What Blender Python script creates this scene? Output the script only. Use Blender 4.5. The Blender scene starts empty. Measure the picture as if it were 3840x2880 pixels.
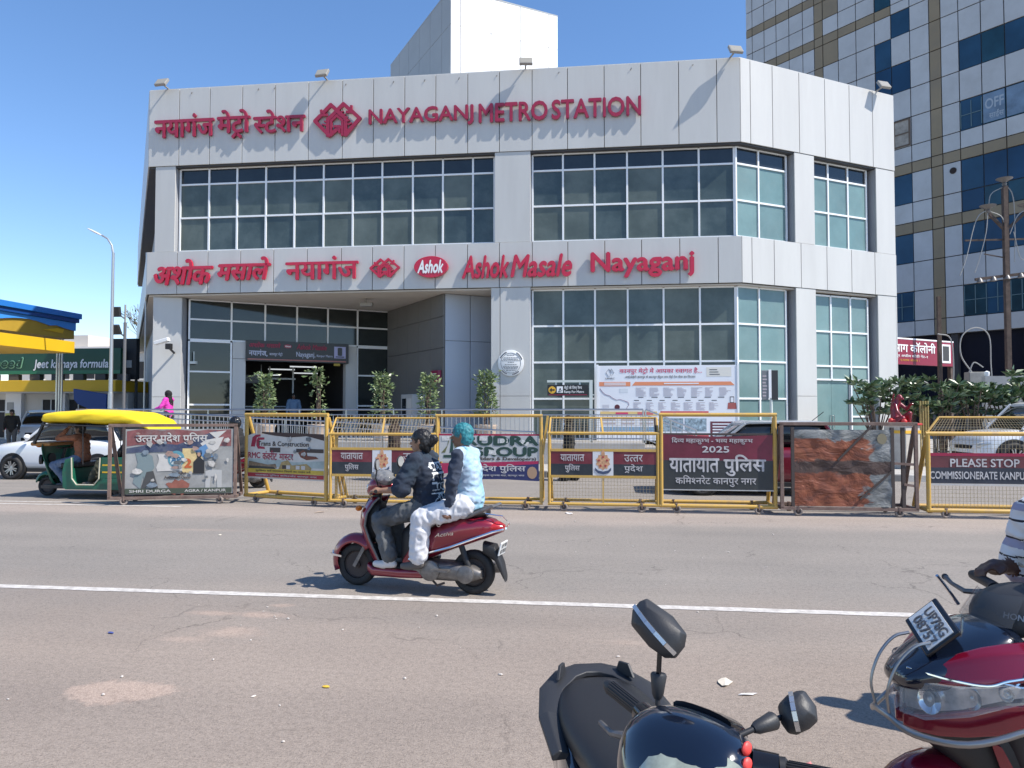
import bpy, bmesh, math, random
from mathutils import Vector, Matrix, noise
import numpy as np
R = math.radians
V = Vector
scene = bpy.context.scene
C = scene.collection
random.seed(7)

# ---------------------------------------------------------------- camera, sky, sun, exposure
cam_d = bpy.data.cameras.new('camera')
cam_d.sensor_width = 36.0
cam_d.lens = 2800 / 3840 * 36
cam_d.clip_start = 0.05
cam_d.clip_end = 3000
cam = bpy.data.objects.new('camera', cam_d)
cam.location = (0, 0, 1.8)
cam.rotation_euler = (R(90 + 1.963), 0, R(7.06))
C.objects.link(cam)
scene.camera = cam

SUN = V((1.0, -0.27, 1.27)).normalized()          # direction towards the sun
elev = math.asin(SUN.z)
world = bpy.data.worlds.new('World')
scene.world = world
world.use_nodes = True
wn = world.node_tree.nodes
sky_n = wn.new('ShaderNodeTexSky')
sky_n.sky_type = 'NISHITA'
sky_n.sun_disc = False
sky_n.sun_elevation = elev
sky_n.sun_rotation = math.atan2(SUN.x, SUN.y)
sky_n.air_density = 0.8
sky_n.dust_density = 0.0
sky_n.ozone_density = 1.5
sky_n.altitude = 120
wn['Background'].inputs['Strength'].default_value = 0.15
hs_n = wn.new('ShaderNodeHueSaturation')
hs_n.inputs['Saturation'].default_value = 1.2
world.node_tree.links.new(sky_n.outputs[0], hs_n.inputs['Color'])
gm_n = wn.new('ShaderNodeGamma')
gm_n.inputs['Gamma'].default_value = 0.88
hs_n.inputs['Hue'].default_value = 0.505
world.node_tree.links.new(hs_n.outputs[0], gm_n.inputs['Color'])
world.node_tree.links.new(gm_n.outputs[0], wn['Background'].inputs['Color'])
sun_d = bpy.data.lights.new('sun', 'SUN')
sun_d.energy = 3.65
sun_d.angle = R(0.53)
sun_d.color = (1.0, 0.94, 0.86)
sun = bpy.data.objects.new('sun', sun_d)
sun.rotation_euler = SUN.to_track_quat('Z', 'Y').to_euler()
sun.location = (30, -10, 40)
C.objects.link(sun)
vs = scene.view_settings
vs.view_transform = 'Standard'
vs.look = 'None'
vs.exposure = 0.88
vs.gamma = 1.0
scene.cycles.max_bounces = 6
scene.cycles.diffuse_bounces = 3
scene.cycles.glossy_bounces = 3
scene.cycles.transparent_max_bounces = 8
scene.cycles.use_denoising = True

# ---------------------------------------------------------------- materials
MATS = {}


def mat(name, col, rough=0.6, metal=0.0, var=0.0, scale=4.0, bump=0.0, bscale=60.0, coat=0.0, dirt=0.0,
        dirtcol=(0.30, 0.25, 0.20), dscale=1.3, trans=0.0, alpha=1.0, spec=0.5, emit=0.0, stretch=None, sss=0.0):
    if name in MATS:
        return MATS[name]
    m = bpy.data.materials.new(name)
    m.use_nodes = True
    nt = m.node_tree
    b = nt.nodes['Principled BSDF']
    b.inputs['Base Color'].default_value = (*col, 1)
    b.inputs['Roughness'].default_value = rough
    b.inputs['Metallic'].default_value = metal
    b.inputs['Coat Weight'].default_value = coat
    b.inputs['Coat Roughness'].default_value = 0.06
    b.inputs['Specular IOR Level'].default_value = spec
    b.inputs['Transmission Weight'].default_value = trans
    b.inputs['Alpha'].default_value = alpha
    b.inputs['Subsurface Weight'].default_value = sss
    if emit:
        b.inputs['Emission Color'].default_value = (*col, 1)
        b.inputs['Emission Strength'].default_value = emit
    if var or bump or dirt:
        geo = nt.nodes.new('ShaderNodeNewGeometry')
        pos = geo.outputs['Position']
        if stretch:
            mp = nt.nodes.new('ShaderNodeMapping')
            mp.inputs['Scale'].default_value = stretch
            nt.links.new(pos, mp.inputs['Vector'])
            pos = mp.outputs[0]
    colsock = None
    if var:
        n = nt.nodes.new('ShaderNodeTexNoise')
        n.inputs['Scale'].default_value = scale
        n.inputs['Detail'].default_value = 6
        n.inputs['Roughness'].default_value = 0.62
        nt.links.new(pos, n.inputs['Vector'])
        r = nt.nodes.new('ShaderNodeValToRGB')
        r.color_ramp.elements[0].position = 0.28
        r.color_ramp.elements[1].position = 0.72
        r.color_ramp.elements[0].color = tuple(c * (1 - var) for c in col) + (1,)
        r.color_ramp.elements[1].color = tuple(min(1, c * (1 + var)) for c in col) + (1,)
        nt.links.new(n.outputs[0], r.inputs[0])
        colsock = r.outputs[0]
    if dirt:
        n2 = nt.nodes.new('ShaderNodeTexNoise')
        n2.inputs['Scale'].default_value = dscale
        n2.inputs['Detail'].default_value = 8
        n2.inputs['Roughness'].default_value = 0.7
        nt.links.new(pos, n2.inputs['Vector'])
        r2 = nt.nodes.new('ShaderNodeValToRGB')
        r2.color_ramp.elements[0].position = 0.45
        r2.color_ramp.elements[1].position = 0.75
        r2.color_ramp.elements[0].color = (0, 0, 0, 1)
        r2.color_ramp.elements[1].color = (dirt, dirt, dirt, 1)
        nt.links.new(n2.outputs[0], r2.inputs[0])
        mx = nt.nodes.new('ShaderNodeMix')
        mx.data_type = 'RGBA'
        nt.links.new(r2.outputs[0], mx.inputs[0])
        if colsock:
            nt.links.new(colsock, mx.inputs[6])
        else:
            mx.inputs[6].default_value = (*col, 1)
        mx.inputs[7].default_value = (*dirtcol, 1)
        colsock = mx.outputs[2]
    if colsock:
        nt.links.new(colsock, b.inputs['Base Color'])
    if bump:
        n3 = nt.nodes.new('ShaderNodeTexNoise')
        n3.inputs['Scale'].default_value = bscale
        n3.inputs['Detail'].default_value = 5
        nt.links.new(pos, n3.inputs['Vector'])
        bm = nt.nodes.new('ShaderNodeBump')
        bm.inputs['Strength'].default_value = bump
        bm.inputs['Distance'].default_value = 0.02
        nt.links.new(n3.outputs[0], bm.inputs['Height'])
        nt.links.new(bm.outputs[0], b.inputs['Normal'])
    MATS[name] = m
    return m


# ---------------------------------------------------------------- mesh builder
def cr(pts, k=5):
    """smooth curve through the points"""
    P = [V(p) for p in pts]
    P = [P[0] * 2 - P[1]] + P + [P[-1] * 2 - P[-2]]
    out = []
    for i in range(1, len(P) - 2):
        a, b, c, d = P[i - 1:i + 3]
        for j in range(k):
            t = j / k
            out.append(0.5 * ((2 * b) + (c - a) * t + (2 * a - 5 * b + 4 * c - d) * t * t + (3 * b - a - 3 * c + d) * t ** 3))
    return out + [P[-2]]


class MB:
    def __init__(s, M=None):
        s.v, s.f, s.M = [], [], M

    def add(s, vs_, fs_):
        o = len(s.v)
        for p in vs_:
            p = V(p)
            s.v.append(s.M @ p if s.M else p)
        s.f += [tuple(i + o for i in f) for f in fs_]
        return s

    def box(s, x0, x1, y0, y1, z0, z1):
        return s.add([(x0, y0, z0), (x1, y0, z0), (x1, y1, z0), (x0, y1, z0), (x0, y0, z1), (x1, y0, z1), (x1, y1, z1), (x0, y1, z1)],
                     [(0, 3, 2, 1), (4, 5, 6, 7), (0, 1, 5, 4), (1, 2, 6, 5), (2, 3, 7, 6), (3, 0, 4, 7)])

    def bar(s, p, q, w, h=None, up=(0, 0, 1)):
        p, q = V(p), V(q)
        h = h or w
        d = (q - p).normalized()
        u = V(up)
        if abs(d.dot(u)) > 0.98:
            u = V((0, 1, 0))
        a = d.cross(u).normalized() * w / 2
        b = a.cross(d).normalized() * h / 2
        pts = [p - a - b, p + a - b, p + a + b, p - a + b, q - a - b, q + a - b, q + a + b, q - a + b]
        return s.add(pts, [(0, 3, 2, 1), (4, 5, 6, 7), (0, 1, 5, 4), (1, 2, 6, 5), (2, 3, 7, 6), (3, 0, 4, 7)])

    def tube(s, pts, r, n=8, closed=False, caps=True):
        pts = [V(p) for p in pts]
        k = len(pts)
        rs = r if isinstance(r, (list, tuple)) else [r] * k
        rings = []
        prev = None
        for i in range(k):
            if closed:
                d = (pts[(i + 1) % k] - pts[i - 1])
            else:
                d = pts[min(i + 1, k - 1)] - pts[max(i - 1, 0)]
            if d.length < 1e-9:
                d = V((0, 0, 1))
            d.normalize()
            if prev is None:
                a = d.orthogonal().normalized()
            else:
                a = (prev - d * prev.dot(d))
                a = a.normalized() if a.length > 1e-6 else d.orthogonal().normalized()
            prev = a
            b = d.cross(a)
            rings.append([pts[i] + (a * math.cos(2 * math.pi * j / n) + b * math.sin(2 * math.pi * j / n)) * rs[i] for j in range(n)])
        return s.loft(rings, cap=caps and not closed, closed=closed)

    def cyl(s, p, q, r, r2=None, n=14):
        return s.tube([p, q], [r, r if r2 is None else r2], n)

    def loft(s, rings, cap=True, closed=False, loop=True):
        n = len(rings[0])
        vs_ = [p for r in rings for p in r]
        fs_ = []
        k = len(rings)
        for i in range(k if closed else k - 1):
            i2 = (i + 1) % k
            for j in range(n if loop else n - 1):
                j2 = (j + 1) % n
                fs_.append((i * n + j, i * n + j2, i2 * n + j2, i2 * n + j))
        if cap and loop:
            fs_.append(tuple(range(n - 1, -1, -1)))
            fs_.append(tuple((k - 1) * n + j for j in range(n)))
        return s.add(vs_, fs_)

    def prism(s, pts, o, ux, uy, depth):
        """extrude a 2-d outline (ux, uy plane, origin o) by depth along ux x uy"""
        o, ux, uy = V(o), V(ux), V(uy)
        nn = ux.cross(uy).normalized() * depth
        a = [o + ux * x + uy * y for x, y in pts]
        n = len(pts)
        return s.add(a + [p + nn for p in a], [tuple(range(n - 1, -1, -1)), tuple(range(n, 2 * n))] +
                     [(i, (i + 1) % n, n + (i + 1) % n, n + i) for i in range(n)])

    def ell(s, c, r, n=14, m=8, rot=None):
        c = V(c)
        r = (r, r, r) if not isinstance(r, (tuple, list)) else r
        vs_, fs_ = [], []
        for i in range(m + 1):
            t = math.pi * i / m
            for j in range(n):
                a = 2 * math.pi * j / n
                p = V((r[0] * math.sin(t) * math.cos(a), r[1] * math.sin(t) * math.sin(a), r[2] * math.cos(t)))
                vs_.append(c + (rot @ p if rot else p))
        for i in range(m):
            for j in range(n):
                fs_.append((i * n + j, (i + 1) * n + j, (i + 1) * n + (j + 1) % n, i * n + (j + 1) % n))
        return s.add(vs_, fs_)

    def torus(s, c, ax, R_, r, n=24, m=8, sq=1.0):
        c, ax = V(c), V(ax).normalized()
        a = ax.orthogonal().normalized()
        b = ax.cross(a)
        rings = []
        for i in range(n):
            t = 2 * math.pi * i / n
            d = a * math.cos(t) + b * math.sin(t)
            rings.append([c + d * (R_ + r * math.cos(2 * math.pi * j / m)) + ax * (r * sq * math.sin(2 * math.pi * j / m)) for j in range(m)])
        return s.loft(rings, cap=False, closed=True)

    def lathe(s, prof, c, ax=(0, 0, 1), n=20):
        """prof: (radius, height) pairs along ax from c"""
        c, ax = V(c), V(ax).normalized()
        a = ax.orthogonal().normalized()
        b = ax.cross(a)
        return s.loft([[c + ax * h + (a * math.cos(2 * math.pi * j / n) + b * math.sin(2 * math.pi * j / n)) * max(r, 1e-4) for j in range(n)] for r, h in prof])

    def build(s, name, m, parent=None, smooth=False, bevel=0.0, ang=40, loc=None, sub=0, seg=2):
        me = bpy.data.meshes.new(name)
        me.from_pydata([tuple(p) for p in s.v], [], s.f)
        return finish(me, name, m, parent, smooth, bevel, ang, loc, sub, seg)


def finish(me, name, m, parent=None, smooth=False, bevel=0.0, ang=40, loc=None, sub=0, seg=2):
    me.validate()
    bm = bmesh.new()
    bm.from_mesh(me)
    bmesh.ops.recalc_face_normals(bm, faces=bm.faces)
    bm.to_mesh(me)
    bm.free()
    if smooth or bevel or sub:
        for p in me.polygons:
            p.use_smooth = True
        me.set_sharp_from_angle(angle=R(ang))
    for mm in (m if isinstance(m, (list, tuple)) else [m]):
        me.materials.append(mm)
    o = bpy.data.objects.new(name, me)
    C.objects.link(o)
    if parent:
        o.parent = parent
    if loc:
        o.location = loc
    if bevel:
        md = o.modifiers.new('bevel', 'BEVEL')
        md.width = bevel
        md.segments = seg
        md.limit_method = 'ANGLE'
        md.angle_limit = R(35)
        md.harden_normals = True
    if sub:
        md = o.modifiers.new('sub', 'SUBSURF')
        md.levels = md.render_levels = sub
    return o


def tag(o, label=None, cat=None, group=None, kind=None):
    if label:
        o['label'] = label
    if cat:
        o['category'] = cat
    if group:
        o['group'] = group
    if kind:
        o['kind'] = kind
    return o


def thing(name, label, cat, loc=(0, 0, 0), rotz=0.0, group=None, scale=1.0):
    o = bpy.data.objects.new(name, None)
    C.objects.link(o)
    o.location = loc
    o.rotation_euler = (0, 0, rotz)
    o.scale = (scale,) * 3
    o.empty_display_size = 0.2
    return tag(o, label, cat, group)


def part_empty(name, parent, M=None):
    o = bpy.data.objects.new(name, None)
    C.objects.link(o)
    o.parent = parent
    if M:
        o.matrix_local = M
    return o


def shared(o, name, parent, loc, rotz=0.0):
    """another object that shares o's mesh"""
    c = bpy.data.objects.new(name, o.data)
    C.objects.link(c)
    c.parent = parent
    c.location = loc
    c.rotation_euler = (0, 0, rotz)
    for md in o.modifiers:
        if md.type == 'BEVEL':
            n = c.modifiers.new('bevel', 'BEVEL')
            n.width, n.segments, n.limit_method, n.angle_limit, n.harden_normals = md.width, md.segments, 'ANGLE', md.angle_limit, True
    return c


def copy_tree(o, parent=None):
    c = o.copy()
    C.objects.link(c)
    c.parent = parent
    for ch in list(o.children):
        copy_tree(ch, c)
    return c


# ---------------------------------------------------------------- lettering
def text_mesh(body, size=1.0, extrude=0.0, bold=0.0, align='LEFT', shear=0.0):
    cu = bpy.data.curves.new('t', 'FONT')
    cu.body = body
    cu.size = size
    cu.extrude = extrude
    cu.offset = bold
    cu.shear = shear
    cu.resolution_u = 3
    cu.align_x = align
    ob = bpy.data.objects.new('t', cu)
    C.objects.link(ob)
    dg = bpy.context.evaluated_depsgraph_get()
    me = bpy.data.meshes.new_from_object(ob.evaluated_get(dg))
    bpy.data.objects.remove(ob)
    bpy.data.curves.remove(cu)
    return me


_adv = {}


def xmax(body, bold=0.0):
    k = (body, bold)
    if k not in _adv:
        me = text_mesh(body, 1.0, 0, bold)
        _adv[k] = max((v.co.x for v in me.vertices), default=0.0)
        bpy.data.meshes.remove(me)
    return _adv[k]


def advance(body):
    if body == ' ':
        return 0.27
    k = 'न' if '\u0900' <= body[0] <= '\u097f' else 'W'
    return xmax(body + k) - xmax(k)


HALF_CUT = 0.205
_glyph = {}


def glyph(ch, fl):
    """one character as flat triangles (unit size) and its advance"""
    k = (ch, fl)
    if k not in _glyph:
        me = _text[ch].copy() if ch in _text else text_mesh(ch, 1.0, 0.0)
        adv = advance(ch)
        bm = bmesh.new()
        bm.from_mesh(me)
        bpy.data.meshes.remove(me)
        if fl == '~':
            cut = adv - HALF_CUT
            bmesh.ops.bisect_plane(bm, geom=bm.verts[:] + bm.edges[:] + bm.faces[:], plane_co=(cut, 0, 0), plane_no=(1, 0, 0), clear_outer=True)
            adv = cut
        bmesh.ops.remove_doubles(bm, verts=bm.verts, dist=1e-5)
        bm.verts.index_update()
        vs_ = [(v.co.x, v.co.y) for v in bm.verts]
        fs_ = [tuple(v.index for v in f.verts) for f in bm.faces]
        ed = [tuple(v.index for v in e.verts) for e in bm.edges if len(e.link_faces) == 1]
        bm.free()
        if fl == '^':
            cx = adv * 0.5
            for (ax, ay, bx, by) in ((cx - 0.02, -0.02, cx - 0.2, -0.2), (cx - 0.03, -0.03, cx + 0.15, -0.2)):
                d = V((bx - ax, by - ay)).normalized()
                p = V((-d.y, d.x)) * 0.045
                o = len(vs_)
                for q in (V((ax, ay)) + p, V((bx, by)) + p, V((bx, by)) - p, V((ax, ay)) - p):
                    vs_.append((q.x, q.y))
                fs_.append((o, o + 1, o + 2, o + 3))
                ed += [(o, o + 1), (o + 1, o + 2), (o + 2, o + 3), (o + 3, o)]
        _glyph[k] = (vs_, fs_, ed, adv)
    return _glyph[k]


def short_i(s):
    out = []
    for c in s:
        if c == '\u093f' and out:
            k = len(out) - 1
            while k > 0 and (out[k] in '~^' or out[k - 1] == '~'):
                k -= 1
            out.insert(k, c)
        else:
            out.append(c)
    return ''.join(out)


def layout(body):
    """'X~' is the half form of X, 'X^' is X with the ra stroke below it"""
    s = short_i(body)
    x, i, items = 0.0, 0, []
    while i < len(s):
        fl = s[i + 1] if i + 1 < len(s) and s[i + 1] in '~^' else ''
        g = glyph(s[i], fl)
        items.append((s[i], x, g))
        x += g[3]
        i += 2 if fl else 1
    return items


def lettering(name, body, m, parent, x0, x1, z0, z1, y, extrude=0.004, bold=0.0, shear=0.0, slope=0.0, split=False):
    """flat or raised writing on the local x-z plane, its box fitted to x0..x1, z0..z1, front face towards -y"""
    items = layout(body)
    pts = [(px + gx + shear * py, py) for _, gx, g in items for px, py in g[0]]
    if not pts:
        return None
    ax, bx = min(p[0] for p in pts), max(p[0] for p in pts)
    ay, by = min(p[1] for p in pts), max(p[1] for p in pts)
    sx, sz = (x1 - x0) / (bx - ax), (z1 - z0) / (by - ay)
    groups, cur = [], MB()
    lvl = 0
    for ch, gx, g in items:
        for dx, dz in (((0, 0),) if not bold else ((-bold, 0), (bold, 0), (0, bold), (0, -bold))):
            lvl += 1
            e = extrude * (1 + 0.02 * (lvl % 7)) if extrude > 0.02 else extrude + 0.0006 * (lvl % 5)
            P = []
            for px, py in g[0]:
                X = x0 + (px + gx + dx + shear * (py + dz) - ax) * sx
                P.append((X, z0 + (py + dz - ay) * sz + slope * (X - x0)))
            n = len(P)
            fl = [(X, y - e, Z) for X, Z in P]
            fc = list(g[1])
            if extrude > 0.02:
                fl += [(X, y, Z) for X, Z in P]
                fc += [(a_, b_, b_ + n, a_ + n) for a_, b_ in g[2]]
            cur.add(fl, fc)
        if split and g[0]:
            groups.append(cur)
            cur = MB()
    if not split:
        groups = [cur]
    o = None
    for mb in groups:
        o = mb.build(name, m, parent)
    return o


def prewarm():
    """make every glyph in one go, before the scene fills up"""
    deva = [c for c in 'अआइईउएकखगघचछजझटठडढणतथदधनपफबभमयरलवशषसह' + 'ािीुूेैोौंॉँ़१ड़क्षञ']
    reqs = set(c for c in deva if '\u0900' <= c <= '\u097f')
    latin = [chr(k) for k in range(33, 127)]
    obs = []

    def mk(body):
        cu = bpy.data.curves.new('t', 'FONT')
        cu.body = body
        cu.resolution_u = 3
        ob = bpy.data.objects.new('t', cu)
        C.objects.link(ob)
        obs.append((body, ob, cu))
    for c in sorted(reqs):
        mk(c)
        mk(c + 'न')
    for c in latin + [' ']:
        mk(c)
        mk(c + 'W')
    dg = bpy.context.evaluated_depsgraph_get()
    for body, ob, cu in obs:
        me = bpy.data.meshes.new_from_object(ob.evaluated_get(dg))
        _adv[(body, 0.0)] = max((v.co.x for v in me.vertices), default=0.0)
        _text[body] = me
    for body, ob, cu in obs:
        bpy.data.objects.remove(ob)
        bpy.data.curves.remove(cu)


_text = {}
prewarm()
# ================================================================= THE SETTING
def ground_material():
    m = bpy.data.materials.new('dusty asphalt')
    m.use_nodes = True
    nt = m.node_tree
    L = nt.links.new
    b = nt.nodes['Principled BSDF']
    b.inputs['Roughness'].default_value = 0.88
    b.inputs['Specular IOR Level'].default_value = 0.25
    geo = nt.nodes.new('ShaderNodeNewGeometry')
    sep = nt.nodes.new('ShaderNodeSeparateXYZ')
    L(geo.outputs['Position'], sep.inputs[0])

    def nz(scale, det=6, rough=0.6, stretch=None):
        n = nt.nodes.new('ShaderNodeTexNoise')
        n.inputs['Scale'].default_value = scale
        n.inputs['Detail'].default_value = det
        n.inputs['Roughness'].default_value = rough
        if stretch:
            mp = nt.nodes.new('ShaderNodeMapping')
            mp.inputs['Scale'].default_value = stretch
            L(geo.outputs['Position'], mp.inputs[0])
            L(mp.outputs[0], n.inputs['Vector'])
        else:
            L(geo.outputs['Position'], n.inputs['Vector'])
        return n.outputs[0]

    def ramp(sock, stops):
        r = nt.nodes.new('ShaderNodeValToRGB')
        e = r.color_ramp.elements
        while len(e) < len(stops):
            e.new(0.5)
        for k, (p, c) in enumerate(stops):
            e[k].position = p
            e[k].color = (*c, 1) if len(c) == 3 else c
        L(sock, r.inputs[0])
        return r.outputs[0]

    def mix(f, a, c, mode='MIX', fv=None):
        x = nt.nodes.new('ShaderNodeMix')
        x.data_type = 'RGBA'
        x.blend_type = mode
        if fv is not None:
            x.inputs[0].default_value = fv
        else:
            L(f, x.inputs[0])
        for s_, v_ in ((6, a), (7, c)):
            if isinstance(v_, tuple):
                x.inputs[s_].default_value = (*v_, 1)
            else:
                L(v_, x.inputs[s_])
        return x.outputs[2]
    far = ramp(nz(0.35), [(0.3, (0.240, 0.221, 0.200)), (0.7, (0.290, 0.264, 0.237))])
    near = ramp(nz(0.5), [(0.3, (0.276, 0.232, 0.198)), (0.7, (0.330, 0.277, 0.235))])
    # browner dusty verge this side of the white line, soft noisy change
    ad = nt.nodes.new('ShaderNodeMath')
    ad.operation = 'MULTIPLY_ADD'
    L(nz(0.9), ad.inputs[0])
    ad.inputs[1].default_value = 2.4
    L(sep.outputs['Y'], ad.inputs[2])
    mr = nt.nodes.new('ShaderNodeMapRange')
    mr.inputs['From Min'].default_value = 6.6
    mr.inputs['From Max'].default_value = 9.2
    L(ad.outputs[0], mr.inputs[0])
    base = mix(mr.outputs[0], near, far)
    # dust bank along the barricades
    mr2 = nt.nodes.new('ShaderNodeMapRange')
    mr2.interpolation_type = 'SMOOTHSTEP'
    ad2 = nt.nodes.new('ShaderNodeMath')
    ad2.operation = 'MULTIPLY_ADD'
    L(nz(0.8), ad2.inputs[0])
    ad2.inputs[1].default_value = 1.6
    L(sep.outputs['Y'], ad2.inputs[2])
    ds = nt.nodes.new('ShaderNodeMath')
    ds.operation = 'SUBTRACT'
    L(ad2.outputs[0], ds.inputs[0])
    ds.inputs[1].default_value = 13.55
    ab = nt.nodes.new('ShaderNodeMath')
    ab.operation = 'ABSOLUTE'
    L(ds.outputs[0], ab.inputs[0])
    mr2.inputs['From Min'].default_value = 1.35
    mr2.inputs['From Max'].default_value = 0.35
    L(ab.outputs[0], mr2.inputs[0])
    base = mix(mr2.outputs[0], base, (0.345, 0.298, 0.262))
    # dried mud filling shallow hollows of the verge
    for cx, cy, rx, ry, soft, amt in ((-3.08, 4.48, 0.43, 0.24, 0.30, 0.95), (-2.98, 6.30, 0.34, 0.15, 0.8, 0.8), (-3.45, 6.30, 0.26, 0.12, 0.8, 0.75), (-3.0, 5.78, 0.36, 0.2, 0.9, 0.75),
                                      (-3.3, 5.55, 0.3, 0.12, 0.9, 0.55), (-2.95, 6.62, 0.17, 0.09, 0.7, 0.7), (0.2, 5.9, 0.5, 0.12, 1.2, 0.35), (-6.0, 10.6, 1.2, 0.18, 1.2, 0.4)):
        mp = nt.nodes.new('ShaderNodeMapping')
        mp.inputs['Location'].default_value = (-cx / rx, -cy / ry, 0)
        mp.inputs['Scale'].default_value = (1 / rx, 1 / ry, 0)
        L(geo.outputs['Position'], mp.inputs[0])
        ln = nt.nodes.new('ShaderNodeVectorMath')
        ln.operation = 'LENGTH'
        L(mp.outputs[0], ln.inputs[0])
        w1 = nt.nodes.new('ShaderNodeMath')
        w1.operation = 'MULTIPLY_ADD'
        L(nz(4.5, 7, 0.65), w1.inputs[0])
        w1.inputs[1].default_value = 1.5
        L(ln.outputs['Value'], w1.inputs[2])
        rg = nt.nodes.new('ShaderNodeMapRange')
        rg.interpolation_type = 'SMOOTHSTEP'
        rg.inputs['From Min'].default_value = 1.72
        rg.inputs['From Max'].default_value = 1.72 - soft
        rg.inputs['To Max'].default_value = amt
        L(w1.outputs[0], rg.inputs[0])
        base = mix(rg.outputs[0], base, (0.43, 0.335, 0.275))
    # long tyre-worn streaks along the road
    st = ramp(nz(1.0, 4, 0.55, (0.08, 1.3, 1)), [(0.35, (0.93, 0.93, 0.935)), (0.65, (1.04, 1.035, 1.03))])
    base = mix(None, base, st, 'MULTIPLY', 1.0)
    # aggregate speckle and pits
    sp = ramp(nz(70, 4, 0.8), [(0.34, (0.50, 0.49, 0.49)), (0.46, (0.94, 0.94, 0.94)), (0.56, (1.04, 1.04, 1.03)), (0.70, (1.45, 1.40, 1.35))])
    base = mix(None, base, sp, 'MULTIPLY', 0.9)
    # hairline cracks, only here and there
    vo = nt.nodes.new('ShaderNodeTexVoronoi')
    vo.feature = 'DISTANCE_TO_EDGE'
    vo.inputs['Scale'].default_value = 0.55
    wv = nt.nodes.new('ShaderNodeVectorMath')
    wv.operation = 'MULTIPLY_ADD'
    wn_ = nt.nodes.new('ShaderNodeTexNoise')
    wn_.inputs['Scale'].default_value = 2.2
    wn_.inputs['Detail'].default_value = 6
    L(geo.outputs['Position'], wn_.inputs['Vector'])
    L(wn_.outputs['Color'], wv.inputs[0])
    wv.inputs[1].default_value = (0.9, 0.9, 0)
    L(geo.outputs['Position'], wv.inputs[2])
    L(wv.outputs[0], vo.inputs['Vector'])
    ck = ramp(vo.outputs['Distance'], [(0.0, (0.0, 0.0, 0.0)), (0.006, (1, 1, 1))])
    cm = ramp(nz(0.45, 3), [(0.50, (1, 1, 1)), (0.60, (0, 0, 0))])
    base = mix(None, base, mix(None, ck, cm, 'LIGHTEN', 1.0), 'MULTIPLY', 0.45)
    sp2 = ramp(nz(22, 5, 0.7), [(0.36, (0.80, 0.79, 0.78)), (0.55, (1.05, 1.04, 1.03))])
    base = mix(None, base, sp2, 'MULTIPLY', 0.75)
    L(base, b.inputs['Base Color'])
    bp = nt.nodes.new('ShaderNodeBump')
    bp.inputs['Strength'].default_value = 0.55
    bp.inputs['Distance'].default_value = 0.012
    L(nz(120, 3, 0.7), bp.inputs['Height'])
    L(bp.outputs[0], b.inputs['Normal'])
    return m


M_ground = ground_material()
tag(MB().add([(-900, -300, 0), (900, -300, 0), (900, 1200, 0), (-900, 1200, 0)], [(0, 1, 2, 3)]).build('road', M_ground), kind='structure')

# painted lines, worn at the edges
M_paint = mat('worn road paint', (0.56, 0.53, 0.49), 0.8, var=0.25, scale=16, dirt=0.85, dirtcol=(0.28, 0.245, 0.22), dscale=7)


def strip(name, x0, x1, yc, w, z, m, n=160, amp=0.018, seed=0):
    mb = MB()
    va, fa = [], []
    for i in range(n + 1):
        x = x0 + (x1 - x0) * i / n
        wa = w / 2 + amp * noise.noise((x * 2.3, seed, 0))
        wb = w / 2 + amp * noise.noise((x * 2.1, seed + 9, 0))
        va += [(x, yc - wa, z), (x, yc + wb, z)]
    fa = [(2 * i, 2 * i + 2, 2 * i + 3, 2 * i + 1) for i in range(n)]
    return mb.add(va, fa).build(name, m)


tag(strip('lane_marking', -40, 40, 6.98, 0.13, 0.004, M_paint, 400, 0.012), kind='structure')
tag(strip('lane_marking', -60, -7.8, 13.06, 0.10, 0.004, M_paint, 200, 0.012, 3), kind='structure')
tag(strip('lane_marking', -60, -8.6, 13.40, 0.09, 0.004, M_paint, 200, 0.012, 5), kind='structure')


# kerb and forecourt before the station, raised entrance platform
M_conc = mat('grey concrete', (0.36, 0.345, 0.325), 0.85, var=0.14, scale=2.5, bump=0.2, bscale=25, dirt=0.5, dirtcol=(0.22, 0.2, 0.18), dscale=0.8)
M_conc2 = mat('light paving', (0.42, 0.40, 0.37), 0.85, var=0.12, scale=1.5, bump=0.15, bscale=30)
tag(MB().box(-70, 60, 20.0, 120, -0.3, 0.15).build('pavement', M_conc2, bevel=0.02), kind='structure')
kerb = thing('kerb', 'low concrete kerb stones along the far side of the road', 'kerb', (0, 19.9, 0))
k0 = None
for i in range(34):
    x = -30 + i * 1.5
    mt = mat('kerb white' if i % 2 else 'kerb black', (0.45, 0.43, 0.4) if i % 2 else (0.16, 0.155, 0.15), 0.85, var=0.2, scale=5)
    if i < 2:
        o = MB().box(0, 1.485, -0.1, 0.09, -0.1, 0.17).build('kerb_stone', mt, kerb, bevel=0.02, loc=(x, 0, 0))
        k0 = (k0 or []) + [o]
    else:
        shared(k0[i % 2], 'kerb_stone', kerb, (x, 0, 0))

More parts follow.
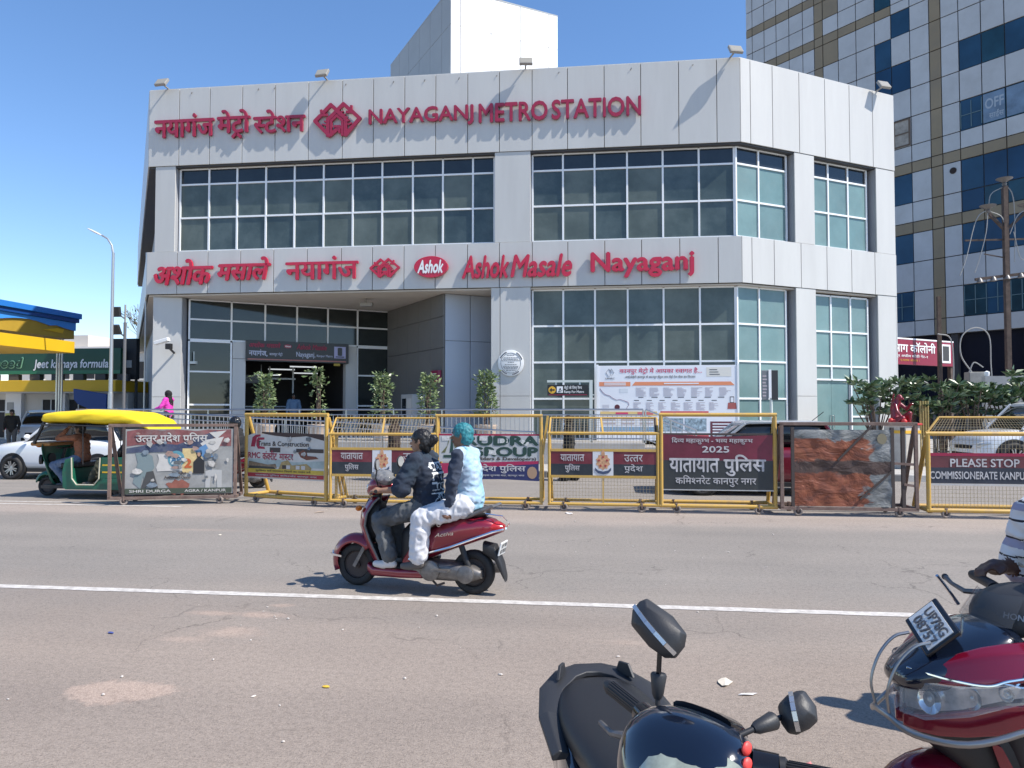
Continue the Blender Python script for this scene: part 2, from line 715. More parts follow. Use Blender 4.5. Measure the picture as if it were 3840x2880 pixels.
# ================================================================= METRO STATION
M_acp = mat('silver grey cladding', (0.535, 0.535, 0.515), 0.42, metal=0.0, var=0.05, scale=1.1, bump=0.04, bscale=2.5, dirt=0.24, dirtcol=(0.40, 0.385, 0.37), dscale=1.6, spec=0.45, stretch=(1, 1, 0.14))
M_back = mat('shadow gap backing', (0.10, 0.10, 0.105), 0.9)
M_soffit = mat('beige soffit board', (0.56, 0.51, 0.45), 0.8, var=0.08, scale=1.0)
M_frame = mat('white aluminium', (0.80, 0.82, 0.83), 0.35, spec=0.5)
M_glassF = [mat('green grey film glass %d' % k, c, r_, var=0.3, scale=0.8, spec=0.5, dirt=0.35, dirtcol=(0.16, 0.18, 0.165), dscale=0.8) for k, (c, r_) in
            enumerate((((0.072, 0.098, 0.092), 0.22), ((0.060, 0.086, 0.086), 0.14), ((0.088, 0.112, 0.100), 0.28), ((0.050, 0.075, 0.080), 0.10)))]
M_glassT = mat('dark clear glass', (0.018, 0.024, 0.030), 0.05, spec=0.6, var=0.3, scale=1.2)
M_glassR = [mat('sunlit teal film glass %d' % k, c, 0.18, var=0.14, scale=1.1, spec=0.5, dirt=0.3, dirtcol=(0.25, 0.31, 0.29), dscale=0.9) for k, c in enumerate(((0.15, 0.25, 0.25), (0.17, 0.27, 0.265), (0.14, 0.225, 0.225)))]  # paler than the front panes: right-face sunlight painted into the colour
M_glassE = mat('smoked entrance glass', (0.020, 0.026, 0.026), 0.06, spec=0.55, var=0.3, scale=1.0)
M_dark = mat('unlit interior', (0.022, 0.022, 0.024), 0.8)
M_steel = mat('brushed steel', (0.55, 0.56, 0.57), 0.3, metal=1.0)
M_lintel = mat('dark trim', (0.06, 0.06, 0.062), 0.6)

ST = thing('metro_station_building', 'two storey silver clad metro station with red name lettering and wide window bands', 'station', (-6, 24.7, 0))
STM = Matrix.Translation((6, -24.7, 0))
LX, CX = -16.21, 4.43
AR = R(31.7)                       # right-hand face turns back by this angle at the corner
RFM = Matrix.Translation((CX + 6, 0, 0)) @ Matrix.Rotation(AR, 4, 'Z')     # station local: right face (s, d, z)
AL = R(124.4)
LFM = Matrix.Translation((LX + 6, 0, 0)) @ Matrix.Rotation(AL - math.pi, 4, 'Z')   # left side wall, s runs from far to corner (negative s behind)
FM = Matrix.Translation((6, 0, 0))  # front face: world x, depth behind face, z
_pm = {}


def panel(M, s0, s1, z0, z1, d=0.0, t=0.05, gap=0.022, m=None, name='panel', parent=None):
    """one cladding panel on a face frame M (s along, +d behind the face)"""
    m = m or M_acp
    w, h = s1 - s0 - gap, z1 - z0 - 0.012
    k = (round(w, 3), round(h, 3), m.name, t)
    if k not in _pm:
        _pm[k] = MB().box(0, w, 0, t, 0, h).build(name, m, parent or ST, bevel=0.006, seg=1)
        o = _pm[k]
    else:
        o = shared(_pm[k], name, parent or ST, (0, 0, 0))
    o.matrix_local = M @ Matrix.Translation((s0 + gap / 2, d, z0 + 0.006))
    return o


SEAM = [LX, -15.05, -13.89, -12.67, -11.45, -10.23, -9.0, -7.89, -6.78, -5.69, -4.58, -3.49, -2.38, -1.19, 0.03, 1.23, 2.46, 3.68, CX]
RSEAM = [0, 0.42, 1.37, 2.56, 3.75, 4.93, 6.09, 7.2]
ZT, ZF, ZB1, ZB0, ZP = 13.28, 10.50, 7.42, 5.90, 0.80
for z0, z1 in ((ZF, ZT), (ZB0, ZB1)):
    for a, b in zip(SEAM, SEAM[1:]):
        panel(FM, a, b, z0, z1)
    for a, b in zip(RSEAM, RSEAM[1:]):
        panel(RFM, a, b, z0, z1)
    for i in range(22):
        panel(LFM, -i * 1.3 - 1.3, -i * 1.3, z0, z1)
# backing core (kept behind the panels and the windows)
core = MB()


def slab(z0, z1, inset, extra=0.0):
    """closed storey slab that follows the three street faces, set back by inset"""
    ca, sa = math.cos(AR), math.sin(AR)
    cl, sl = math.cos(AL), math.sin(AL)
    def line(p, d, off):
        n = V((-d[1], d[0]))
        return V(p) + n * off, V(d)
    def meet(a, b):
        (p, d), (q, e) = a, b
        den = d.x * e.y - d.y * e.x
        t = ((q.x - p.x) * e.y - (q.y - p.y) * e.x) / den
        return p + d * t
    Lf = line((LX + 6, 0), (-cl, -sl), inset)
    Ff = line((LX + 6, 0), (1, 0), inset)
    Rf = line((CX + 6, 0), (ca, sa), inset)
    a, b = meet(Lf, Ff), meet(Ff, Rf)
    end = Rf[0] + Rf[1] * (7.2 - 0.0)
    bk = V((-math.sin(AR), math.cos(AR)))
    far_r = end + bk * 26
    far_l = Lf[0] - Lf[1] * 29
    pts = [a, b, end, far_r, far_l]
    return [(p.x, p.y) for p in pts]


for z0, z1, ins in ((ZF + 0.02, ZT - 0.03, 0.055), (ZB0 + 0.02, ZB1 - 0.02, 0.055), (ZB1, ZF + 0.01, 0.62)):
    core.prism(slab(z0, z1, ins), (0, 0, z0), (1, 0, 0), (0, 1, 0), z1 - z0)
core.build('storey_core', M_back, ST)
MB().prism(slab(0, 0, 0.03), (0, 0, ZT - 0.025), (1, 0, 0), (0, 1, 0), 0.05).build('parapet_cap', M_acp, ST)
# soffit under the first-floor band and dark shadow line under each band
MB().prism(slab(0, 0, 0.10), (0, 0, ZB0 - 0.06), (1, 0, 0), (0, 1, 0), 0.05).build('soffit', M_soffit, ST)
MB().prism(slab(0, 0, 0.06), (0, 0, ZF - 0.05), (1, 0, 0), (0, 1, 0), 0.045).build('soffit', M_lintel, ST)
# side wall on the left, recessed and dark, with pale lower wall
M_side = mat('grey side wall', (0.33, 0.34, 0.36), 0.7, var=0.1, scale=0.6)
sw = MB(LFM)
sw.box(-28, -0.9, 0.55, 0.75, 0.15, ZB0)
sw.box(-28, -0.9, 0.55, 0.75, ZB1, ZF)
sw.build('side_wall', M_side, ST)


def window(M, xs, zs, d, mglass, mtop=None, skip=(), fr=0.062, name='window', frost=None):
    """a mullioned window: one frame, every pane an object of its own"""
    f = MB(M)
    for x in xs:
        f.box(x - fr / 2, x + fr / 2, d, d + 0.09, zs[0], zs[-1])
    for i in range(len(xs) - 1):
        for k, z in enumerate(zs):
            if (i, k) in skip:
                continue
            f.box(xs[i] + fr / 2, xs[i + 1] - fr / 2, d + 0.004, d + 0.085, z - fr / 2, z + fr / 2)
    fo = f.build(name, M_frame, ST, bevel=0.004, seg=1)
    for i in range(len(xs) - 1):
        for k in range(len(zs) - 1):
            mg = mtop if (mtop and k == len(zs) - 2) else mglass
            if isinstance(mg, list):
                mg = random.choice(mg)
            w, h = xs[i + 1] - xs[i] - fr, zs[k + 1] - zs[k] - fr
            key = (round(w, 3), round(h, 3), mg.name, 'pane')
            if key not in _pm:
                _pm[key] = MB().box(0, w, 0, 0.012, 0, h).build('pane', mg, fo)
                o = _pm[key]
            else:
                o = shared(_pm[key], 'pane', fo, (0, 0, 0))
            tilt = Matrix.Rotation(R(random.uniform(-0.25, 0.25)), 4, 'Z') @ Matrix.Rotation(R(random.uniform(-0.2, 0.2)), 4, 'X')
            o.matrix_local = M @ Matrix.Translation((xs[i] + fr / 2, d + 0.045, zs[k] + fr / 2)) @ tilt
    return fo


UP = [7.47, 8.67, 9.88, 10.44]
window(FM, [-15.13, -14.03, -12.97, -11.89, -10.83, -9.76, -8.70, -7.64, -6.55, -5.49, -4.44, -3.70], UP, 0.26, M_glassF, M_glassT)
window(FM, [-2.39, -1.36, -0.30, 0.78, 1.95, 3.12, 4.25], UP, 0.26, M_glassF, M_glassT)
LO = [0.82, 2.16, 3.38, 4.60, 5.82]
window(FM, [-2.39, -1.36, -0.30, 0.78, 1.95, 3.12, 4.25], LO, 0.26, M_glassF)
off = 0.26 * math.tan(AR / 2)
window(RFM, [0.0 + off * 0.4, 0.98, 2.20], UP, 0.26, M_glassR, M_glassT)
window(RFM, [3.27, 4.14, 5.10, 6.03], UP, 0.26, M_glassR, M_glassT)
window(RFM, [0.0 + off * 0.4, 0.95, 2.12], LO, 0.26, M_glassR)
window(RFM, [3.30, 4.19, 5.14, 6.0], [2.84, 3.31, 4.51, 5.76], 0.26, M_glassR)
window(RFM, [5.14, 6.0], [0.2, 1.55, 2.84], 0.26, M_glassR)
# glazed double door in the right face
dr = part_empty('door', ST, RFM)
for k in (0, 1):
    x0 = 3.34 + k * 0.9
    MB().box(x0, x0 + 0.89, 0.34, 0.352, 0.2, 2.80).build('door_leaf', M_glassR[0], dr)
    hx = 4.235 - 0.07 if k == 0 else 4.235 + 0.07
    MB().tube([(hx, 0.335, 1.15), (hx, 0.29, 1.15), (hx, 0.29, 1.6), (hx, 0.335, 1.6)], 0.013, 8).build('handle', M_steel, dr, smooth=True)
M_fr2 = mat('grey aluminium', (0.42, 0.43, 0.44), 0.4, metal=0.3)
MB().box(3.28, 3.33, 0.3, 0.4, 0.15, 2.82).box(5.06, 5.11, 0.3, 0.4, 0.15, 2.82).build('door_frame', M_fr2, dr)
# piers between the windows, clad in panels
for z0, z1 in ((ZB1, ZF), (2.25, ZB0)):
    panel(FM, -3.66, -2.43, z0, z1, 0.03) if z0 > 5 else (panel(FM, -3.47, -2.43, z0, z1, 0.03), panel(FM, -3.78, -3.47, z0, z1, 0.03))
    panel(RFM, 2.32, 3.24, z0, z1, 0.02)
    panel(RFM, 6.22, 7.2, z0, z1, 0.02)
panel(FM, -3.47, -2.43, ZP, 2.25, 0.03)
panel(FM, -3.78, -3.47, ZP, 2.25, 0.03)
panel(RFM, 2.32, 3.24, 0.15, 2.25, 0.02)
panel(RFM, 6.22, 7.2, 0.15, 2.25, 0.02)
panel(FM, -15.95, -15.17, ZB1, ZF, 0.03)
pc = MB(FM)
pc.box(-3.76, -2.44, 0.085, 0.6, 0.15, ZB0)
pc.box(-3.64, -2.44, 0.085, 0.6, ZB1, ZF)
pc.box(-15.93, -15.2, 0.085, 0.6, ZB1, ZF)
pc.build('pier_core', M_side, ST)
pc = MB(RFM)
for s0, s1 in ((2.335, 3.225), (6.235, 7.19)):
    pc.box(s0, s1, 0.075, 0.6, 0.15, ZB0)
    pc.box(s0, s1, 0.075, 0.6, ZB1, ZF)
pc.build('pier_core', M_side, ST)
panel(RFM @ Matrix.Translation((7.2, 0, 0)) @ Matrix.Rotation(R(90), 4, 'Z'), 0, 1.2, 0.15, ZB0)
# room behind the ground floor windows so that nothing looks hollow
MB(FM).box(-2.3, 4.0, 0.7, 0.75, 0.15, ZB0).build('inner_wall', M_dark, ST)
MB(RFM).box(0.3, 7.0, 0.9, 0.95, 0.15, ZB0).build('inner_wall', M_dark, ST)

# ---- recessed entrance: pillar, angled glass wall, dark return wall
PA = R(11)
PFM = FM @ Matrix.Translation((-16.02, 0.12, 0)) @ Matrix.Rotation(PA, 4, 'Z')
panel(PFM, 0, 1.02, 2.25, ZB0 - 0.07)
panel(PFM, 0, 1.02, 0.15, 2.25)
MB(PFM).box(0.01, 1.015, 0.055, 0.95, 0.15, ZB0 - 0.07).build('pillar_core', M_side, ST)
EA = R(35)
GFM = FM @ Matrix.Translation((-15.02, 0.70, 0)) @ Matrix.Rotation(EA, 4, 'Z')
GX = [0.05, 1.5, 2.71, 3.9, 5.1, 6.3, 7.6]
window(GFM, GX, [4.36, 5.10, 5.82], 0.0, M_glassE)
window(GFM, GX[:2], [0.82, 1.98, 3.19, 4.30], 0.0, M_glassE)
window(GFM, GX[-2:], [0.82, 1.95, 3.17, 4.30], 0.0, M_glassE)
MB(GFM).box(0, 7.7, 0.16, 0.2, 4.30, ZB0 - 0.02).box(0, 1.5, 0.16, 0.2, ZP, 4.30).box(6.3, 7.7, 0.16, 0.2, ZP, 4.30).build('inner_wall', M_dark, ST)
MB(GFM).box(-0.2, 7.75, -0.02, 0.15, 5.835, ZB0 - 0.065).build('head_trim', M_lintel, ST)
panel(GFM, 1.535, 2.02, ZP, 3.7, -0.05, 0.4)
panel(GFM, 1.535, 2.02, 3.7, 4.33, -0.05, 0.4)
panel(GFM, 5.80, 6.265, ZP, 4.33, -0.05, 0.4)
MB(GFM).box(5.9, 6.1, -0.055, -0.049, 1.35, 1.62).build('meter_box', M_lintel, ST)
# hall seen through the open entrance
M_floor = mat('granite floor', (0.20, 0.19, 0.18), 0.35, var=0.2, scale=3)
hall = MB(GFM)
hall.box(1.6, 6.3, 7.0, 7.1, ZP, 4.4)
hall.box(1.6, 1.7, 0.4, 7.0, ZP, 4.4)
hall.box(6.2, 6.3, 0.4, 7.0, ZP, 4.4)
hall.box(1.6, 6.3, 0.2, 7.1, 4.0, 4.1)
hall.build('hall_lining', mat('hall lining', (0.05, 0.05, 0.052), 0.7), ST)
hs = MB(GFM)
for x in (2.35, 3.35, 4.3):
    hs.box(x - 0.03, x + 0.03, 2.6, 2.66, ZP, 3.6)
hs.box(2.1, 4.4, 2.6, 2.66, 3.05, 3.12)
hs.box(2.1, 4.4, 2.6, 2.66, 1.9, 1.95)
hs.build('inner_screen', M_fr2, ST)
M_tubelamp = mat('lit tube lamp', (0.9, 0.95, 1.0), 0.5, emit=0.35)
for i, (x, y, z) in enumerate(((4.6, 2.0, 3.55), (4.0, 3.5, 3.5), (3.6, 4.6, 3.3), (5.2, 4.4, 3.4))):
    MB(GFM).box(x - 0.55, x + 0.55, y, y + 0.05, z, z + 0.05).build('ceiling_lamp', M_tubelamp, ST)
# dark return wall and the column beside it, tinted blue by painted skylight
far = GFM @ V((7.6, 0.0, 0))
DWM = Matrix.Translation((far.x, far.y, 0)) @ Matrix.Rotation(R(35 - 90 + 2), 4, 'Z')
M_dwall = mat('dark grey cladding', (0.15, 0.148, 0.14), 0.55, var=0.06, scale=0.7)
zz = [ZP, 3.95, 5.05, ZB0 - 0.065]
for i in range(5):
    for k in range(3):
        panel(DWM, i * 1.1, i * 1.1 + 1.1, zz[k], zz[k + 1], -0.06, 0.05, m=M_dwall, gap=0.014)
nearp = DWM @ V((5.5, 0, 0))
CFM = Matrix.Translation((nearp.x, nearp.y, 0)) @ Matrix.Rotation(R(33), 4, 'Z')
M_bcol = mat('skylit blue cladding', (0.40, 0.44, 0.50), 0.4, var=0.03, scale=0.7)  # skylight on this face tinted into the cladding colour
for k, (a, b) in enumerate(((0, 0.95), (0.95, 2.2))):
    panel(CFM, a, b, ZP, 4.2, 0.0, m=M_bcol)
    panel(CFM, a, b, 4.2, ZB0 - 0.065, 0.0, m=M_bcol)
MB(DWM).box(0, 5.48, 0.0, 0.3, ZP, ZB0 - 0.07).build('return_wall_core', M_dwall, ST)
MB(CFM).box(0.05, 2.2, 0.06, 1.2, ZP, ZB0 - 0.07).build('column_core', M_dwall, ST)

# ---- platform, steps and ramp before the entrance
pf = tag(MB().box(-17.5, 1.2, 22.6, 40, 0.1, ZP).build('entrance_platform', M_conc, bevel=0.015), kind='structure')
stp = thing('entrance_steps', 'grey concrete steps going down from the station platform to the pavement', 'steps', (1.2, 22.6, 0.15))
for k in range(4):
    MB().box(k * 0.36, k * 0.36 + 0.36, 0, 2.0, 0, 0.65 - (k + 1) * 0.13).build('step', M_conc, stp, bevel=0.01)
rp = thing('ramp', 'long concrete ramp sloping down before the metro station entrance', 'ramp', (-14, 21.3, 0.15))
MB().add([(0, 0, 0), (12, 0, 0), (12, 1.25, 0), (0, 1.25, 0), (0, 0, 0.62), (12, 0, 0.05), (12, 1.25, 0.05), (0, 1.25, 0.62)],
         [(0, 3, 2, 1), (4, 5, 6, 7), (0, 1, 5, 4), (1, 2, 6, 5), (2, 3, 7, 6), (3, 0, 4, 7)]).build('slab', M_conc, rp, bevel=0.01)

# ---- roof plant room
RB = thing('roof_plant_room', 'tall white panelled plant room rising from the station roof', 'roof room', (-5.7, 27.2, ZT))
RBM = Matrix.Rotation(R(33.5), 4, 'Z')
RBL = Matrix.Rotation(R(124.5 - 180), 4, 'Z')
M_white = mat('white panel', (0.80, 0.80, 0.79), 0.5, var=0.03, scale=0.6, dirt=0.12, dirtcol=(0.55, 0.53, 0.5), dscale=0.9)
M_greyp = mat('dark grey panel', (0.30, 0.32, 0.33), 0.6, var=0.06, scale=0.8)  # left face and coping a darker grey than the right face
rs = [0, 0.40, 1.68, 2.97, 4.24, 4.66]
for a, b in zip(rs, rs[1:]):
    for z0, z1 in ((-0.05, 3.08), (3.08, 4.48)):
        panel(RBM, a, b, z0, z1, m=M_white, parent=RB, gap=0.02)
ls = [0, 0.9, 2.15, 3.4, 4.7, 5.95, 7.2]
for a, b in zip(ls, ls[1:]):
    for z0, z1 in ((-0.05, 3.08), (3.08, 4.48)):
        panel(RBL, -b, -a, z0, z1, m=M_greyp, parent=RB, gap=0.02)
e1 = RBM @ V((4.66, 0, 0))
e2 = RBL @ V((-7.2, 0, 0))
MB().prism([(0.03, 0.08), (e1.x - 0.03, e1.y + 0.06), (e1.x + e2.x, e1.y + e2.y), (e2.x + 0.06, e2.y)], (0, 0, -0.1), (1, 0, 0), (0, 1, 0), 4.5).build('box_core', M_back, RB)
MB().prism([(0.0, -0.02), (e1.x, e1.y), (e1.x + e2.x, e1.y + e2.y), (e2.x, e2.y)], (0, 0, 4.44), (1, 0, 0), (0, 1, 0), 0.06).build('coping', M_greyp, RB)
# ================================================================= LETTERING AND SIGNS ON THE STATION
M_red = mat('crimson acrylic', (0.34, 0.018, 0.05), 0.28, coat=0.3)
M_red2 = mat('bright red acrylic', (0.52, 0.008, 0.04), 0.25, coat=0.3)
M_wtxt = mat('white lettering', (0.82, 0.82, 0.82), 0.5)


def face_sign(name, label, cat, x, y, z, rotz=0.0, group=None):
    return thing(name, label, cat, (x, y, z), rotz, group)


def sign_words(label, words, m, ext=0.08, y=24.655, split=False, bold=0.012, shear=0.0, name='raised_lettering', cat='lettering'):
    X0, Z0 = words[0][1], words[0][3]
    t = thing(name, label, cat, (X0, y, Z0))
    for w in words:
        body, a, b, c, d = w
        lettering('letter' if split else 'word', body, m, t, a - X0, b - X0, c - Z0, d - Z0, 0.0, ext, bold, shear, split=split)
    return t


sign_words('crimson Hindi lettering at the left end of the upper facade', [('नयागंज', -15.91, -13.69, 11.50, 12.30), ('मेट^ो', -13.54, -12.34, 11.36, 12.36), ('स~टेशन', -12.19, -10.32, 11.49, 12.29)], M_red, bold=0.024)
sign_words('crimson NAYAGANJ METRO STATION capitals on the upper facade', [('NAYAGANJ', -8.01, -4.38, 11.47, 12.12), ('METRO', -4.17, -1.86, 11.50, 12.12), ('STATION', -1.70, 1.22, 11.50, 12.12)], M_red, split=True, bold=0.024)
sign_words('bright red slanted Hindi sponsor lettering on the lower band', [('अशोक', -15.84, -13.66, 6.22, 7.09), ('मसाले', -13.44, -11.53, 6.33, 7.11)], M_red2, bold=0.03, shear=0.22)
sign_words('bright red Hindi place name in the middle of the lower band', [('नयागंज', -10.95, -8.37, 6.30, 7.08)], M_red2, bold=0.018)
sign_words('red slanted Ashok Masale lettering on the lower band', [('Ashok', -4.73, -3.16, 6.22, 6.95), ('Masale', -3.08, -1.06, 6.23, 6.94)], M_red2, split=True, bold=0.03, shear=0.25)
sign_words('red bold Nayaganj lettering at the right of the lower band', [('Nayaganj', -0.41, 2.88, 6.15, 6.95)], M_red2, split=True, bold=0.034)


def emblem(label, x0, x1, z0, z1, m, y=24.655, ext=0.08):
    t = thing('emblem', label, 'emblem', ((x0 + x1) / 2, y, z0))
    W, H = x1 - x0, z1 - z0

    def P(u, v):                       # picture coords of the emblem, 0..1
        return ((u - 0.5) * W, 0, (1 - v) * H)

    def stroke(pts, w=0.075, e=ext):
        mb = MB()
        q = [V(P(*p)) for p in pts]
        for a, b in zip(q, q[1:]):
            d = (b - a).normalized() * w * W * 0.28
            mb.bar(a - d + V((0, -e / 2, 0)), b + d + V((0, -e / 2, 0)), e, w * W, up=(0, 0, 1)) if False else mb.add(*ribbon(a - d, b + d, w * W, e + random.uniform(0, .008)))
        mb.build('stroke', m, t)

    def ribbon(a, b, w, e):
        d = (b - a).normalized()
        n = V((-d.z, 0, d.x)) * w / 2
        pts = [a + n, b + n, b - n, a - n]
        return [p + V((0, -e, 0)) for p in pts] + pts, [(0, 1, 2, 3), (4, 7, 6, 5), (0, 4, 5, 1), (1, 5, 6, 2), (2, 6, 7, 3), (3, 7, 4, 0)]
    stroke([(0.13, 0.36), (0.02, 0.5), (0.33, 0.93), (0.56, 0.70)])
    stroke([(0.30, 0.93), (0.30, 0.47), (0.49, 0.24), (0.68, 0.47), (0.68, 0.93)])
    stroke([(0.68, 0.93), (0.98, 0.48), (0.84, 0.30)])
    stroke([(0.20, 0.27), (0.36, 0.06), (0.60, 0.36)])
    stroke([(0.38, 0.38), (0.63, 0.05), (0.80, 0.26)])
    stroke([(0.37, 0.93), (0.37, 0.52), (0.49, 0.37), (0.61, 0.52), (0.61, 0.93)], 0.05)
    for a in ([(0.15, 0.20), (0.16, 0.34), (0.28, 0.34)], [(0.80, 0.12), (0.80, 0.30), (0.70, 0.28)], [(0.44, 0.68), (0.55, 0.68), (0.55, 0.85)]):
        stroke(a, 0.05)
    for k in range(5):
        u = 0.56 + k * 0.045
        stroke([(u, 0.30 + k * 0.085), (u + 0.07, 0.26 + k * 0.085)], 0.03)
        u = 0.44 - k * 0.045
        if k > 1:
            stroke([(u - 0.08, 0.28 + k * 0.08), (u, 0.31 + k * 0.08)], 0.03)
    return t


emblem('crimson interlaced diamond emblem between the names on the upper facade', -9.98, -8.31, 11.2, 12.44, M_red)
emblem('small red interlaced diamond emblem on the lower band', -7.94, -6.91, 6.29, 6.96, M_red2)
ov = thing('oval_sign', 'red oval sign with white Ashok script on the lower band', 'sign', (-5.795, 24.66, 6.25))
MB().prism([(0.585 * math.cos(2 * math.pi * i / 48), 0.365 * math.sin(2 * math.pi * i / 48)) for i in range(48)], (0, 0, 0.365), (1, 0, 0), (0, 0, 1), 0.16).build('board', M_red2, ov, bevel=0.012)
lettering('lettering', 'Ashok', M_wtxt, ov, -0.45, 0.43, 0.16, 0.58, -0.16, 0.012, 0.035, 0.28)

# white round plaque on the pier
pq = thing('plaque', 'round white plaque with small print on the grey pier', 'plaque', (-3.095, 24.70, 2.92))
M_plq = mat('white plaque', (0.80, 0.80, 0.78), 0.5)
M_ink = mat('dark print', (0.12, 0.12, 0.13), 0.7)
MB().lathe([(0.44, 0), (0.44, 0.03), (0.43, 0.035), (0.0, 0.035)], (0, 0.0, 0.435), (0, -1, 0), 40).build('disc', M_plq, pq, smooth=True)
MB().torus((0, -0.036, 0.435), (0, 1, 0), 0.335, 0.006, 40, 6).build('ring', M_ink, pq)
pr = MB()
for k, (w, z) in enumerate(((0.13, 0.69), (0.24, 0.60), (0.25, 0.55), (0.30, 0.50), (0.1, 0.45), (0.2, 0.37), (0.26, 0.31), (0.25, 0.27), (0.22, 0.23), (0.16, 0.18))):
    x = -w
    while x < w:
        l = random.uniform(0.03, 0.09)
        pr.box(x, min(x + l, w), -0.039, -0.034, z, z + 0.018)
        x += l + 0.015
for a0, a1 in ((0.35, 1.1), (2.0, 2.75), (3.9, 4.4), (4.9, 5.5)):
    a = a0
    while a < a1:
        c, s = math.cos(a), math.sin(a)
        pr.box(0.385 * c - 0.02, 0.385 * c + 0.02, -0.039, -0.034, 0.435 + 0.385 * s - 0.022, 0.435 + 0.385 * s + 0.022)
        a += 0.13
pr.build('print', M_ink, pq)

# entrance sign board
EGX = math.cos(EA), math.sin(EA)
es = thing('entrance_sign', 'dark sign board with Nayaganj lettering and number 1 over the entrance', 'sign', (-15.02 + 2.0 * EGX[0] + 0.2 * EGX[1], 25.4 + 2.0 * EGX[1] - 0.2 * EGX[0], 3.62), EA)
M_sblk = mat('black sign face', (0.012, 0.012, 0.016), 0.3)
MB().box(0, 3.88, 0, 0.2, 0, 0.78).build('board', M_sblk, es, bevel=0.01)
M_dred = mat('dull red lettering', (0.30, 0.012, 0.05), 0.5)
M_lblue = mat('pale blue lettering', (0.55, 0.58, 0.72), 0.5)
lettering('lettering', 'अशोक मसाले', M_dred, es, 0.10, 1.25, 0.52, 0.72, -0.004, 0.006, 0.03, 0.2)
lettering('lettering', 'Ashok Masale', M_dred, es, 1.85, 3.0, 0.50, 0.70, -0.004, 0.006, 0.03, 0.2)
MB().prism([(0.15 * math.cos(a * 0.2618), 0.07 * math.sin(a * 0.2618)) for a in range(24)], (1.52, -0.004, 0.60), (1, 0, 0), (0, 0, 1), 0.004).build('oval', M_dred, es)
lettering('lettering', 'Ashok', M_wtxt, es, 1.41, 1.63, 0.565, 0.635, -0.01, 0.004, 0.03, 0.2)
lettering('lettering', 'नयागंज,', M_lblue, es, 0.10, 0.76, 0.18, 0.44, -0.004, 0.006, 0.015)
lettering('lettering', 'कानपुर मेट^ो', M_lblue, es, 0.84, 1.32, 0.20, 0.35, -0.004, 0.005, 0.01)
lettering('lettering', 'Nayaganj,', M_lblue, es, 1.84, 2.56, 0.16, 0.40, -0.004, 0.006, 0.015)
lettering('lettering', 'Kanpur Metro', M_lblue, es, 2.62, 3.24, 0.20, 0.32, -0.004, 0.005, 0.01)
MB().box(0.05, 3.78, -0.006, 0.0, 0.05, 0.095).build('stripe', mat('salmon stripe', (0.42, 0.16, 0.14), 0.5), es)
MB().box(3.30, 3.76, -0.012, 0.0, 0.20, 0.66).build('number_panel', mat('lavender panel', (0.42, 0.42, 0.66), 0.4), es, bevel=0.03)
lettering('lettering', '1', M_sblk, es, 3.47, 3.58, 0.31, 0.61, -0.016, 0.004, 0.03)
MB().box(3.36, 3.70, -0.017, -0.012, 0.235, 0.275).build('strip', M_sblk, es)
MB().box(3.3, 3.55, 0.02, 0.06, -0.10, -0.005).build('bracket', mat('yellow tab', (0.45, 0.33, 0.05), 0.6), es)
hsn = thing('hanging_sign', 'black hanging direction sign just inside the entrance', 'sign', tuple(ST.matrix_basis @ (GFM @ V((2.15, 1.6, 2.85)))), EA)
MB().box(0, 0.85, 0, 0.08, 0, 0.32).build('board', M_sblk, hsn)
for z in (0.19, 0.07):
    lettering('lettering', 'Look at the Glass' if z > .1 else 'Left to Station', mat('grey lettering', (0.25, 0.25, 0.26), 0.6), hsn, 0.05, 0.6, z, z + 0.07, -0.004, 0.003)
MB().box(0.64, 0.82, -0.012, -0.002, 0.02, 0.30).build('pictogram', mat('grey panel', (0.3, 0.3, 0.3), 0.6), hsn)
MB().cyl((0.1, 0.04, 0.32), (0.1, 0.04, 0.75), 0.015).cyl((0.7, 0.04, 0.32), (0.7, 0.04, 0.75), 0.015).build('hanger', M_fr2, hsn)

# maroon box on the dark wall, ticket cabinet below it
rw = thing('wall_sign', 'small maroon sign box on the dark return wall', 'sign', tuple(ST.matrix_basis @ (DWM @ V((4.75, -0.07, 2.75)))), R(-53))
MB().box(0, 0.62, -0.14, 0, 0, 0.42).build('board', mat('maroon sign', (0.22, 0.01, 0.05), 0.4), rw, bevel=0.01)
lettering('lettering', 'ENTRY', M_wtxt, rw, 0.1, 0.52, 0.22, 0.32, -0.142, 0.004, 0.01)
MB().box(0.08, 0.54, -0.147, -0.14, 0.08, 0.14).build('stripe', M_wtxt, rw)
cb = thing('ticket_cabinet', 'grey metal cabinet standing against the dark return wall', 'cabinet', tuple(ST.matrix_basis @ (DWM @ V((3.3, -0.75, ZP)))), R(-53))
MB().box(0, 1.1, 0, 0.5, 0, 1.55).build('body', mat('cabinet grey', (0.42, 0.43, 0.42), 0.5), cb, bevel=0.02)
MB().box(0.12, 0.5, -0.012, 0.0, 0.75, 1.4).build('screen', M_glassT, cb)
MB().box(0.62, 1.0, -0.012, 0.0, 0.3, 1.4).build('door', mat('cabinet pale', (0.55, 0.55, 0.53), 0.5), cb)

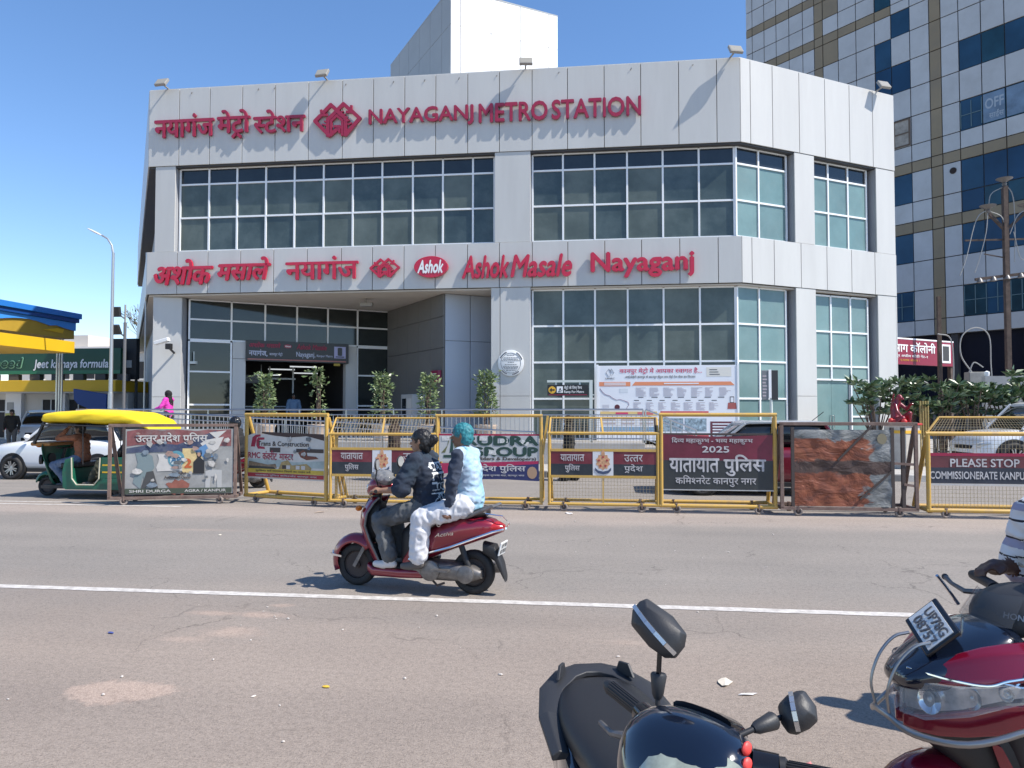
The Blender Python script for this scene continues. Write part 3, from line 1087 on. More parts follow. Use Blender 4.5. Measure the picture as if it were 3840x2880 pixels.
# direction sign on a post
rsg = thing('ramp_sign', 'black ramp for metro direction sign with yellow arrow on pale post', 'sign', (-0.42, 23.6, ZP))
M_post = mat('pale painted steel', (0.55, 0.60, 0.57), 0.5)
MB().box(-0.05, 0.05, -0.04, 0.04, 0, 1.93).box(-1.38, -0.05, -0.035, 0.035, 1.86, 1.93).box(-0.05, 0.1, -0.03, 0.03, 1.45, 1.48).build('post', M_post, rsg)
for x in (-1.1, -0.35):
    MB().box(x - 0.025, x + 0.025, -0.02, 0.02, 1.78, 1.86).build('hanger', M_post, rsg)
MB().box(-1.37, -0.08, -0.05, 0.05, 1.44, 1.78).build('board', M_sblk, rsg, bevel=0.008)
M_yel = mat('signal yellow', (0.75, 0.42, 0.04), 0.5)
MB().prism([(0.115 * math.cos(a * 0.2618), 0.115 * math.sin(a * 0.2618)) for a in range(24)], (-1.22, -0.051, 1.62), (1, 0, 0), (0, 0, 1), 0.004).build('disc', M_yel, rsg)
MB().prism([(-0.085, 0), (-0.01, 0.07), (-0.01, 0.022), (0.08, 0.022), (0.08, -0.022), (-0.01, -0.022), (-0.01, -0.07)], (-1.22, -0.056, 1.62), (1, 0, 0), (0, 0, 1), 0.004).build('arrow', M_sblk, rsg)
MB().box(-1.07, -0.88, -0.056, -0.05, 1.53, 1.73).build('pictogram_panel', M_wtxt, rsg)
MB().prism([(0, 0), (0.15, 0.05), (0.15, 0.03), (0.03, -0.01)], (-1.05, -0.062, 1.56), (1, 0, 0), (0, 0, 1), 0.004).prism([(0.05, 0.04), (0.08, 0.13), (0.1, 0.12), (0.11, 0.06)], (-1.05, -0.062, 1.56), (1, 0, 0), (0, 0, 1), 0.004).build('pictogram', M_sblk, rsg)
lettering('lettering', 'मेट^ो के लिए रैम~प', M_wtxt, rsg, -0.84, -0.28, 1.62, 1.75, -0.052, 0.004, 0.012)
lettering('lettering', 'Ramp For Metro', M_wtxt, rsg, -0.84, -0.22, 1.50, 1.60, -0.052, 0.004, 0.012)
MB().box(-1.33, -0.12, -0.054, -0.05, 1.455, 1.475).build('stripe', M_dred, rsg)

# large white information board
ib = thing('information_board', 'large white metro map and notice board against the ground floor windows', 'notice board', (-0.19, 24.55, 0.8))
M_ibw = mat('board white', (0.74, 0.76, 0.80), 0.45)
MB().box(0, 4.40, 0, 0.06, 0.0, 2.43).build('panel', M_ibw, ib, bevel=0.006)
MB().box(-0.07, 0, -0.02, 0.1, -0.0, 2.47).box(4.40, 4.46, -0.02, 0.1, 0.0, 2.47).build('edge_frame', M_frame, ib)
M_pink = mat('pink red print', (0.62, 0.06, 0.14), 0.5)
M_gry = mat('grey print', (0.10, 0.10, 0.11), 0.6)
M_fade = mat('faded print', (0.46, 0.40, 0.42), 0.6)
M_org = mat('orange band', (0.72, 0.26, 0.13), 0.5)
lettering('heading', 'कानपुर मेट^ो में आपका स~वागत है...', M_pink, ib, 0.68, 3.3, 2.14, 2.36, -0.003, 0.003, 0.012)
lettering('subheading', 'आईआईटी कानपुर से कानपुर सेंट^ल तक मेट^ो रेल सेवा का विस~तार', M_gry, ib, 0.86, 3.1, 2.00, 2.11, -0.003, 0.003, 0.008)
lettering('caption', 'UPMRC', M_gry, ib, 0.22, 0.52, 1.985, 2.04, -0.003, 0.003, 0.01)
em = MB()
for a, b in (((0.24, 2.2), (0.34, 2.33)), ((0.34, 2.33), (0.42, 2.2)), ((0.42, 2.2), (0.36, 2.08)), ((0.24, 2.2), (0.33, 2.08)), ((0.5, 2.2), (0.42, 2.33)), ((0.42, 2.33), (0.36, 2.22)), ((0.5, 2.2), (0.41, 2.08))):
    em.bar((a[0], -0.004, a[1]), (b[0], -0.004, b[1]), 0.012, 0.006)
em.build('board_emblem', M_gry, ib)
MB().prism([(0.02, 1.76), (1.03, 1.76), (1.03, 1.90), (0.02, 1.90)], (0, -0.001, 0), (1, 0, 0), (0, 0, 1), 0.004).build('orange_band', M_org, ib)
MB().prism([(1.08, 1.78), (4.32, 1.78), (4.2, 1.90), (1.18, 1.90)], (0, -0.001, 0), (1, 0, 0), (0, 0, 1), 0.004).build('orange_band', M_org, ib)
fp = MB()
for x0, n, w in ((0.18, 2, 0.7),):
    for k in range(n):
        fp.box(x0, x0 + w, -0.009, -0.006, 1.79 + k * 0.055, 1.82 + k * 0.055)
fp.box(2.1, 3.2, -0.009, -0.006, 1.825, 1.86)
fp.build('band_print', M_ibw, ib)
ln = MB()
for k in range(7):
    x0 = 1.2 + k * 0.44
    for j in range(9):
        ln.box(x0, x0 + random.uniform(0.14, 0.36), -0.004, -0.001, 1.70 - j * 0.033, 1.712 - j * 0.033)
    x0 = 1.12 + k * 0.40
    for j in range(8):
        ln.box(x0, x0 + random.uniform(0.12, 0.3), -0.004, -0.001, 1.22 - j * 0.033, 1.232 - j * 0.033)
for j in range(6):
    ln.box(0.12, 0.34, -0.004, -0.001, 1.14 - j * 0.04, 1.15 - j * 0.04)
ln.build('station_lists', M_fade, ib)['kind'] = 'stuff'
hd = MB()
for k in range(7):
    hd.box(1.28 + k * 0.42, 1.28 + k * 0.42 + random.uniform(0.14, 0.2), -0.004, -0.001, 1.385, 1.41)
    hd.box(1.14 + k * 0.41, 1.14 + k * 0.41 + 0.16, -0.004, -0.001, 1.285, 1.31)
hd.build('list_heads', M_gry, ib)
rt = [(0.04, 1.69), (0.12, 1.58), (0.22, 1.49), (0.36, 1.45), (0.46, 1.37), (0.58, 1.31), (0.70, 1.33), (0.82, 1.29), (0.95, 1.24), (0.98, 1.16), (0.93, 1.09), (0.90, 1.02)]
MB().tube([(x, -0.003, z) for x, z in rt], 0.007, 5).build('route_line', mat('purple line', (0.16, 0.05, 0.12), 0.5), ib)
MB().prism([(0.085 * math.cos(a * 0.314), 0.085 * math.sin(a * 0.314)) for a in range(20)], (0.60, -0.001, 1.08), (1, 0, 0), (0, 0, 1), 0.004).build('round_seal', mat('dark maroon print', (0.10, 0.02, 0.03), 0.5), ib)
MB().box(0.68, 0.95, -0.004, -0.001, 1.55, 1.68).build('legend_box', mat('pale legend', (0.62, 0.66, 0.70), 0.5), ib)
MB().box(3.44, 4.22, -0.004, -0.001, 2.06, 2.36).build('corner_note', mat('cream note', (0.68, 0.66, 0.60), 0.5), ib)
cn = MB()
for j in range(3):
    cn.box(3.54, 3.86 - 0.04 * j, -0.008, -0.005, 2.12 + 0.075 * j, 2.145 + 0.075 * j)
cn.build('corner_print', M_gry, ib)
bg = MB().prism([(4.09, 1.02), (4.38, 1.02), (4.36, 1.22), (4.11, 1.22)], (0, -0.001, 0), (1, 0, 0), (0, 0, 1), 0.004)
bg.build('ticket_pouch', mat('rust pouch', (0.36, 0.10, 0.09), 0.6), ib)
MB().box(4.17, 4.30, -0.006, -0.001, 1.22, 1.42).build('phone_picture', M_gry, ib)
MB().box(4.19, 4.28, -0.009, -0.006, 1.24, 1.39).build('phone_screen', M_ibw, ib)
for x0, x1, z0, z1, c in ((0.05, 1.88, 0.80, 0.94, (0.72, 0.52, 0.22)), (1.98, 3.5, 0.80, 0.95, (0.55, 0.10, 0.12)), (3.55, 4.36, 0.1, 0.62, (0.13, 0.035, 0.05)), (1.95, 3.5, 0.1, 0.20, (0.6, 0.1, 0.12)),
                          (0.05, 1.88, 0.30, 0.44, (0.22, 0.36, 0.50))):
    MB().box(x0, x1, -0.004, -0.001, z0, z1).build('colour_block', mat('block %.2f%.2f' % (x0, z0), c, 0.5), ib)
M_photo = mat('printed photo', (0.25, 0.33, 0.38), 0.5, var=0.9, scale=9)
for x0 in (2.02, 2.75):
    MB().box(x0, x0 + 0.68, -0.004, -0.001, 0.30, 0.72).build('photo_print', M_photo, ib)
MB().box(0.55, 0.95, -0.007, -0.004, 0.82, 0.91).box(1.25, 1.75, -0.007, -0.004, 0.84, 0.88).box(1.25, 1.75, -0.007, -0.004, 0.9, 0.92).build('band_print', M_pink, ib)
sd = MB()
for j in range(5):
    sd.box(3.62, 4.3 - random.uniform(0, 0.3), -0.008, -0.005, 0.16 + j * 0.09, 0.20 + j * 0.09)
sd.build('block_print', M_ibw, ib)
pl = MB()
for j in range(6):
    pl.box(0.12 + (j % 3) * 0.6, 0.55 + (j % 3) * 0.6, -0.004, -0.001, 0.52 + (j // 3) * 0.12, 0.58 + (j // 3) * 0.12)
pl.build('small_print', M_fade, ib)

# sign post standing before the right face
ps = thing('sign_post', 'grey double panel information pylon on a pole before the right facade', 'sign', (5.05, 23.6, 0.15))
MB().cyl((0, 0, 0), (0, 0, 2.1), 0.045, n=12).build('pole', M_post, ps, smooth=True)
MB().box(-0.28, -0.08, -0.05, 0.02, 1.95, 2.85).build('left_panel', mat('grey panel face', (0.18, 0.19, 0.2), 0.5), ps, bevel=0.01)
MB().box(-0.08, 0.0, -0.07, 0.02, 2.0, 2.87).build('light_strip', M_wtxt, ps)
MB().box(0.0, 0.2, -0.05, 0.02, 1.95, 2.85).build('right_panel', mat('dark panel face', (0.03, 0.03, 0.033), 0.4), ps, bevel=0.01)
pk = MB()
for j in range(7):
    pk.box(-0.26, -0.12 - random.uniform(0, 0.05), -0.056, -0.05, 2.05 + j * 0.1, 2.09 + j * 0.1)
pk.build('print', M_fade, ps)

# floodlights on the parapet
M_lampbody = mat('grey lamp housing', (0.28, 0.27, 0.25), 0.5)
M_lens = mat('lamp lens', (0.32, 0.30, 0.25), 0.25, spec=0.6)
fl0 = None
for lab, M, s in (('floodlight on the left end of the station parapet', FM, -15.51), ('floodlight on the parapet above the upper emblem', FM, -9.58),
                  ('floodlight on the parapet beside the white plant room', FM, -2.6), ('floodlight on the parapet at the corner', FM, 4.15),
                  ('floodlight on the parapet of the sunlit right face', RFM, 6.35)):
    w = ST.matrix_basis @ (M @ V((s, 0, ZT)))
    ry = AR if M is RFM else 0
    t = thing('floodlight', lab, 'floodlight', tuple(w), ry + random.uniform(-0.3, 0.3), 'floodlights along the parapet')
    mb = MB(Matrix.Translation((0, -0.32, 0.12)) @ Matrix.Rotation(R(-35), 4, 'X'))
    mb.box(-0.22, 0.22, -0.05, 0.05, -0.17, 0.17).build('housing', M_lampbody, t, bevel=0.015)
    MB(Matrix.Translation((0, -0.32, 0.12)) @ Matrix.Rotation(R(-35), 4, 'X')).box(-0.19, 0.19, -0.056, -0.05, -0.14, 0.14).build('lens', M_lens, t)
    MB().bar((0, -0.28, 0.08), (0, 0.12, 0.03), 0.05, 0.03).bar((0, 0.1, 0.03), (0, 0.1, 0.0), 0.1, 0.1).build('arm', M_lampbody, t)
# small fixing brackets left along the parapet and under the band
brk = thing('facade_fixings', 'row of small empty wire brackets along the top of the station facade', 'brackets', (-6, 24.69, 13.1))
for k, x in enumerate((-14.6, -12.1, -11.5, -8.9, -7.2, -6.1, -4.9, -3.6, -1.5, 0.9, 2.9)):
    MB().bar((x + 6, 0, -0.03 + random.uniform(-.03, .03)), (x + 6 + 0.04, -0.02, 0.02), 0.02).build('bracket', M_lampbody, brk)
# security camera on the pillar
cc = thing('security_camera', 'white security camera on a bracket on the entrance pillar', 'camera', (-15.3, 24.95, 3.92))
MB(Matrix.Rotation(R(-15), 4, 'Y')).box(-0.30, 0.25, -0.62, -0.44, 0.22, 0.36).build('body', mat('white plastic', (0.8, 0.8, 0.78), 0.4), cc, bevel=0.03)
MB().box(0.0, 0.2, -0.5, -0.35, 0.0, 0.2).bar((0.1, -0.42, 0.05), (0.05, 0.0, -0.1), 0.06).build('bracket', mat('black plastic', (0.02, 0.02, 0.022), 0.5), cc, bevel=0.01)
c2 = thing('wall_light', 'small pale wall light hung on the entrance glass', 'lamp', (-14.72, 25.35, 3.45))
MB().box(-0.1, 0.12, -0.12, 0, 0, 0.09).box(-0.01, 0.02, -0.05, -0.02, 0.09, 0.45).build('housing', M_post, c2)
c3 = thing('soffit_camera', 'small bracket camera under the entrance soffit', 'camera', (-8.6, 26.2, ZB0 - 0.35))
MB().box(-0.2, 0.25, -0.1, 0.1, 0, 0.14).cyl((0, 0, 0.14), (0, 0, 0.3), 0.03).build('body', M_lampbody, c3, bevel=0.02)

# ---- railings
M_rail = mat('stainless rail', (0.46, 0.47, 0.48), 0.28, metal=1.0)
M_bal = mat('painted baluster', (0.40, 0.41, 0.42), 0.4, metal=0.6)


def railing(label, p, q, z0p, z0q, h=1.0, step=0.14, post=1.6):
    p, q = V((*p, z0p)), V((*q, z0q))
    t = thing('railing', label, 'railing', tuple(p))
    d = q - p
    n = max(2, int(d.length / step))
    for k, (zz_, r) in enumerate(((h, 0.028), (h - 0.16, 0.018), (0.12, 0.018))):
        MB().cyl((0, 0, zz_), d + V((0, 0, zz_)), r, n=8).build('handrail' if k == 0 else 'rail', M_rail, t, smooth=True)
    b0 = None
    for i in range(n):
        c = d * ((i + 0.5) / n)
        if b0 is None:
            b0 = MB().cyl((0, 0, 0.12), (0, 0, h - 0.16), 0.011, n=6).build('baluster', M_bal, t, smooth=True, loc=tuple(c))
        else:
            shared(b0, 'baluster', t, tuple(c))
    m = max(1, round(d.length / post))
    b1 = None
    for i in range(m + 1):
        c = d * (i / m)
        if b1 is None:
            b1 = MB().cyl((0, 0, 0), (0, 0, h), 0.026, n=8).build('post', M_rail, t, smooth=True, loc=tuple(c))
        else:
            shared(b1, 'post', t, tuple(c))
    return t


railing('long steel railing along the edge of the entrance platform', (-17.3, 22.72), (1.15, 22.72), ZP, ZP)
railing('steel railing sloping down beside the entrance steps', (1.22, 22.72), (2.7, 22.72), ZP, 0.2, 1.0, 0.16, 1.0)
railing('steel railing running down along the entrance ramp', (-14, 21.4), (-2.0, 21.4), 0.77, 0.2, 0.95)

# ---- potted climbers on the platform
def leaf_cloud(name, pts_nrm, size, m, parent=None, seed=1, fold=0.25, aspect=0.5, kind=None):
    rnd = random.Random(seed)
    vv, ff = [], []
    for p, nrm in pts_nrm:
        l = size * rnd.uniform(0.6, 1.35)
        d = (V(nrm) + V((rnd.uniform(-1, 1), rnd.uniform(-1, 1), rnd.uniform(-0.6, 0.9)))).normalized()
        s = d.cross(V((rnd.uniform(-1, 1), rnd.uniform(-1, 1), rnd.uniform(-1, 1))))
        if s.length < 1e-4:
            continue
        s = s.normalized() * l * aspect
        up = s.cross(d).normalized() * l * fold
        p = V(p)
        o = len(vv)
        vv += [p, p + d * l * 0.5 + s * 0.5 + up * 0.5, p + d * l, p + d * l * 0.5 - s * 0.5 + up * 0.5, p + d * l * 0.5]
        ff += [(o, o + 4, o + 1), (o + 4, o + 2, o + 1), (o, o + 3, o + 4), (o + 4, o + 3, o + 2)]
    me = bpy.data.meshes.new(name)
    me.from_pydata([tuple(v) for v in vv], [], ff)
    for mm in (m if isinstance(m, list) else [m]):
        me.materials.append(mm)
    if isinstance(m, list):
        for i, pl_ in enumerate(me.polygons):
            pl_.material_index = random.Random(i // 4 * 7 + seed).randrange(len(m))
    o = bpy.data.objects.new(name, me)
    C.objects.link(o)
    if parent:
        o.parent = parent
    return o


M_leafA = mat('climber leaf', (0.10, 0.15, 0.055), 0.38, var=0.35, scale=9)
M_leafB = mat('climber leaf pale', (0.22, 0.28, 0.13), 0.35, var=0.3, scale=9)
M_bark = mat('brown bark', (0.14, 0.10, 0.075), 0.9, var=0.3, scale=20)
M_pot = mat('cream pot', (0.56, 0.45, 0.36), 0.7, var=0.12, scale=5)


def potted(label, x, y, top, n, w, seed, bare=0.0):
    rnd = random.Random(seed)
    t = thing('potted_climber', label, 'potted plant', (x, y, ZP), rnd.uniform(0, 6), 'potted climbers on the entrance platform')
    MB().lathe([(0.20, 0), (0.27, 0.02), (0.33, 0.42), (0.36, 0.46), (0.36, 0.52), (0.30, 0.52), (0.28, 0.46)], (0, 0, 0), n=20).build('pot', M_pot, t, smooth=True)
    st_ = MB()
    for k in range(4):
        a = k * 1.6
        st_.tube([(0.12 * math.cos(a), 0.12 * math.sin(a), 0.4), (0.05 * math.cos(a + 1), 0.05 * math.sin(a + 1), 1.0), (0.08 * math.cos(a + 2), 0.08 * math.sin(a + 2), top - ZP - 0.25)], [0.025, 0.018, 0.008], 6)
    st_.build('stem', M_bark, t)
    pts = []
    h0, h1 = 0.75, top - ZP
    for _ in range(n):
        u = rnd.random() ** 0.9
        if bare and 0.25 < u < 0.6 and rnd.random() < bare:
            continue
        z = h0 + (h1 - h0) * u
        r = w * (1 - 0.55 * u) * (0.65 + 0.5 * noise.noise((u * 5, seed * 3.1, 0)) + 0.25) * math.sqrt(rnd.uniform(0.25, 1))
        a = rnd.uniform(0, 2 * math.pi)
        pts.append(((r * math.cos(a), r * math.sin(a), z), (math.cos(a), math.sin(a), 0.1)))
    for _ in range(max(4, n // 60)):
        a = rnd.uniform(0, 6.28)
        for k in range(7):
            rr = 0.1 + 0.05 * k
            pts.append(((rr * math.cos(a), rr * math.sin(a), h1 - 0.15 + 0.03 * k + rnd.uniform(-0.6, 0)), (math.cos(a), math.sin(a), 0.2)))
    leaf_cloud('foliage', pts, 0.13, [M_leafA, M_leafB, M_leafB], t, seed)
    return t


potted('full leafy potted climber nearest the left entrance column', -11.14, 23.5, 3.0, 620, 0.40, 3)
potted('thin half bare potted climber before the dark entrance', -9.3, 23.5, 3.18, 330, 0.34, 5, 0.75)
potted('potted climber with one shoot reaching out to the left', -7.14, 23.5, 3.0, 520, 0.40, 8, 0.2)
potted('potted climber beside the grey ticket cabinet', -5.62, 23.5, 2.95, 520, 0.38, 13, 0.2)
potted('dense dark potted climber beside the round plaque pier', -3.74, 23.5, 3.0, 700, 0.40, 21)
# ================================================================= TOWER BEHIND
TA = R(-48.5)
TW = thing('office_tower', 'tall office tower with grey beige and blue panel grid behind the station', 'office tower', (21.16, 48.97, 0), TA)
M_tl = mat('silver composite panel', (0.43, 0.445, 0.46), 0.45, var=0.08, scale=0.35, dirt=0.35, dirtcol=(0.28, 0.27, 0.26), dscale=0.8)
M_tb = mat('bronze beige panel', (0.235, 0.185, 0.115), 0.5, var=0.12, scale=0.4, dirt=0.3, dirtcol=(0.16, 0.14, 0.12), dscale=0.7)
M_tg = mat('blue tower glass', (0.010, 0.042, 0.095), 0.2, spec=0.35, var=0.25, scale=0.4)
M_tgs = [M_tg, mat('blue tower glass lighter', (0.016, 0.058, 0.115), 0.3, spec=0.3, var=0.3, scale=0.5), mat('teal tower glass', (0.010, 0.045, 0.070), 0.1, spec=0.45, var=0.4, scale=0.6)]
M_tbk = mat('dark joint', (0.05, 0.05, 0.055), 0.9)
TC = [-14.95, -14.35, -13.25, -12.17, -11.05, -9.9, -8.96, -8.28, -7.1, -5.77, -4.45, -3.34, -2.1, -0.88, -0.18, 0.87, 2.14, 3.41, 4.68, 5.9, 7.1, 8.3, 9.5]
TR = [6.48, 7.48, 9.39, 11.26, 13.14, 13.87, 15.15, 17.08, 17.78, 18.88, 20.75, 22.63, 24.5, 26.4, 28.0, 28.65, 29.85, 31.2, 31.85, 33.2, 34.6]
beige_rows = {13.14, 17.08, 28.0, 31.2}
blue = set()
for c in (15, 16, 17, 18, 19, 20, 21):
    for z in (22.63, 18.88, 15.15, 13.87, 11.26, 7.48):
        blue.add((c, z))
for c, z in ((11, 26.4), (10, 24.5), (11, 22.63), (10, 28.65), (10, 22.63), (15, 29.85), (11, 15.15), (11, 11.26), (11, 7.48), (10, 15.15), (10, 11.26), (10, 7.48), (16, 29.85), (17, 29.85)):
    blue.add((c, z))
_tp = {}
for ci, (a, b) in enumerate(zip(TC, TC[1:])):
    for ri, (z0, z1) in enumerate(zip(TR, TR[1:])):
        w, h = b - a - 0.05, z1 - z0 - 0.05
        narrow = ci in (0, 6, 13)
        m = M_tl
        nm = 'panel'
        if ci in (6, 13):
            m = M_tb
        elif z0 in beige_rows and not (z0 in (28.0, 31.2) and ci > 10) and not (z0 in (13.14, 17.08) and ci < 7):
            m = M_tb
        elif ci == 7 and z0 in (29.85, 26.4):
            m = M_tb
        if (ci, z0) in blue:
            m, nm = random.choice(M_tgs), 'pane'
        k = (round(w, 2), round(h, 2), m.name)
        if k not in _tp:
            o = _tp[k] = MB().box(0, w, 0, 0.06, 0, h).build(nm, m, TW, bevel=0.012, seg=1)
        else:
            o = shared(_tp[k], nm, TW, (0, 0, 0))
        o.matrix_local = Matrix.Translation((a + 0.025, (0.04 if nm == 'pane' else random.uniform(0, 0.012)), z0 + 0.025)) @ Matrix.Rotation(R(random.uniform(-0.25, 0.25)), 4, 'Z')
MB().box(-14.9, 9.5, 0.09, 30, 6.48, 34.7).build('tower_core', M_tbk, TW)
MB().box(-14.8, 9.5, 0.5, 30, 0, 6.47).build('dark_base', mat('navy glass base', (0.006, 0.009, 0.02), 0.2, spec=0.3), TW)
for i in range(6):
    MB().box(-12 + i * 4, -11.6 + i * 4, 0.2, 0.6, 0, 6.46).build('base_column', M_tbk, TW)
# open window with a wooden leaf, round vent, window bars and old posters in the grid
wo = MB().box(-3.2, -2.2, -0.03, 0.02, 18.98, 20.66).build('open_window', mat('old curtain', (0.30, 0.28, 0.25), 0.8, var=0.3, scale=3), TW)
MB().box(-3.26, -3.16, -0.07, 0.0, 18.93, 20.7).box(-2.24, -2.14, -0.07, 0.0, 18.93, 20.7).box(-3.16, -2.24, -0.06, 0.0, 19.75, 19.83).box(-3.16, -2.24, -0.06, 0.0, 18.93, 19.02).box(-3.16, -2.24, -0.06, 0.0, 20.62, 20.7).build('window_frame', mat('old timber', (0.12, 0.09, 0.07), 0.8), TW)
MB().lathe([(0.2, 0), (0.2, 0.05), (0.0, 0.05)], (0.42, -0.03, 16.55), (0, 1, 0), 20).build('vent_hole', mat('rust hole', (0.03, 0.02, 0.018), 0.9), TW)
for (a, b, z0, z1) in ((0.92, 3.36, 7.6, 9.3), (3.46, 4.6, 7.6, 9.3), (-4.4, -2.15, 7.6, 9.3), (0.92, 2.1, 19.0, 20.6)):
    g = MB()
    n = max(2, int((b - a) / 0.6))
    for i in range(n + 1):
        x = a + (b - a) * i / n
        g.box(x - 0.02, x + 0.02, 0.0, 0.04, z0, z1)
    g.box(a, b, 0.0, 0.04, (z0 + z1) / 2 - 0.02, (z0 + z1) / 2 + 0.02)
    g.build('glazing_bars', mat('teal glazing bar', (0.10, 0.17, 0.20), 0.5), TW)
M_ptr = mat('faded blue poster', (0.13, 0.20, 0.29), 0.6, var=0.3, scale=1.2)
for a in (2.18, 3.45):
    MB().box(a, a + 1.17, 0.02, 0.035, 18.95, 20.68).build('poster', M_ptr, TW)
lettering('poster_lettering', 'OFF', mat('faded poster lettering', (0.32, 0.38, 0.45), 0.6), TW, 2.3, 3.3, 19.75, 20.35, 0.018, 0.004, 0.02)
lettering('poster_lettering', 'साईंस', mat('faded poster lettering', (0.32, 0.38, 0.45), 0.6), TW, 2.5, 3.3, 19.1, 19.55, 0.018, 0.004, 0.01)

# ================================================================= FUEL STATION ON THE LEFT
M_yb = mat('fuel yellow', (0.70, 0.42, 0.012), 0.45, var=0.06, scale=0.8)
M_bb = mat('fuel blue', (0.02, 0.17, 0.55), 0.4, var=0.05, scale=0.8)
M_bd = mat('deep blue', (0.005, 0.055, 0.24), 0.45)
M_wall = mat('cream wall', (0.55, 0.52, 0.48), 0.8, var=0.08, scale=0.7)
fs = thing('fuel_station_shop', 'low fuel station shop with yellow fascia behind the parked white cars', 'shop', (-30, 38, 0.15))
MB().box(-8, 4.1, 0, 6, 0, 2.55).build('wall', M_wall, fs)
MB().box(-9, 4.05, -1.0, 6, 2.62, 3.24).build('fascia', M_yb, fs, bevel=0.02)
MB().box(-9, 4.0, -0.95, 6, 2.55, 2.62).build('soffit', M_wall, fs)
for x in (-3.05, 0.15, 1.85):
    MB().box(x, x + (0.95 if x < -1 else 0.4), -0.25, 0.0, 0, 2.55).build('column', mat('white column', (0.74, 0.73, 0.72), 0.6), fs)
MB().box(-3.05, -2.45, -0.262, -0.25, 0.75, 1.45).build('notice', mat('olive notice', (0.42, 0.40, 0.12), 0.6), fs)
MB().box(-3.05, -2.45, -0.262, -0.25, 0.55, 0.75).build('notice', mat('crimson notice', (0.40, 0.03, 0.09), 0.6), fs)
MB().box(-2.95, -2.55, -0.27, -0.25, 1.6, 2.05).build('panel', mat('grey notice', (0.3, 0.3, 0.29), 0.6), fs)
for x0, x1 in ((-1.0, 0.1), (0.6, 1.8), (-5.0, -3.2), (2.4, 2.95)):
    w = MB().box(x0, x1, -0.03, 0.0, 0.1, 2.2).build('window', M_dark, fs)
    MB().box(x0, x1, -0.06, -0.03, 1.5, 1.56).box((x0 + x1) / 2 - 0.03, (x0 + x1) / 2 + 0.03, -0.06, -0.03, 1.56, 2.2).box(x0, x0 + 0.05, -0.06, -0.03, 0.1, 2.2).box(x1 - 0.05, x1, -0.06, -0.03, 0.1, 2.2).build('frame', M_fr2, w)
MB().box(-1.9, 0.1, -0.2, -0.07, 0.15, 1.45).build('blue_freezer', mat('freezer blue', (0.012, 0.05, 0.17), 0.35, var=0.3, scale=3), fs, bevel=0.03)
MB().box(-1.85, 0.05, -0.24, -0.2, 0.2, 0.75).build('freezer_sign', mat('pale blue sign', (0.08, 0.17, 0.36), 0.5), fs)
MB().box(1.9, 2.9, -0.35, -0.05, 0.1, 1.4).build('vending_machine', mat('grey machine', (0.33, 0.34, 0.35), 0.5), fs, bevel=0.03)
gb = thing('green_banner', 'long green hoarding reading Jeet ka naya formula above the shop', 'hoarding', (-30, 37.6, 3.4))
MB().box(-9, 3.9, 0, 0.25, 0.35, 1.75).build('panel', mat('dark green vinyl', (0.012, 0.075, 0.042), 0.45, var=0.2, scale=0.5), gb)
MB().box(-9, 3.9, -0.01, 0.0, 0.36, 0.55).build('light_stripe', mat('mid green vinyl', (0.02, 0.17, 0.09), 0.45), gb)
M_gsp = mat('pale green lettering', (0.25, 0.5, 0.3), 0.5)
lettering('lettering', 'Speed', M_gsp, gb, -4.1, -1.88, 0.52, 1.28, -0.012, 0.01, 0.045, 0.2)
lettering('lettering', 'Speed', mat('very dark green lettering', (0.006, 0.045, 0.022), 0.5), gb, -4.05, -1.93, 0.56, 1.24, -0.03, 0.01, 0.02, 0.2)
lettering('lettering', 'Jeet ka naya formula', M_wtxt, gb, -1.25, 3.2, 0.55, 1.15, -0.012, 0.012, 0.025, 0.15)
for k in range(10):
    MB().box(-8 + k * 1.3, -7.4 + k * 1.3, 0.02, 0.3, -0.05, 0.34).build('support', M_lintel, gb)
hb = thing('dark_hoarding', 'black back of a hoarding standing beside the green banner', 'hoarding', (-26.2, 38.0, 0.15))
MB().box(-0.75, 0.75, 0, 0.3, 3.3, 5.55).build('panel', mat('black steel sheet', (0.012, 0.012, 0.013), 0.6), hb)
MB().cyl((-0.3, 0.4, 0), (-0.3, 0.4, 3.4), 0.08).cyl((0.5, 0.4, 0), (0.5, 0.4, 3.4), 0.08).build('post', M_lintel, hb)
MB().box(0.18, 0.5, -0.03, 0, 3.95, 4.35).build('box', mat('grey box', (0.35, 0.35, 0.33), 0.6), hb)
bf = thing('blue_totem', 'dark blue curved totem panel beside the fuel station shop', 'totem', (-27.0, 36.4, 0.15))
pts = [(-0.75, 2.75), (1.15, 2.45), (1.1, 0.1), (0.75, 0.1), (0.62, 0.9), (0.35, 1.45), (0.0, 1.75), (-0.5, 1.95), (-0.72, 2.2)]
MB().prism(pts, (0, 0, 0), (1, 0, 0), (0, 0, 1), 0.25).build('panel', M_bd, bf, bevel=0.02)
MB().box(0.75, 1.0, -0.2, -0.02, 0, 0.3).build('base', M_conc, bf)
cp = thing('fuel_canopy', 'blue and yellow fuel station canopy at the left edge', 'canopy', (-23.0, 28.0, 0.15))
MB().box(-14, 0.30, -8, 2.04, 5.60, 5.83).build('top_slab', M_bb, cp, bevel=0.01)
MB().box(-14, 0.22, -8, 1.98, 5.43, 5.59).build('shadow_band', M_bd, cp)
n = 26
wave = [(-8 + 9.9 * i / n, 5.42) for i in range(n + 1)]
wave += [(-8 + 9.9 * i / n, 5.12 + 0.16 * math.sin(i * 0.42) + (0.12 if i > 22 else 0)) for i in range(n, -1, -1)]
MB().prism(wave, (0.06, 0, 0), (0, 1, 0), (0, 0, 1), 0.06).build('wave_fascia', mat('light blue fascia', (0.05, 0.27, 0.75), 0.4), cp)
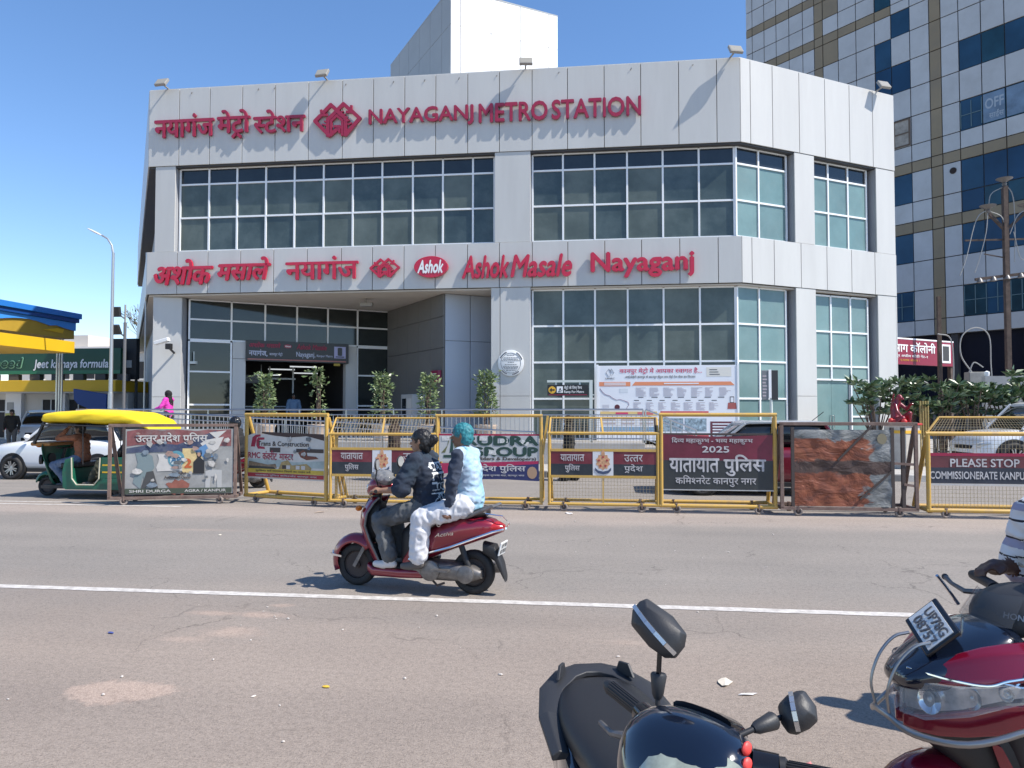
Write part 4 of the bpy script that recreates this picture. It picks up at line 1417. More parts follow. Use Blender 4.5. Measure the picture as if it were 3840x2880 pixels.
MB().box(-14, 0.04, -8, 1.9, 4.72, 5.40).build('lower_slab', mat('shaded yellow fascia', (0.42, 0.27, 0.03), 0.5, var=0.15, scale=0.8), cp)  # canopy yellow darkened: its shade is painted into the colour
MB().prism([(0, 0), (0.9, 0.14), (1.25, 0.12), (1.15, -0.05)], (0.05, 0.0, 4.95), (0, 1, 0), (0, 0, 1), 0.03).build('yellow_lozenge', M_yb, cp)
for k in range(3):
    MB().cyl((-0.5 + k * 0.12, 1.6, 0), (-0.5 + k * 0.12, 1.6, 4.8), 0.04, n=8).build('pole', M_rail, cp, smooth=True)
yb = thing('yellow_canopy', 'bright yellow canopy board below the blue canopy at the left edge', 'canopy', (-19.4, 23.5, 0.15))
MB().box(-10, 0.08, -3, 1.7, 3.72, 4.14).build('board', M_yb, yb, bevel=0.01)
MB().cyl((-1.2, -0.6, 0), (-1.2, -0.6, 3.75), 0.1).build('post', M_rail, yb)
bgs = thing('far_house', 'pale flat roofed house far behind the fuel station', 'house', (-41, 58, 0.0))
MB().box(-9, 4.2, 0, 8, 0, 6.6).build('wall', mat('far cream', (0.58, 0.53, 0.47), 0.8, var=0.1, scale=0.4), bgs)
MB().box(-9.2, 4.4, -0.2, 8.2, 6.6, 7.1).build('parapet', mat('far white', (0.7, 0.67, 0.62), 0.8), bgs)
MB().box(-7, -3, 1, 6, 7.1, 8.2).build('roof_room', mat('far cream', (0.58, 0.53, 0.47), 0.8), bgs)
for k in range(5):
    w = MB().box(-7.5 + k * 2.3, -6.2 + k * 2.3, -0.03, 0.0, 4.4, 5.8).build('window', M_dark, bgs)
    MB().box(-7.6 + k * 2.3, -6.1 + k * 2.3, -0.12, -0.01, 4.25, 4.38).build('sill', mat('far white', (0.7, 0.67, 0.62), 0.8), w)
# bare trees
def bare_tree(label, x, y, h, seed):
    rnd = random.Random(seed)
    t = thing('bare_tree', label, 'tree', (x, y, 0.1))
    tr, tw = MB(), MB()

    def grow(p, d, l, r, k):
        q = p + d * l
        (tr if k < 2 else tw).tube([p, (p + q) / 2 + V((rnd.uniform(-.08, .08), rnd.uniform(-.08, .08), 0)) * l, q], [r, r * 0.85, r * 0.65], 5 if k < 3 else 3, caps=False)
        if k >= 5:
            return
        for _ in range(3 if k < 4 else 2):
            grow(q, (d + V((rnd.uniform(-0.7, 0.7), rnd.uniform(-0.7, 0.7), rnd.uniform(-0.15, 0.5)))).normalized(), l * rnd.uniform(0.62, 0.85), r * 0.62, k + 1)
    grow(V((0, 0, 0)), V((0, 0, 1)), h * 0.34, h * 0.02, 0)
    tr.build('trunk', M_bark, t)
    tw.build('crown', mat('twig brown', (0.20, 0.17, 0.13), 0.9), t)
    pts = [((v.x, v.y, v.z), (0, 0, 1)) for v in tw.v if rnd.random() < 0.03]
    leaf_cloud('leaves', pts, 0.22, M_leafA, t, seed)
    return t


bare_tree('bare winter tree behind the black hoarding', -33.5, 52, 9.6, 3)
bare_tree('small bare tree right of the light pole', -34.5, 60, 8.6, 11)
bare_tree('bare tree half hidden by the station side wall', -28.5, 50, 6.8, 17)

# ================================================================= POLES
lp = thing('street_light', 'slim grey street light pole with curved arm left of the station', 'street light', (-16.3, 23.0, 0.15))
M_galv = mat('galvanised steel', (0.45, 0.47, 0.48), 0.4, metal=0.7)
MB().tube([(0, 0, 0), (0, 0, 2.2), (0, 0, 2.21), (0, 0, 6.9)], [0.085, 0.08, 0.062, 0.045], 12).build('pole', M_galv, lp, smooth=True)
MB().tube([(0, 0, 6.85), (-0.06, 0, 7.15), (-0.22, 0, 7.38), (-0.42, 0, 7.5)], [0.04, 0.035, 0.03, 0.03], 8).build('arm', M_galv, lp, smooth=True)
MB(Matrix.Translation((-0.68, 0, 7.62)) @ Matrix.Rotation(R(26), 4, 'Y')).ell((0, 0, 0), (0.32, 0.09, 0.035), 12, 6).build('lamp_head', mat('lamp head', (0.55, 0.56, 0.57), 0.3), lp, smooth=True)
l2 = thing('floodlight_pole', 'thin dark pole with two floodlights beside the street light', 'floodlight pole', (-16.1, 23.4, 0.15))
MB().tube([(0, 0, 0), (0, 0, 4.6)], 0.05, 8).build('pole', mat('dark grey steel', (0.13, 0.13, 0.135), 0.5), l2, smooth=True)
for z, tl in ((4.35, 30), (4.95, 10)):
    MB(Matrix.Translation((-0.25, -0.1, z)) @ Matrix.Rotation(R(tl), 4, 'X')).box(-0.14, 0.14, -0.06, 0.06, -0.17, 0.17).build('floodlight_head', mat('black lamp housing', (0.03, 0.03, 0.032), 0.4), l2, bevel=0.02)
    MB().bar((-0.2, 0, z - 0.1), (0.02, 0, z - 0.25), 0.04).build('bracket', M_lampbody, l2)
MB().cyl((0, 0, 4.6), (0, 0, 5.2), 0.03).build('pole_tip', M_lampbody, l2)
wr = thing('wall_pipe', 'thin pipe running up the left side of the station', 'pipe', (-17.2, 26.2, 0.15))
MB().cyl((0, 0, 0), (0, 0, 7.6), 0.03, n=8).build('pipe', M_galv, wr)

pp = thing('power_pole', 'rusty steel power pole with insulators at the right edge', 'power pole', (15.6, 31.15, 0.15))
M_rust = mat('rusty steel', (0.085, 0.06, 0.048), 0.8, var=0.4, scale=6)
M_ins = mat('grey porcelain', (0.16, 0.15, 0.145), 0.35)
M_wire = mat('pale cable', (0.33, 0.33, 0.32), 0.6)
MB().bar((0, 0, 0), (0, 0, 10.4), 0.16, 0.2).build('mast', M_rust, pp)
MB().bar((-0.6, 0, 9.35), (0.0, 0, 8.65), 0.1).bar((0.75, 0, 9.35), (0.0, 0, 8.65), 0.1).bar((-1.5, 0, 8.3), (1.2, 0, 8.3), 0.06).bar((-0.8, 0, 7.75), (0.1, 0, 7.55), 0.04).build('cross_arm', M_rust, pp)
MB().bar((-1.15, 0, 6.75), (1.15, 0, 7.0), 0.1).build('lower_arm', M_rust, pp)
for x, z in ((0, 10.5), (-0.62, 9.45), (0.78, 9.45)):
    MB().lathe([(0.05, 0), (0.09, 0.1), (0.06, 0.14), (0.12, 0.2), (0.28, 0.28), (0.3, 0.31), (0.05, 0.36)], (x, 0, z - 0.1), n=14).build('insulator', M_ins, pp, smooth=True)
for k in range(5):
    x = -1.0 + k * 0.5
    MB().lathe([(0.04, 0), (0.13, 0.02), (0.09, 0.12), (0.03, 0.2)], (x, -0.06, 6.60 + 0.11 * k * 0.5), n=10).build('insulator', M_ins, pp, smooth=True)
for q in ([(-0.62, 0, 9.5), (-1.1, -0.1, 9.1), (-1.5, -0.1, 7.6), (-1.75, -0.1, 6.9)], [(-0.62, 0, 9.5), (-0.75, -0.1, 8.6), (-1.0, -0.1, 7.6), (-1.2, -0.1, 7.0)],
          [(-0.62, 0, 9.45), (-0.2, -0.1, 9.2), (0, 0, 8.8)], [(0.78, 0, 9.45), (0.4, -0.1, 9.2), (0.15, 0, 8.5)], [(0, 0, 10.5), (0.3, 0, 10.0), (0.35, 0, 8.6), (0.3, 0, 7.4)], [(0, 0, 10.4), (-0.5, 0, 10.1), (-0.6, 0, 9.5)],
          [(0.3, 0, 8.6), (0.5, -0.1, 7.5), (0.9, -0.1, 7.8)]):
    MB().tube(cr(q), 0.018, 5).build('cable', M_wire, pp, smooth=True)
tb = thing('junction_box', 'grey cable junction box with looping cables below the power pole', 'junction box', (15.3, 33.0, 0.15))
MB().box(-0.4, 0.4, -0.25, 0.25, 2.5, 3.2).build('box', mat('box grey', (0.24, 0.24, 0.23), 0.7, var=0.2, scale=4), tb, bevel=0.03)
MB().cyl((0, 0, 0), (0, 0, 2.5), 0.07).build('stand', M_rust, tb)
for q in ([(-0.2, 0, 3.2), (-0.6, 0, 3.9), (-0.55, 0, 4.7), (0.0, 0, 5.05), (0.5, 0, 4.7), (0.55, 0, 3.5), (0.6, 0, 2.6)], [(-1.5, 0, 4.8), (-1.0, 0, 4.6), (-0.9, 0, 3.4), (-0.95, 0, 2.5)],
          [(-2.2, 0, 2.9), (-1.4, 0, 2.5), (-0.5, 0, 2.7)], [(-0.3, 0, 3.2), (-0.1, 0, 3.6), (0.25, 0, 3.4)]):
    MB().tube(cr(q), 0.026, 6).build('cable', M_wire, tb, smooth=True)

# maroon colony gateway board behind the station
gs = thing('gateway_sign', 'maroon gateway sign board with white Hindi lettering right of the station', 'sign', (11.2, 32.1, 0.15), R(36))
MB().box(-2.5, 5.1, 0, 0.2, 3.55, 4.60).build('board', mat('maroon board', (0.24, 0.012, 0.04), 0.5), gs)
MB().box(-2.5, 5.1, -0.01, 0.21, 4.60, 4.66).build('edge', M_wtxt, gs)
lettering('lettering', 'सिंचाई विभाग कॉलोनी', M_wtxt, gs, -1.3, 3.75, 4.02, 4.50, -0.004, 0.008, 0.02)
lettering('lettering', 'जी टी रोड कानपुर अफीम कोठी गेट-१', M_wtxt, gs, -0.5, 3.2, 3.82, 3.98, -0.004, 0.006, 0.01)
lettering('lettering', 'ए-ब~लाक आवास 1', mat('amber lettering', (0.6, 0.3, 0.03), 0.5), gs, 1.3, 2.6, 3.66, 3.77, -0.004, 0.006, 0.01)
MB().box(4.15, 4.85, -0.02, 0.0, 3.68, 4.5).build('portrait_panel', M_wtxt, gs, bevel=0.02)
MB().box(4.28, 4.72, -0.03, -0.02, 3.78, 4.42).build('portrait', mat('dark portrait', (0.05, 0.05, 0.05), 0.6), gs)
MB().box(-2.4, -2.2, 0.05, 0.2, 0, 3.55).box(4.95, 5.1, 0.05, 0.2, 0, 3.55).build('post', M_rust, gs)
bp = thing('steel_post', 'bare dark steel post rising beside the maroon gateway sign', 'post', (13.95, 33.2, 0.15))
MB().bar((0, 0, 0), (0, 0, 6.4), 0.14).build('post', M_rust, bp)
gw = thing('boundary_wall', 'plain grey boundary wall behind the hedge at the right edge', 'wall', (12.4, 26.2, 0.15))
MB().box(0, 9, 0, 0.25, 0, 2.75).build('wall', mat('grey plaster', (0.33, 0.33, 0.33), 0.85, var=0.12, scale=1.2, dirt=0.5, dirtcol=(0.2, 0.2, 0.2)), gw)
MB().lathe([(0.06, 0), (0.08, 0.05), (0.08, 0.14), (0.0, 0.18)], (0.1, 0.1, 2.75), n=12).build('lamp', M_wtxt, gw, smooth=True)

# hedge of big-leaved shrubs
M_fr = mat('frangipani leaf', (0.085, 0.14, 0.06), 0.32, var=0.35, scale=5, spec=0.6)
M_fr3 = mat('frangipani leaf pale', (0.20, 0.255, 0.14), 0.30, var=0.3, scale=5, spec=0.6)


def shrub(label, x, y, z0, h, w, seed, n=46):
    rnd = random.Random(seed)
    t = thing('leafy_shrub', label, 'shrub', (x, y, 0.15), 0, 'big leaved shrubs in the hedge')
    st_ = MB()
    pts = []
    for k in range(n):
        a = rnd.uniform(0, 6.28)
        rr = w * math.sqrt(rnd.random())
        tip = V((rr * math.cos(a) * 1.25, rr * math.sin(a) * 0.8, z0 + (h - z0) * rnd.uniform(0.1, 1.0) ** 0.7 + 0.12 * noise.noise((rr, a, seed))))
        if k % 3 == 0:
            st_.tube([(0.1 * math.cos(a), 0.1 * math.sin(a), 0), (0.4 * tip.x, 0.4 * tip.y, tip.z * 0.6), tuple(tip)], [0.035, 0.025, 0.012], 5)
        for j in range(11):
            b = j * 2.4
            pts.append((tip, (math.cos(b) * 1.6, math.sin(b) * 1.6, 0.5)))
    st_.build('stem', M_bark, t)
    leaf_cloud('foliage', pts, 0.27, [M_fr, M_fr3, M_fr], t, seed, 0.18, 0.40)
    return t


for i, (x, y, h, w, lab) in enumerate(((8.0, 23.3, 2.55, 0.55, 'big leaved shrub right beside the station corner above the red statue'), (9.0, 23.5, 2.7, 0.6, 'tallest big leaved shrub of the hedge left half'),
                                       (9.9, 23.6, 2.55, 0.6, 'big leaved shrub in the middle of the hedge'), (10.8, 23.6, 2.5, 0.55, 'big leaved shrub left of the white off road car windscreen'),
                                       (11.7, 23.7, 2.45, 0.6, 'big leaved shrub above the white off road car'), (12.7, 23.6, 2.85, 0.75, 'big leaved shrub before the grey boundary wall at the right edge'),
                                       (13.9, 23.8, 2.7, 0.7, 'big leaved shrub at the far right end of the hedge'))):
    shrub(lab, x, y, 1.25, h - 0.16, w, 30 + i, 36)
gr = thing('bamboo_fence', 'low dark fence with upright canes below the hedge', 'fence', (8.2, 22.9, 0.15))
M_cane = mat('yellow cane', (0.36, 0.27, 0.10), 0.7, var=0.3, scale=10)
for k in range(4):
    MB().cyl((0.9 + k * 0.07, 0.1, 0), (0.9 + k * 0.07, 0.1, 1.9), 0.03, n=8).build('cane', M_cane, gr, smooth=True)
for k in range(6):
    MB().box(1.3 + k * 0.9, 1.36 + k * 0.9, 0.2, 0.26, 0, 1.5).build('post', M_lintel, gr)
MB().box(1.3, 6.0, 0.21, 0.25, 1.1, 1.16).box(1.3, 6.0, 0.21, 0.25, 0.4, 0.46).build('rail', M_lintel, gr)
# ================================================================= POLICE BARRICADES
M_by = mat('barricade yellow', (0.56, 0.345, 0.07), 0.5, var=0.18, scale=7, dirt=0.85, dirtcol=(0.27, 0.18, 0.11), dscale=7)
M_br = mat('rusty barricade', (0.16, 0.105, 0.085), 0.75, var=0.3, scale=7, dirt=0.5, dirtcol=(0.28, 0.22, 0.19), dscale=4)
M_tyre = mat('tyre rubber', (0.022, 0.021, 0.021), 0.75, var=0.3, scale=30)
M_whl = mat('caster tyre', (0.24, 0.20, 0.175), 0.8, var=0.3, scale=20)
M_hub = mat('caster hub', (0.06, 0.045, 0.04), 0.7)
M_mesh = mat('wire mesh', (0.34, 0.27, 0.16), 0.6)
M_pred = mat('police red', (0.155, 0.018, 0.03), 0.5, var=0.2, scale=3, dirt=0.35, dirtcol=(0.25, 0.12, 0.11), dscale=3)
M_pblk = mat('police dark blue', (0.020, 0.026, 0.034), 0.5, var=0.25, scale=3, dirt=0.3, dirtcol=(0.07, 0.075, 0.075), dscale=3)
M_chalk = mat('painted white letters', (0.50, 0.48, 0.48), 0.6, var=0.25, scale=12, dirt=0.5, dirtcol=(0.2, 0.17, 0.17), dscale=9)


def rect(parent, name, m, x0, x1, z0, z1, y, t=0.004, M=None):
    return MB(M).box(x0, x1, y - t, y, z0, z1).build(name, m, parent)


def poly(parent, name, m, pts, y, t=0.003, M=None):
    return MB(M).prism(pts, (0, y, 0), (1, 0, 0), (0, 0, 1), t).build(name, m, parent)


def jag(x0, x1, z0, z1, seed, amp=0.03, n=9, sides='t'):
    """torn rectangle outline"""
    rnd = random.Random(seed)
    f = lambda s: rnd.uniform(-amp, amp) if s in sides else 0
    p = [(x0 + (x1 - x0) * i / n, z0 + f('b')) for i in range(n + 1)]
    p += [(x1 + f('r'), z0 + (z1 - z0) * i / 4) for i in range(1, 4)]
    p += [(x1 - (x1 - x0) * i / n, z1 + f('t')) for i in range(n + 1)]
    p += [(x0 + f('l'), z1 - (z1 - z0) * i / 4) for i in range(1, 4)]
    return p


_cast = []


def caster(parent, x, y):
    w = part_empty('wheel', parent, Matrix.Translation((x, y, 0.078)) @ Matrix.Rotation(R(random.uniform(-25, 25)), 4, 'Z'))
    if not _cast:
        a = MB().torus((0, 0, 0), (0, 1, 0), 0.056, 0.021, 20, 8, 1.2).build('tyre', M_whl, w, smooth=True)
        b = MB().lathe([(0.03, -0.02), (0.05, -0.012), (0.05, 0.012), (0.03, 0.02)], (0, 0, 0), (0, 1, 0), 14).build('hub', M_hub, w, smooth=True)
        c = MB().box(-0.012, 0.012, -0.035, -0.028, 0, 0.08).box(-0.012, 0.012, 0.028, 0.035, 0, 0.08).box(-0.02, 0.02, -0.035, 0.035, 0.079, 0.09).build('fork', M_br, w)
        _cast.extend([a, b, c])
    else:
        for o in _cast:
            c = bpy.data.objects.new(o.name.split('.')[0], o.data)
            C.objects.link(c)
            c.parent = w
    return w


def mesh_panel(parent, x0, x1, z0, z1, y, M=None, s=0.055):
    mb = MB(M)
    r = 0.0022
    n = int((x1 - x0) / s)
    for i in range(1, n):
        x = x0 + (x1 - x0) * i / n
        mb.box(x - r, x + r, y - r, y + r, z0, z1)
    n = int((z1 - z0) / s)
    for i in range(1, n):
        z = z0 + (z1 - z0) * i / n
        mb.box(x0, x1, y + r, y + 3 * r, z - r, z + r)
    o = mb.build('wire_mesh', M_mesh, parent)
    o['kind'] = 'stuff'
    return o


def barricade(label, xl, yl, xr, yr, h, m, base=0.13, r=0.028, lean=0.10, topbar=None, square=False):
    """wheeled crowd barricade: front frame, rear legs, base frame, four wheels; local x runs along it"""
    L = math.hypot(xr - xl, yr - yl)
    t = thing('barricade', label, 'barricade', (xl, yl, 0), math.atan2(yr - yl, xr - xl), 'police barricades across the road')
    def pipe(name, p, q):
        if square:
            MB().bar(p, q, r * 2).build(name, m, t, bevel=0.004, seg=1)
        else:
            MB().cyl(p, q, r, n=10).build(name, m, t, smooth=True)
    ht = topbar or h
    pipe('post', (0, 0, base), (0, 0, ht))
    pipe('post', (L, 0, base), (L, 0, ht))
    pipe('top_rail', (-r, 0, ht), (L + r, 0, ht))
    pipe('base_rail', (-r, 0, base), (L + r, 0, base))
    D = 0.62
    pipe('base_rail', (0, D, base), (L, D, base))
    for x in (0.0, L):
        pipe('base_side', (x, 0, base), (x, D, base))
        pipe('rear_leg', (x, D, base), (x, 0.05, ht - 0.05))
    for x in (0.26, L - 0.28):
        caster(t, x, 0.0)
        caster(t, x, D)
    return t, L


def police_strip(t, L, z0, z1, split_z, left, right, back=None):
    rect(t, 'lower_board', M_pblk, 0.03, L - 0.03, z0, split_z, 0.0, 0.012)
    rect(t, 'upper_board', M_pred, 0.03, L - 0.03, split_z, z1, 0.0, 0.012)
    MB().box(0.03, L - 0.03, -0.02, 0.02, z1, z1 + 0.045).build('strip_rail', M_by, t)
    MB().box(0.03, L - 0.03, -0.02, 0.02, z0 - 0.045, z0).build('strip_rail', M_by, t)
    hz = split_z - z0
    for (wds, xa, xb) in ((left, 0.20, 0.62), (right, L - 0.58, L - 0.26)):
        for k, wd in enumerate(wds):
            a, b = (xa, xb) if len(wd) > 5 or wds is right else (xa + 0.08, xb - 0.08)
            zc = split_z + 0.05 if k == 0 else z0 + 0.05
            lettering('lettering', wd, M_chalk, t, a, b, zc, zc + 0.115 + (0.035 if k else 0), -0.014, 0.003, 0.012)
    xm = L / 2
    rect(t, 'emblem_sheet', mat('emblem white sheet', (0.62, 0.62, 0.63), 0.6), xm - 0.18, xm + 0.18, z0 - 0.03, z1 + 0.01, -0.014, 0.004)
    M_e1 = mat('emblem ochre', (0.55, 0.30, 0.16), 0.6, var=0.35, scale=30)
    M_e2 = mat('emblem red', (0.38, 0.05, 0.05), 0.6)
    M_e3 = mat('emblem navy', (0.05, 0.07, 0.13), 0.6)
    zc = (z0 + z1) / 2 + 0.03
    star = [(0.13 * (1 if i % 2 else 0.82) * math.cos(i * math.pi / 10) + xm, zc + 0.15 * (1 if i % 2 else 0.82) * math.sin(i * math.pi / 10)) for i in range(20)]
    poly(t, 'emblem_star', M_e1, star, -0.018)
    poly(t, 'emblem_crown', M_e1, [(xm - 0.035, zc + 0.12), (xm + 0.035, zc + 0.12), (xm + 0.02, zc + 0.21), (xm - 0.02, zc + 0.21)], -0.021)
    for k in range(5):
        a = math.pi / 2 + k * 2 * math.pi / 5
        poly(t, 'emblem_petal', M_e2, [(xm + 0.075 * math.cos(a) + 0.024 * math.cos(a + j * 1.57), zc + 0.085 * math.sin(a) + 0.024 * math.sin(a + j * 1.57)) for j in range(4)], -0.022)
    poly(t, 'emblem_ribbon', M_e3, [(xm - 0.14, zc - 0.10), (xm - 0.09, zc - 0.15), (xm, zc - 0.17), (xm + 0.09, zc - 0.15), (xm + 0.14, zc - 0.10), (xm + 0.14, zc - 0.15), (xm + 0.09, zc - 0.20), (xm, zc - 0.22), (xm - 0.09, zc - 0.20), (xm - 0.14, zc - 0.15)], -0.0225)
    MB().box(xm - 0.012, xm + 0.012, -0.01, 0.012, 0.16, z0).build('middle_bar', M_by, t)


def slant_top(t, L, z0, z1, inset=0.0, back=0.28, mid=True):
    """mesh guard that leans back above the top rail"""
    pts = [(0.0, 0, z0), (inset, back, z1), (L - inset, back, z1), (L, 0, z0)]
    for a, b in zip(pts, pts[1:]):
        MB().cyl(a, b, 0.018, n=8).build('guard_bar', M_by, t, smooth=True)
    if mid:
        MB().bar((L / 2, 0, z0), (L / 2 - 0.04, back, z1), 0.03).build('guard_bar', M_by, t)
    MB().cyl((L - 0.03, 0.0, z0), (L - 0.03, back, z1), 0.02, n=8).build('guard_bar', M_hub, t)
    mb = MB()
    n = 34
    for i in range(1, n):
        u = i / n
        x0 = u * L
        x1 = inset + u * (L - 2 * inset)
        mb.bar((x0, 0, z0), (x1, back, z1), 0.0045)
    for i in range(1, 6):
        u = i / 6
        mb.bar((inset * u, back * u, z0 + (z1 - z0) * u), (L - inset * u, back * u, z0 + (z1 - z0) * u), 0.0045)
    o = mb.build('wire_mesh', M_mesh, t)
    o['kind'] = 'stuff'


# 1 rusty frame with torn police poster
b, L = barricade('rusty barricade with torn grey poster beside the auto rickshaw', -9.24, 13.05, -7.06, 13.66, 1.5, M_br, square=True)
M_pg = mat('grey poster', (0.30, 0.30, 0.29), 0.6, var=0.3, scale=2.2, dirt=0.5, dirtcol=(0.16, 0.16, 0.155), dscale=2.5)
M_pw = mat('dirty white print', (0.52, 0.50, 0.47), 0.6, var=0.15, scale=5, dirt=0.3, dirtcol=(0.3, 0.28, 0.26), dscale=5)
rect(b, 'sheet', M_pg, 0.26, L - 0.04, 0.20, 1.43, 0.0, 0.01)
MB().bar((0.25, 0, 0.13), (0.25, 0, 1.5), 0.05).build('inner_post', M_hub, b)
M_blu = mat('poster blue', (0.04, 0.055, 0.11), 0.6, var=0.3, scale=6, dirt=0.5, dirtcol=(0.2, 0.2, 0.2), dscale=5)
poly(b, 'red_band', mat('poster red', (0.20, 0.07, 0.07), 0.6, var=0.4, scale=6, dirt=0.7, dirtcol=(0.22, 0.2, 0.19), dscale=4), jag(0.30, L - 0.08, 1.12, 1.41, 1, 0.02, 9, 'tb'), -0.011)
poly(b, 'blue_band', M_blu, [(0.3, 0.98), (L - 0.5, 1.02), (L - 0.35, 1.40), (L - 0.75, 1.25), (1.2, 1.13), (0.9, 1.16), (0.3, 1.07)], -0.0145)
lettering('lettering', 'उत~तर प^देश पुलिस', M_pw, b, 0.46, 1.75, 1.14, 1.36, -0.019, 0.003, 0.02)
poly(b, 'torn_white', M_pw, [(1.62, 1.15), (1.72, 1.22), (2.05, 1.28), (1.95, 1.05), (1.8, 0.95)], -0.019)
poly(b, 'torn_white', M_pw, [(1.78, 1.36), (2.1, 1.40), (1.92, 1.24)], -0.0195)
poly(b, 'blue_scrap', mat('poster sky blue', (0.10, 0.22, 0.40), 0.6), [(1.5, 1.02), (1.72, 1.14), (1.86, 0.9), (1.72, 0.86)], -0.0195)
poly(b, 'grey_figure', mat('poster teal grey', (0.17, 0.22, 0.23), 0.6), [(0.42, 0.42), (0.50, 0.8), (0.46, 0.98), (0.62, 1.0), (0.76, 0.92), (0.80, 0.7), (0.72, 0.6), (0.78, 0.4), (0.66, 0.32), (0.6, 0.55), (0.55, 0.3)], -0.0145)
poly(b, 'grey_figure', mat('poster charcoal', (0.06, 0.06, 0.06), 0.6), [(0.66, 0.62), (0.78, 0.64), (0.88, 0.28), (0.80, 0.26), (0.74, 0.45), (0.62, 0.28), (0.56, 0.3)], -0.018)
poly(b, 'white_sheet', M_pw, jag(0.85, 1.66, 0.62, 0.97, 5, 0.03, 7, 'tblr'), -0.0145)
disc = [(1.19 + 0.15 * math.cos(k * 0.2618), 0.86 + 0.16 * math.sin(k * 0.2618)) for k in range(24)]
poly(b, 'round_logo', mat('logo teal', (0.10, 0.27, 0.33), 0.6), disc, -0.019)
poly(b, 'round_logo_core', mat('logo pale', (0.45, 0.52, 0.52), 0.6), [(1.19 + 0.75 * (x - 1.19), 0.84 + 0.7 * (z - 0.86)) for x, z in disc], -0.0225)
lettering('lettering', 'API', mat('logo navy', (0.04, 0.13, 0.24), 0.6), b, 1.10, 1.30, 0.80, 0.90, -0.026, 0.003, 0.03)
lettering('lettering', '2', mat('rust digit', (0.45, 0.10, 0.03), 0.6), b, 1.34, 1.46, 0.70, 0.86, -0.019, 0.003, 0.05)
rect(b, 'ochre_scrap', mat('ochre scrap', (0.55, 0.42, 0.20), 0.6, var=0.25, scale=8), 1.30, 1.66, 0.60, 1.06, -0.0148, 0.003)
poly(b, 'printed_suit', mat('print black', (0.018, 0.018, 0.02), 0.6), [(1.50, 0.58), (1.50, 0.80), (1.57, 0.88), (1.56, 0.94), (1.54, 0.99), (1.58, 1.03), (1.64, 1.03), (1.66, 0.97), (1.63, 0.88), (1.70, 0.82), (1.70, 0.58)], -0.0195)
poly(b, 'printed_face', mat('print skin', (0.40, 0.24, 0.16), 0.6), [(1.57, 0.93), (1.575, 0.98), (1.625, 0.98), (1.63, 0.93), (1.60, 0.90)], -0.023)
lettering('lettering', 'SHRI', M_hub, b, 1.12, 1.36, 0.565, 0.615, -0.019, 0.003, 0.02)
lettering('lettering', 'Authorised Dealer', M_hub, b, 0.98, 1.46, 0.49, 0.54, -0.019, 0.003, 0.02)
lettering('lettering', 'PIPE', mat('pale grey print', (0.33, 0.33, 0.32), 0.6), b, 1.74, 1.92, 0.72, 0.77, -0.019, 0.003, 0.02)
poly(b, 'rust_stain', mat('rust print', (0.24, 0.085, 0.06), 0.7, var=0.3, scale=8), jag(1.05, 1.42, 0.22, 0.45, 9, 0.06, 6, 'tblr'), -0.0145)
poly(b, 'machine_print', mat('machine grey', (0.40, 0.40, 0.39), 0.6), [(1.72, 0.30), (1.72, 0.62), (1.82, 0.66), (2.02, 0.64), (2.02, 0.3), (1.94, 0.3), (1.92, 0.52), (1.82, 0.52), (1.80, 0.3)], -0.0145)
rect(b, 'green_strip', mat('poster dark green', (0.05, 0.065, 0.045), 0.6), 0.28, L - 0.06, 0.21, 0.31, -0.019, 0.003)
lettering('lettering', 'SHRI DURGA', M_pw, b, 0.36, 1.1, 0.235, 0.285, -0.023, 0.003, 0.02)
lettering('lettering', 'AGRA / KANPUR', M_pw, b, 1.35, 2.1, 0.235, 0.285, -0.023, 0.003, 0.02)

SCR = [mat('scrap %d' % k, c, 0.65, var=0.35, scale=14) for k, c in enumerate(((0.44, 0.42, 0.39), (0.22, 0.225, 0.22), (0.12, 0.13, 0.135), (0.50, 0.48, 0.45), (0.30, 0.20, 0.17), (0.16, 0.20, 0.24), (0.36, 0.35, 0.33)))]


def scraps(t, n, x0, x1, z0, z1, y, seed, s0=0.03, s1=0.12):
    rnd = random.Random(seed)
    for i in range(n):
        cx, cz = rnd.uniform(x0, x1), rnd.uniform(z0, z1)
        w_, h_ = rnd.uniform(s0, s1), rnd.uniform(s0, s1) * 0.8
        k = rnd.randrange(5, 8)
        pts = [(cx + w_ * rnd.uniform(0.5, 1) * math.cos(6.283 * j / k), cz + h_ * rnd.uniform(0.5, 1) * math.sin(6.283 * j / k)) for j in range(k)]
        poly(t, 'paper_scrap', rnd.choice(SCR), pts, y - 0.0006 * i, 0.001)


scraps(b, 30, 0.35, L - 0.12, 0.36, 1.36, -0.0272, 4)
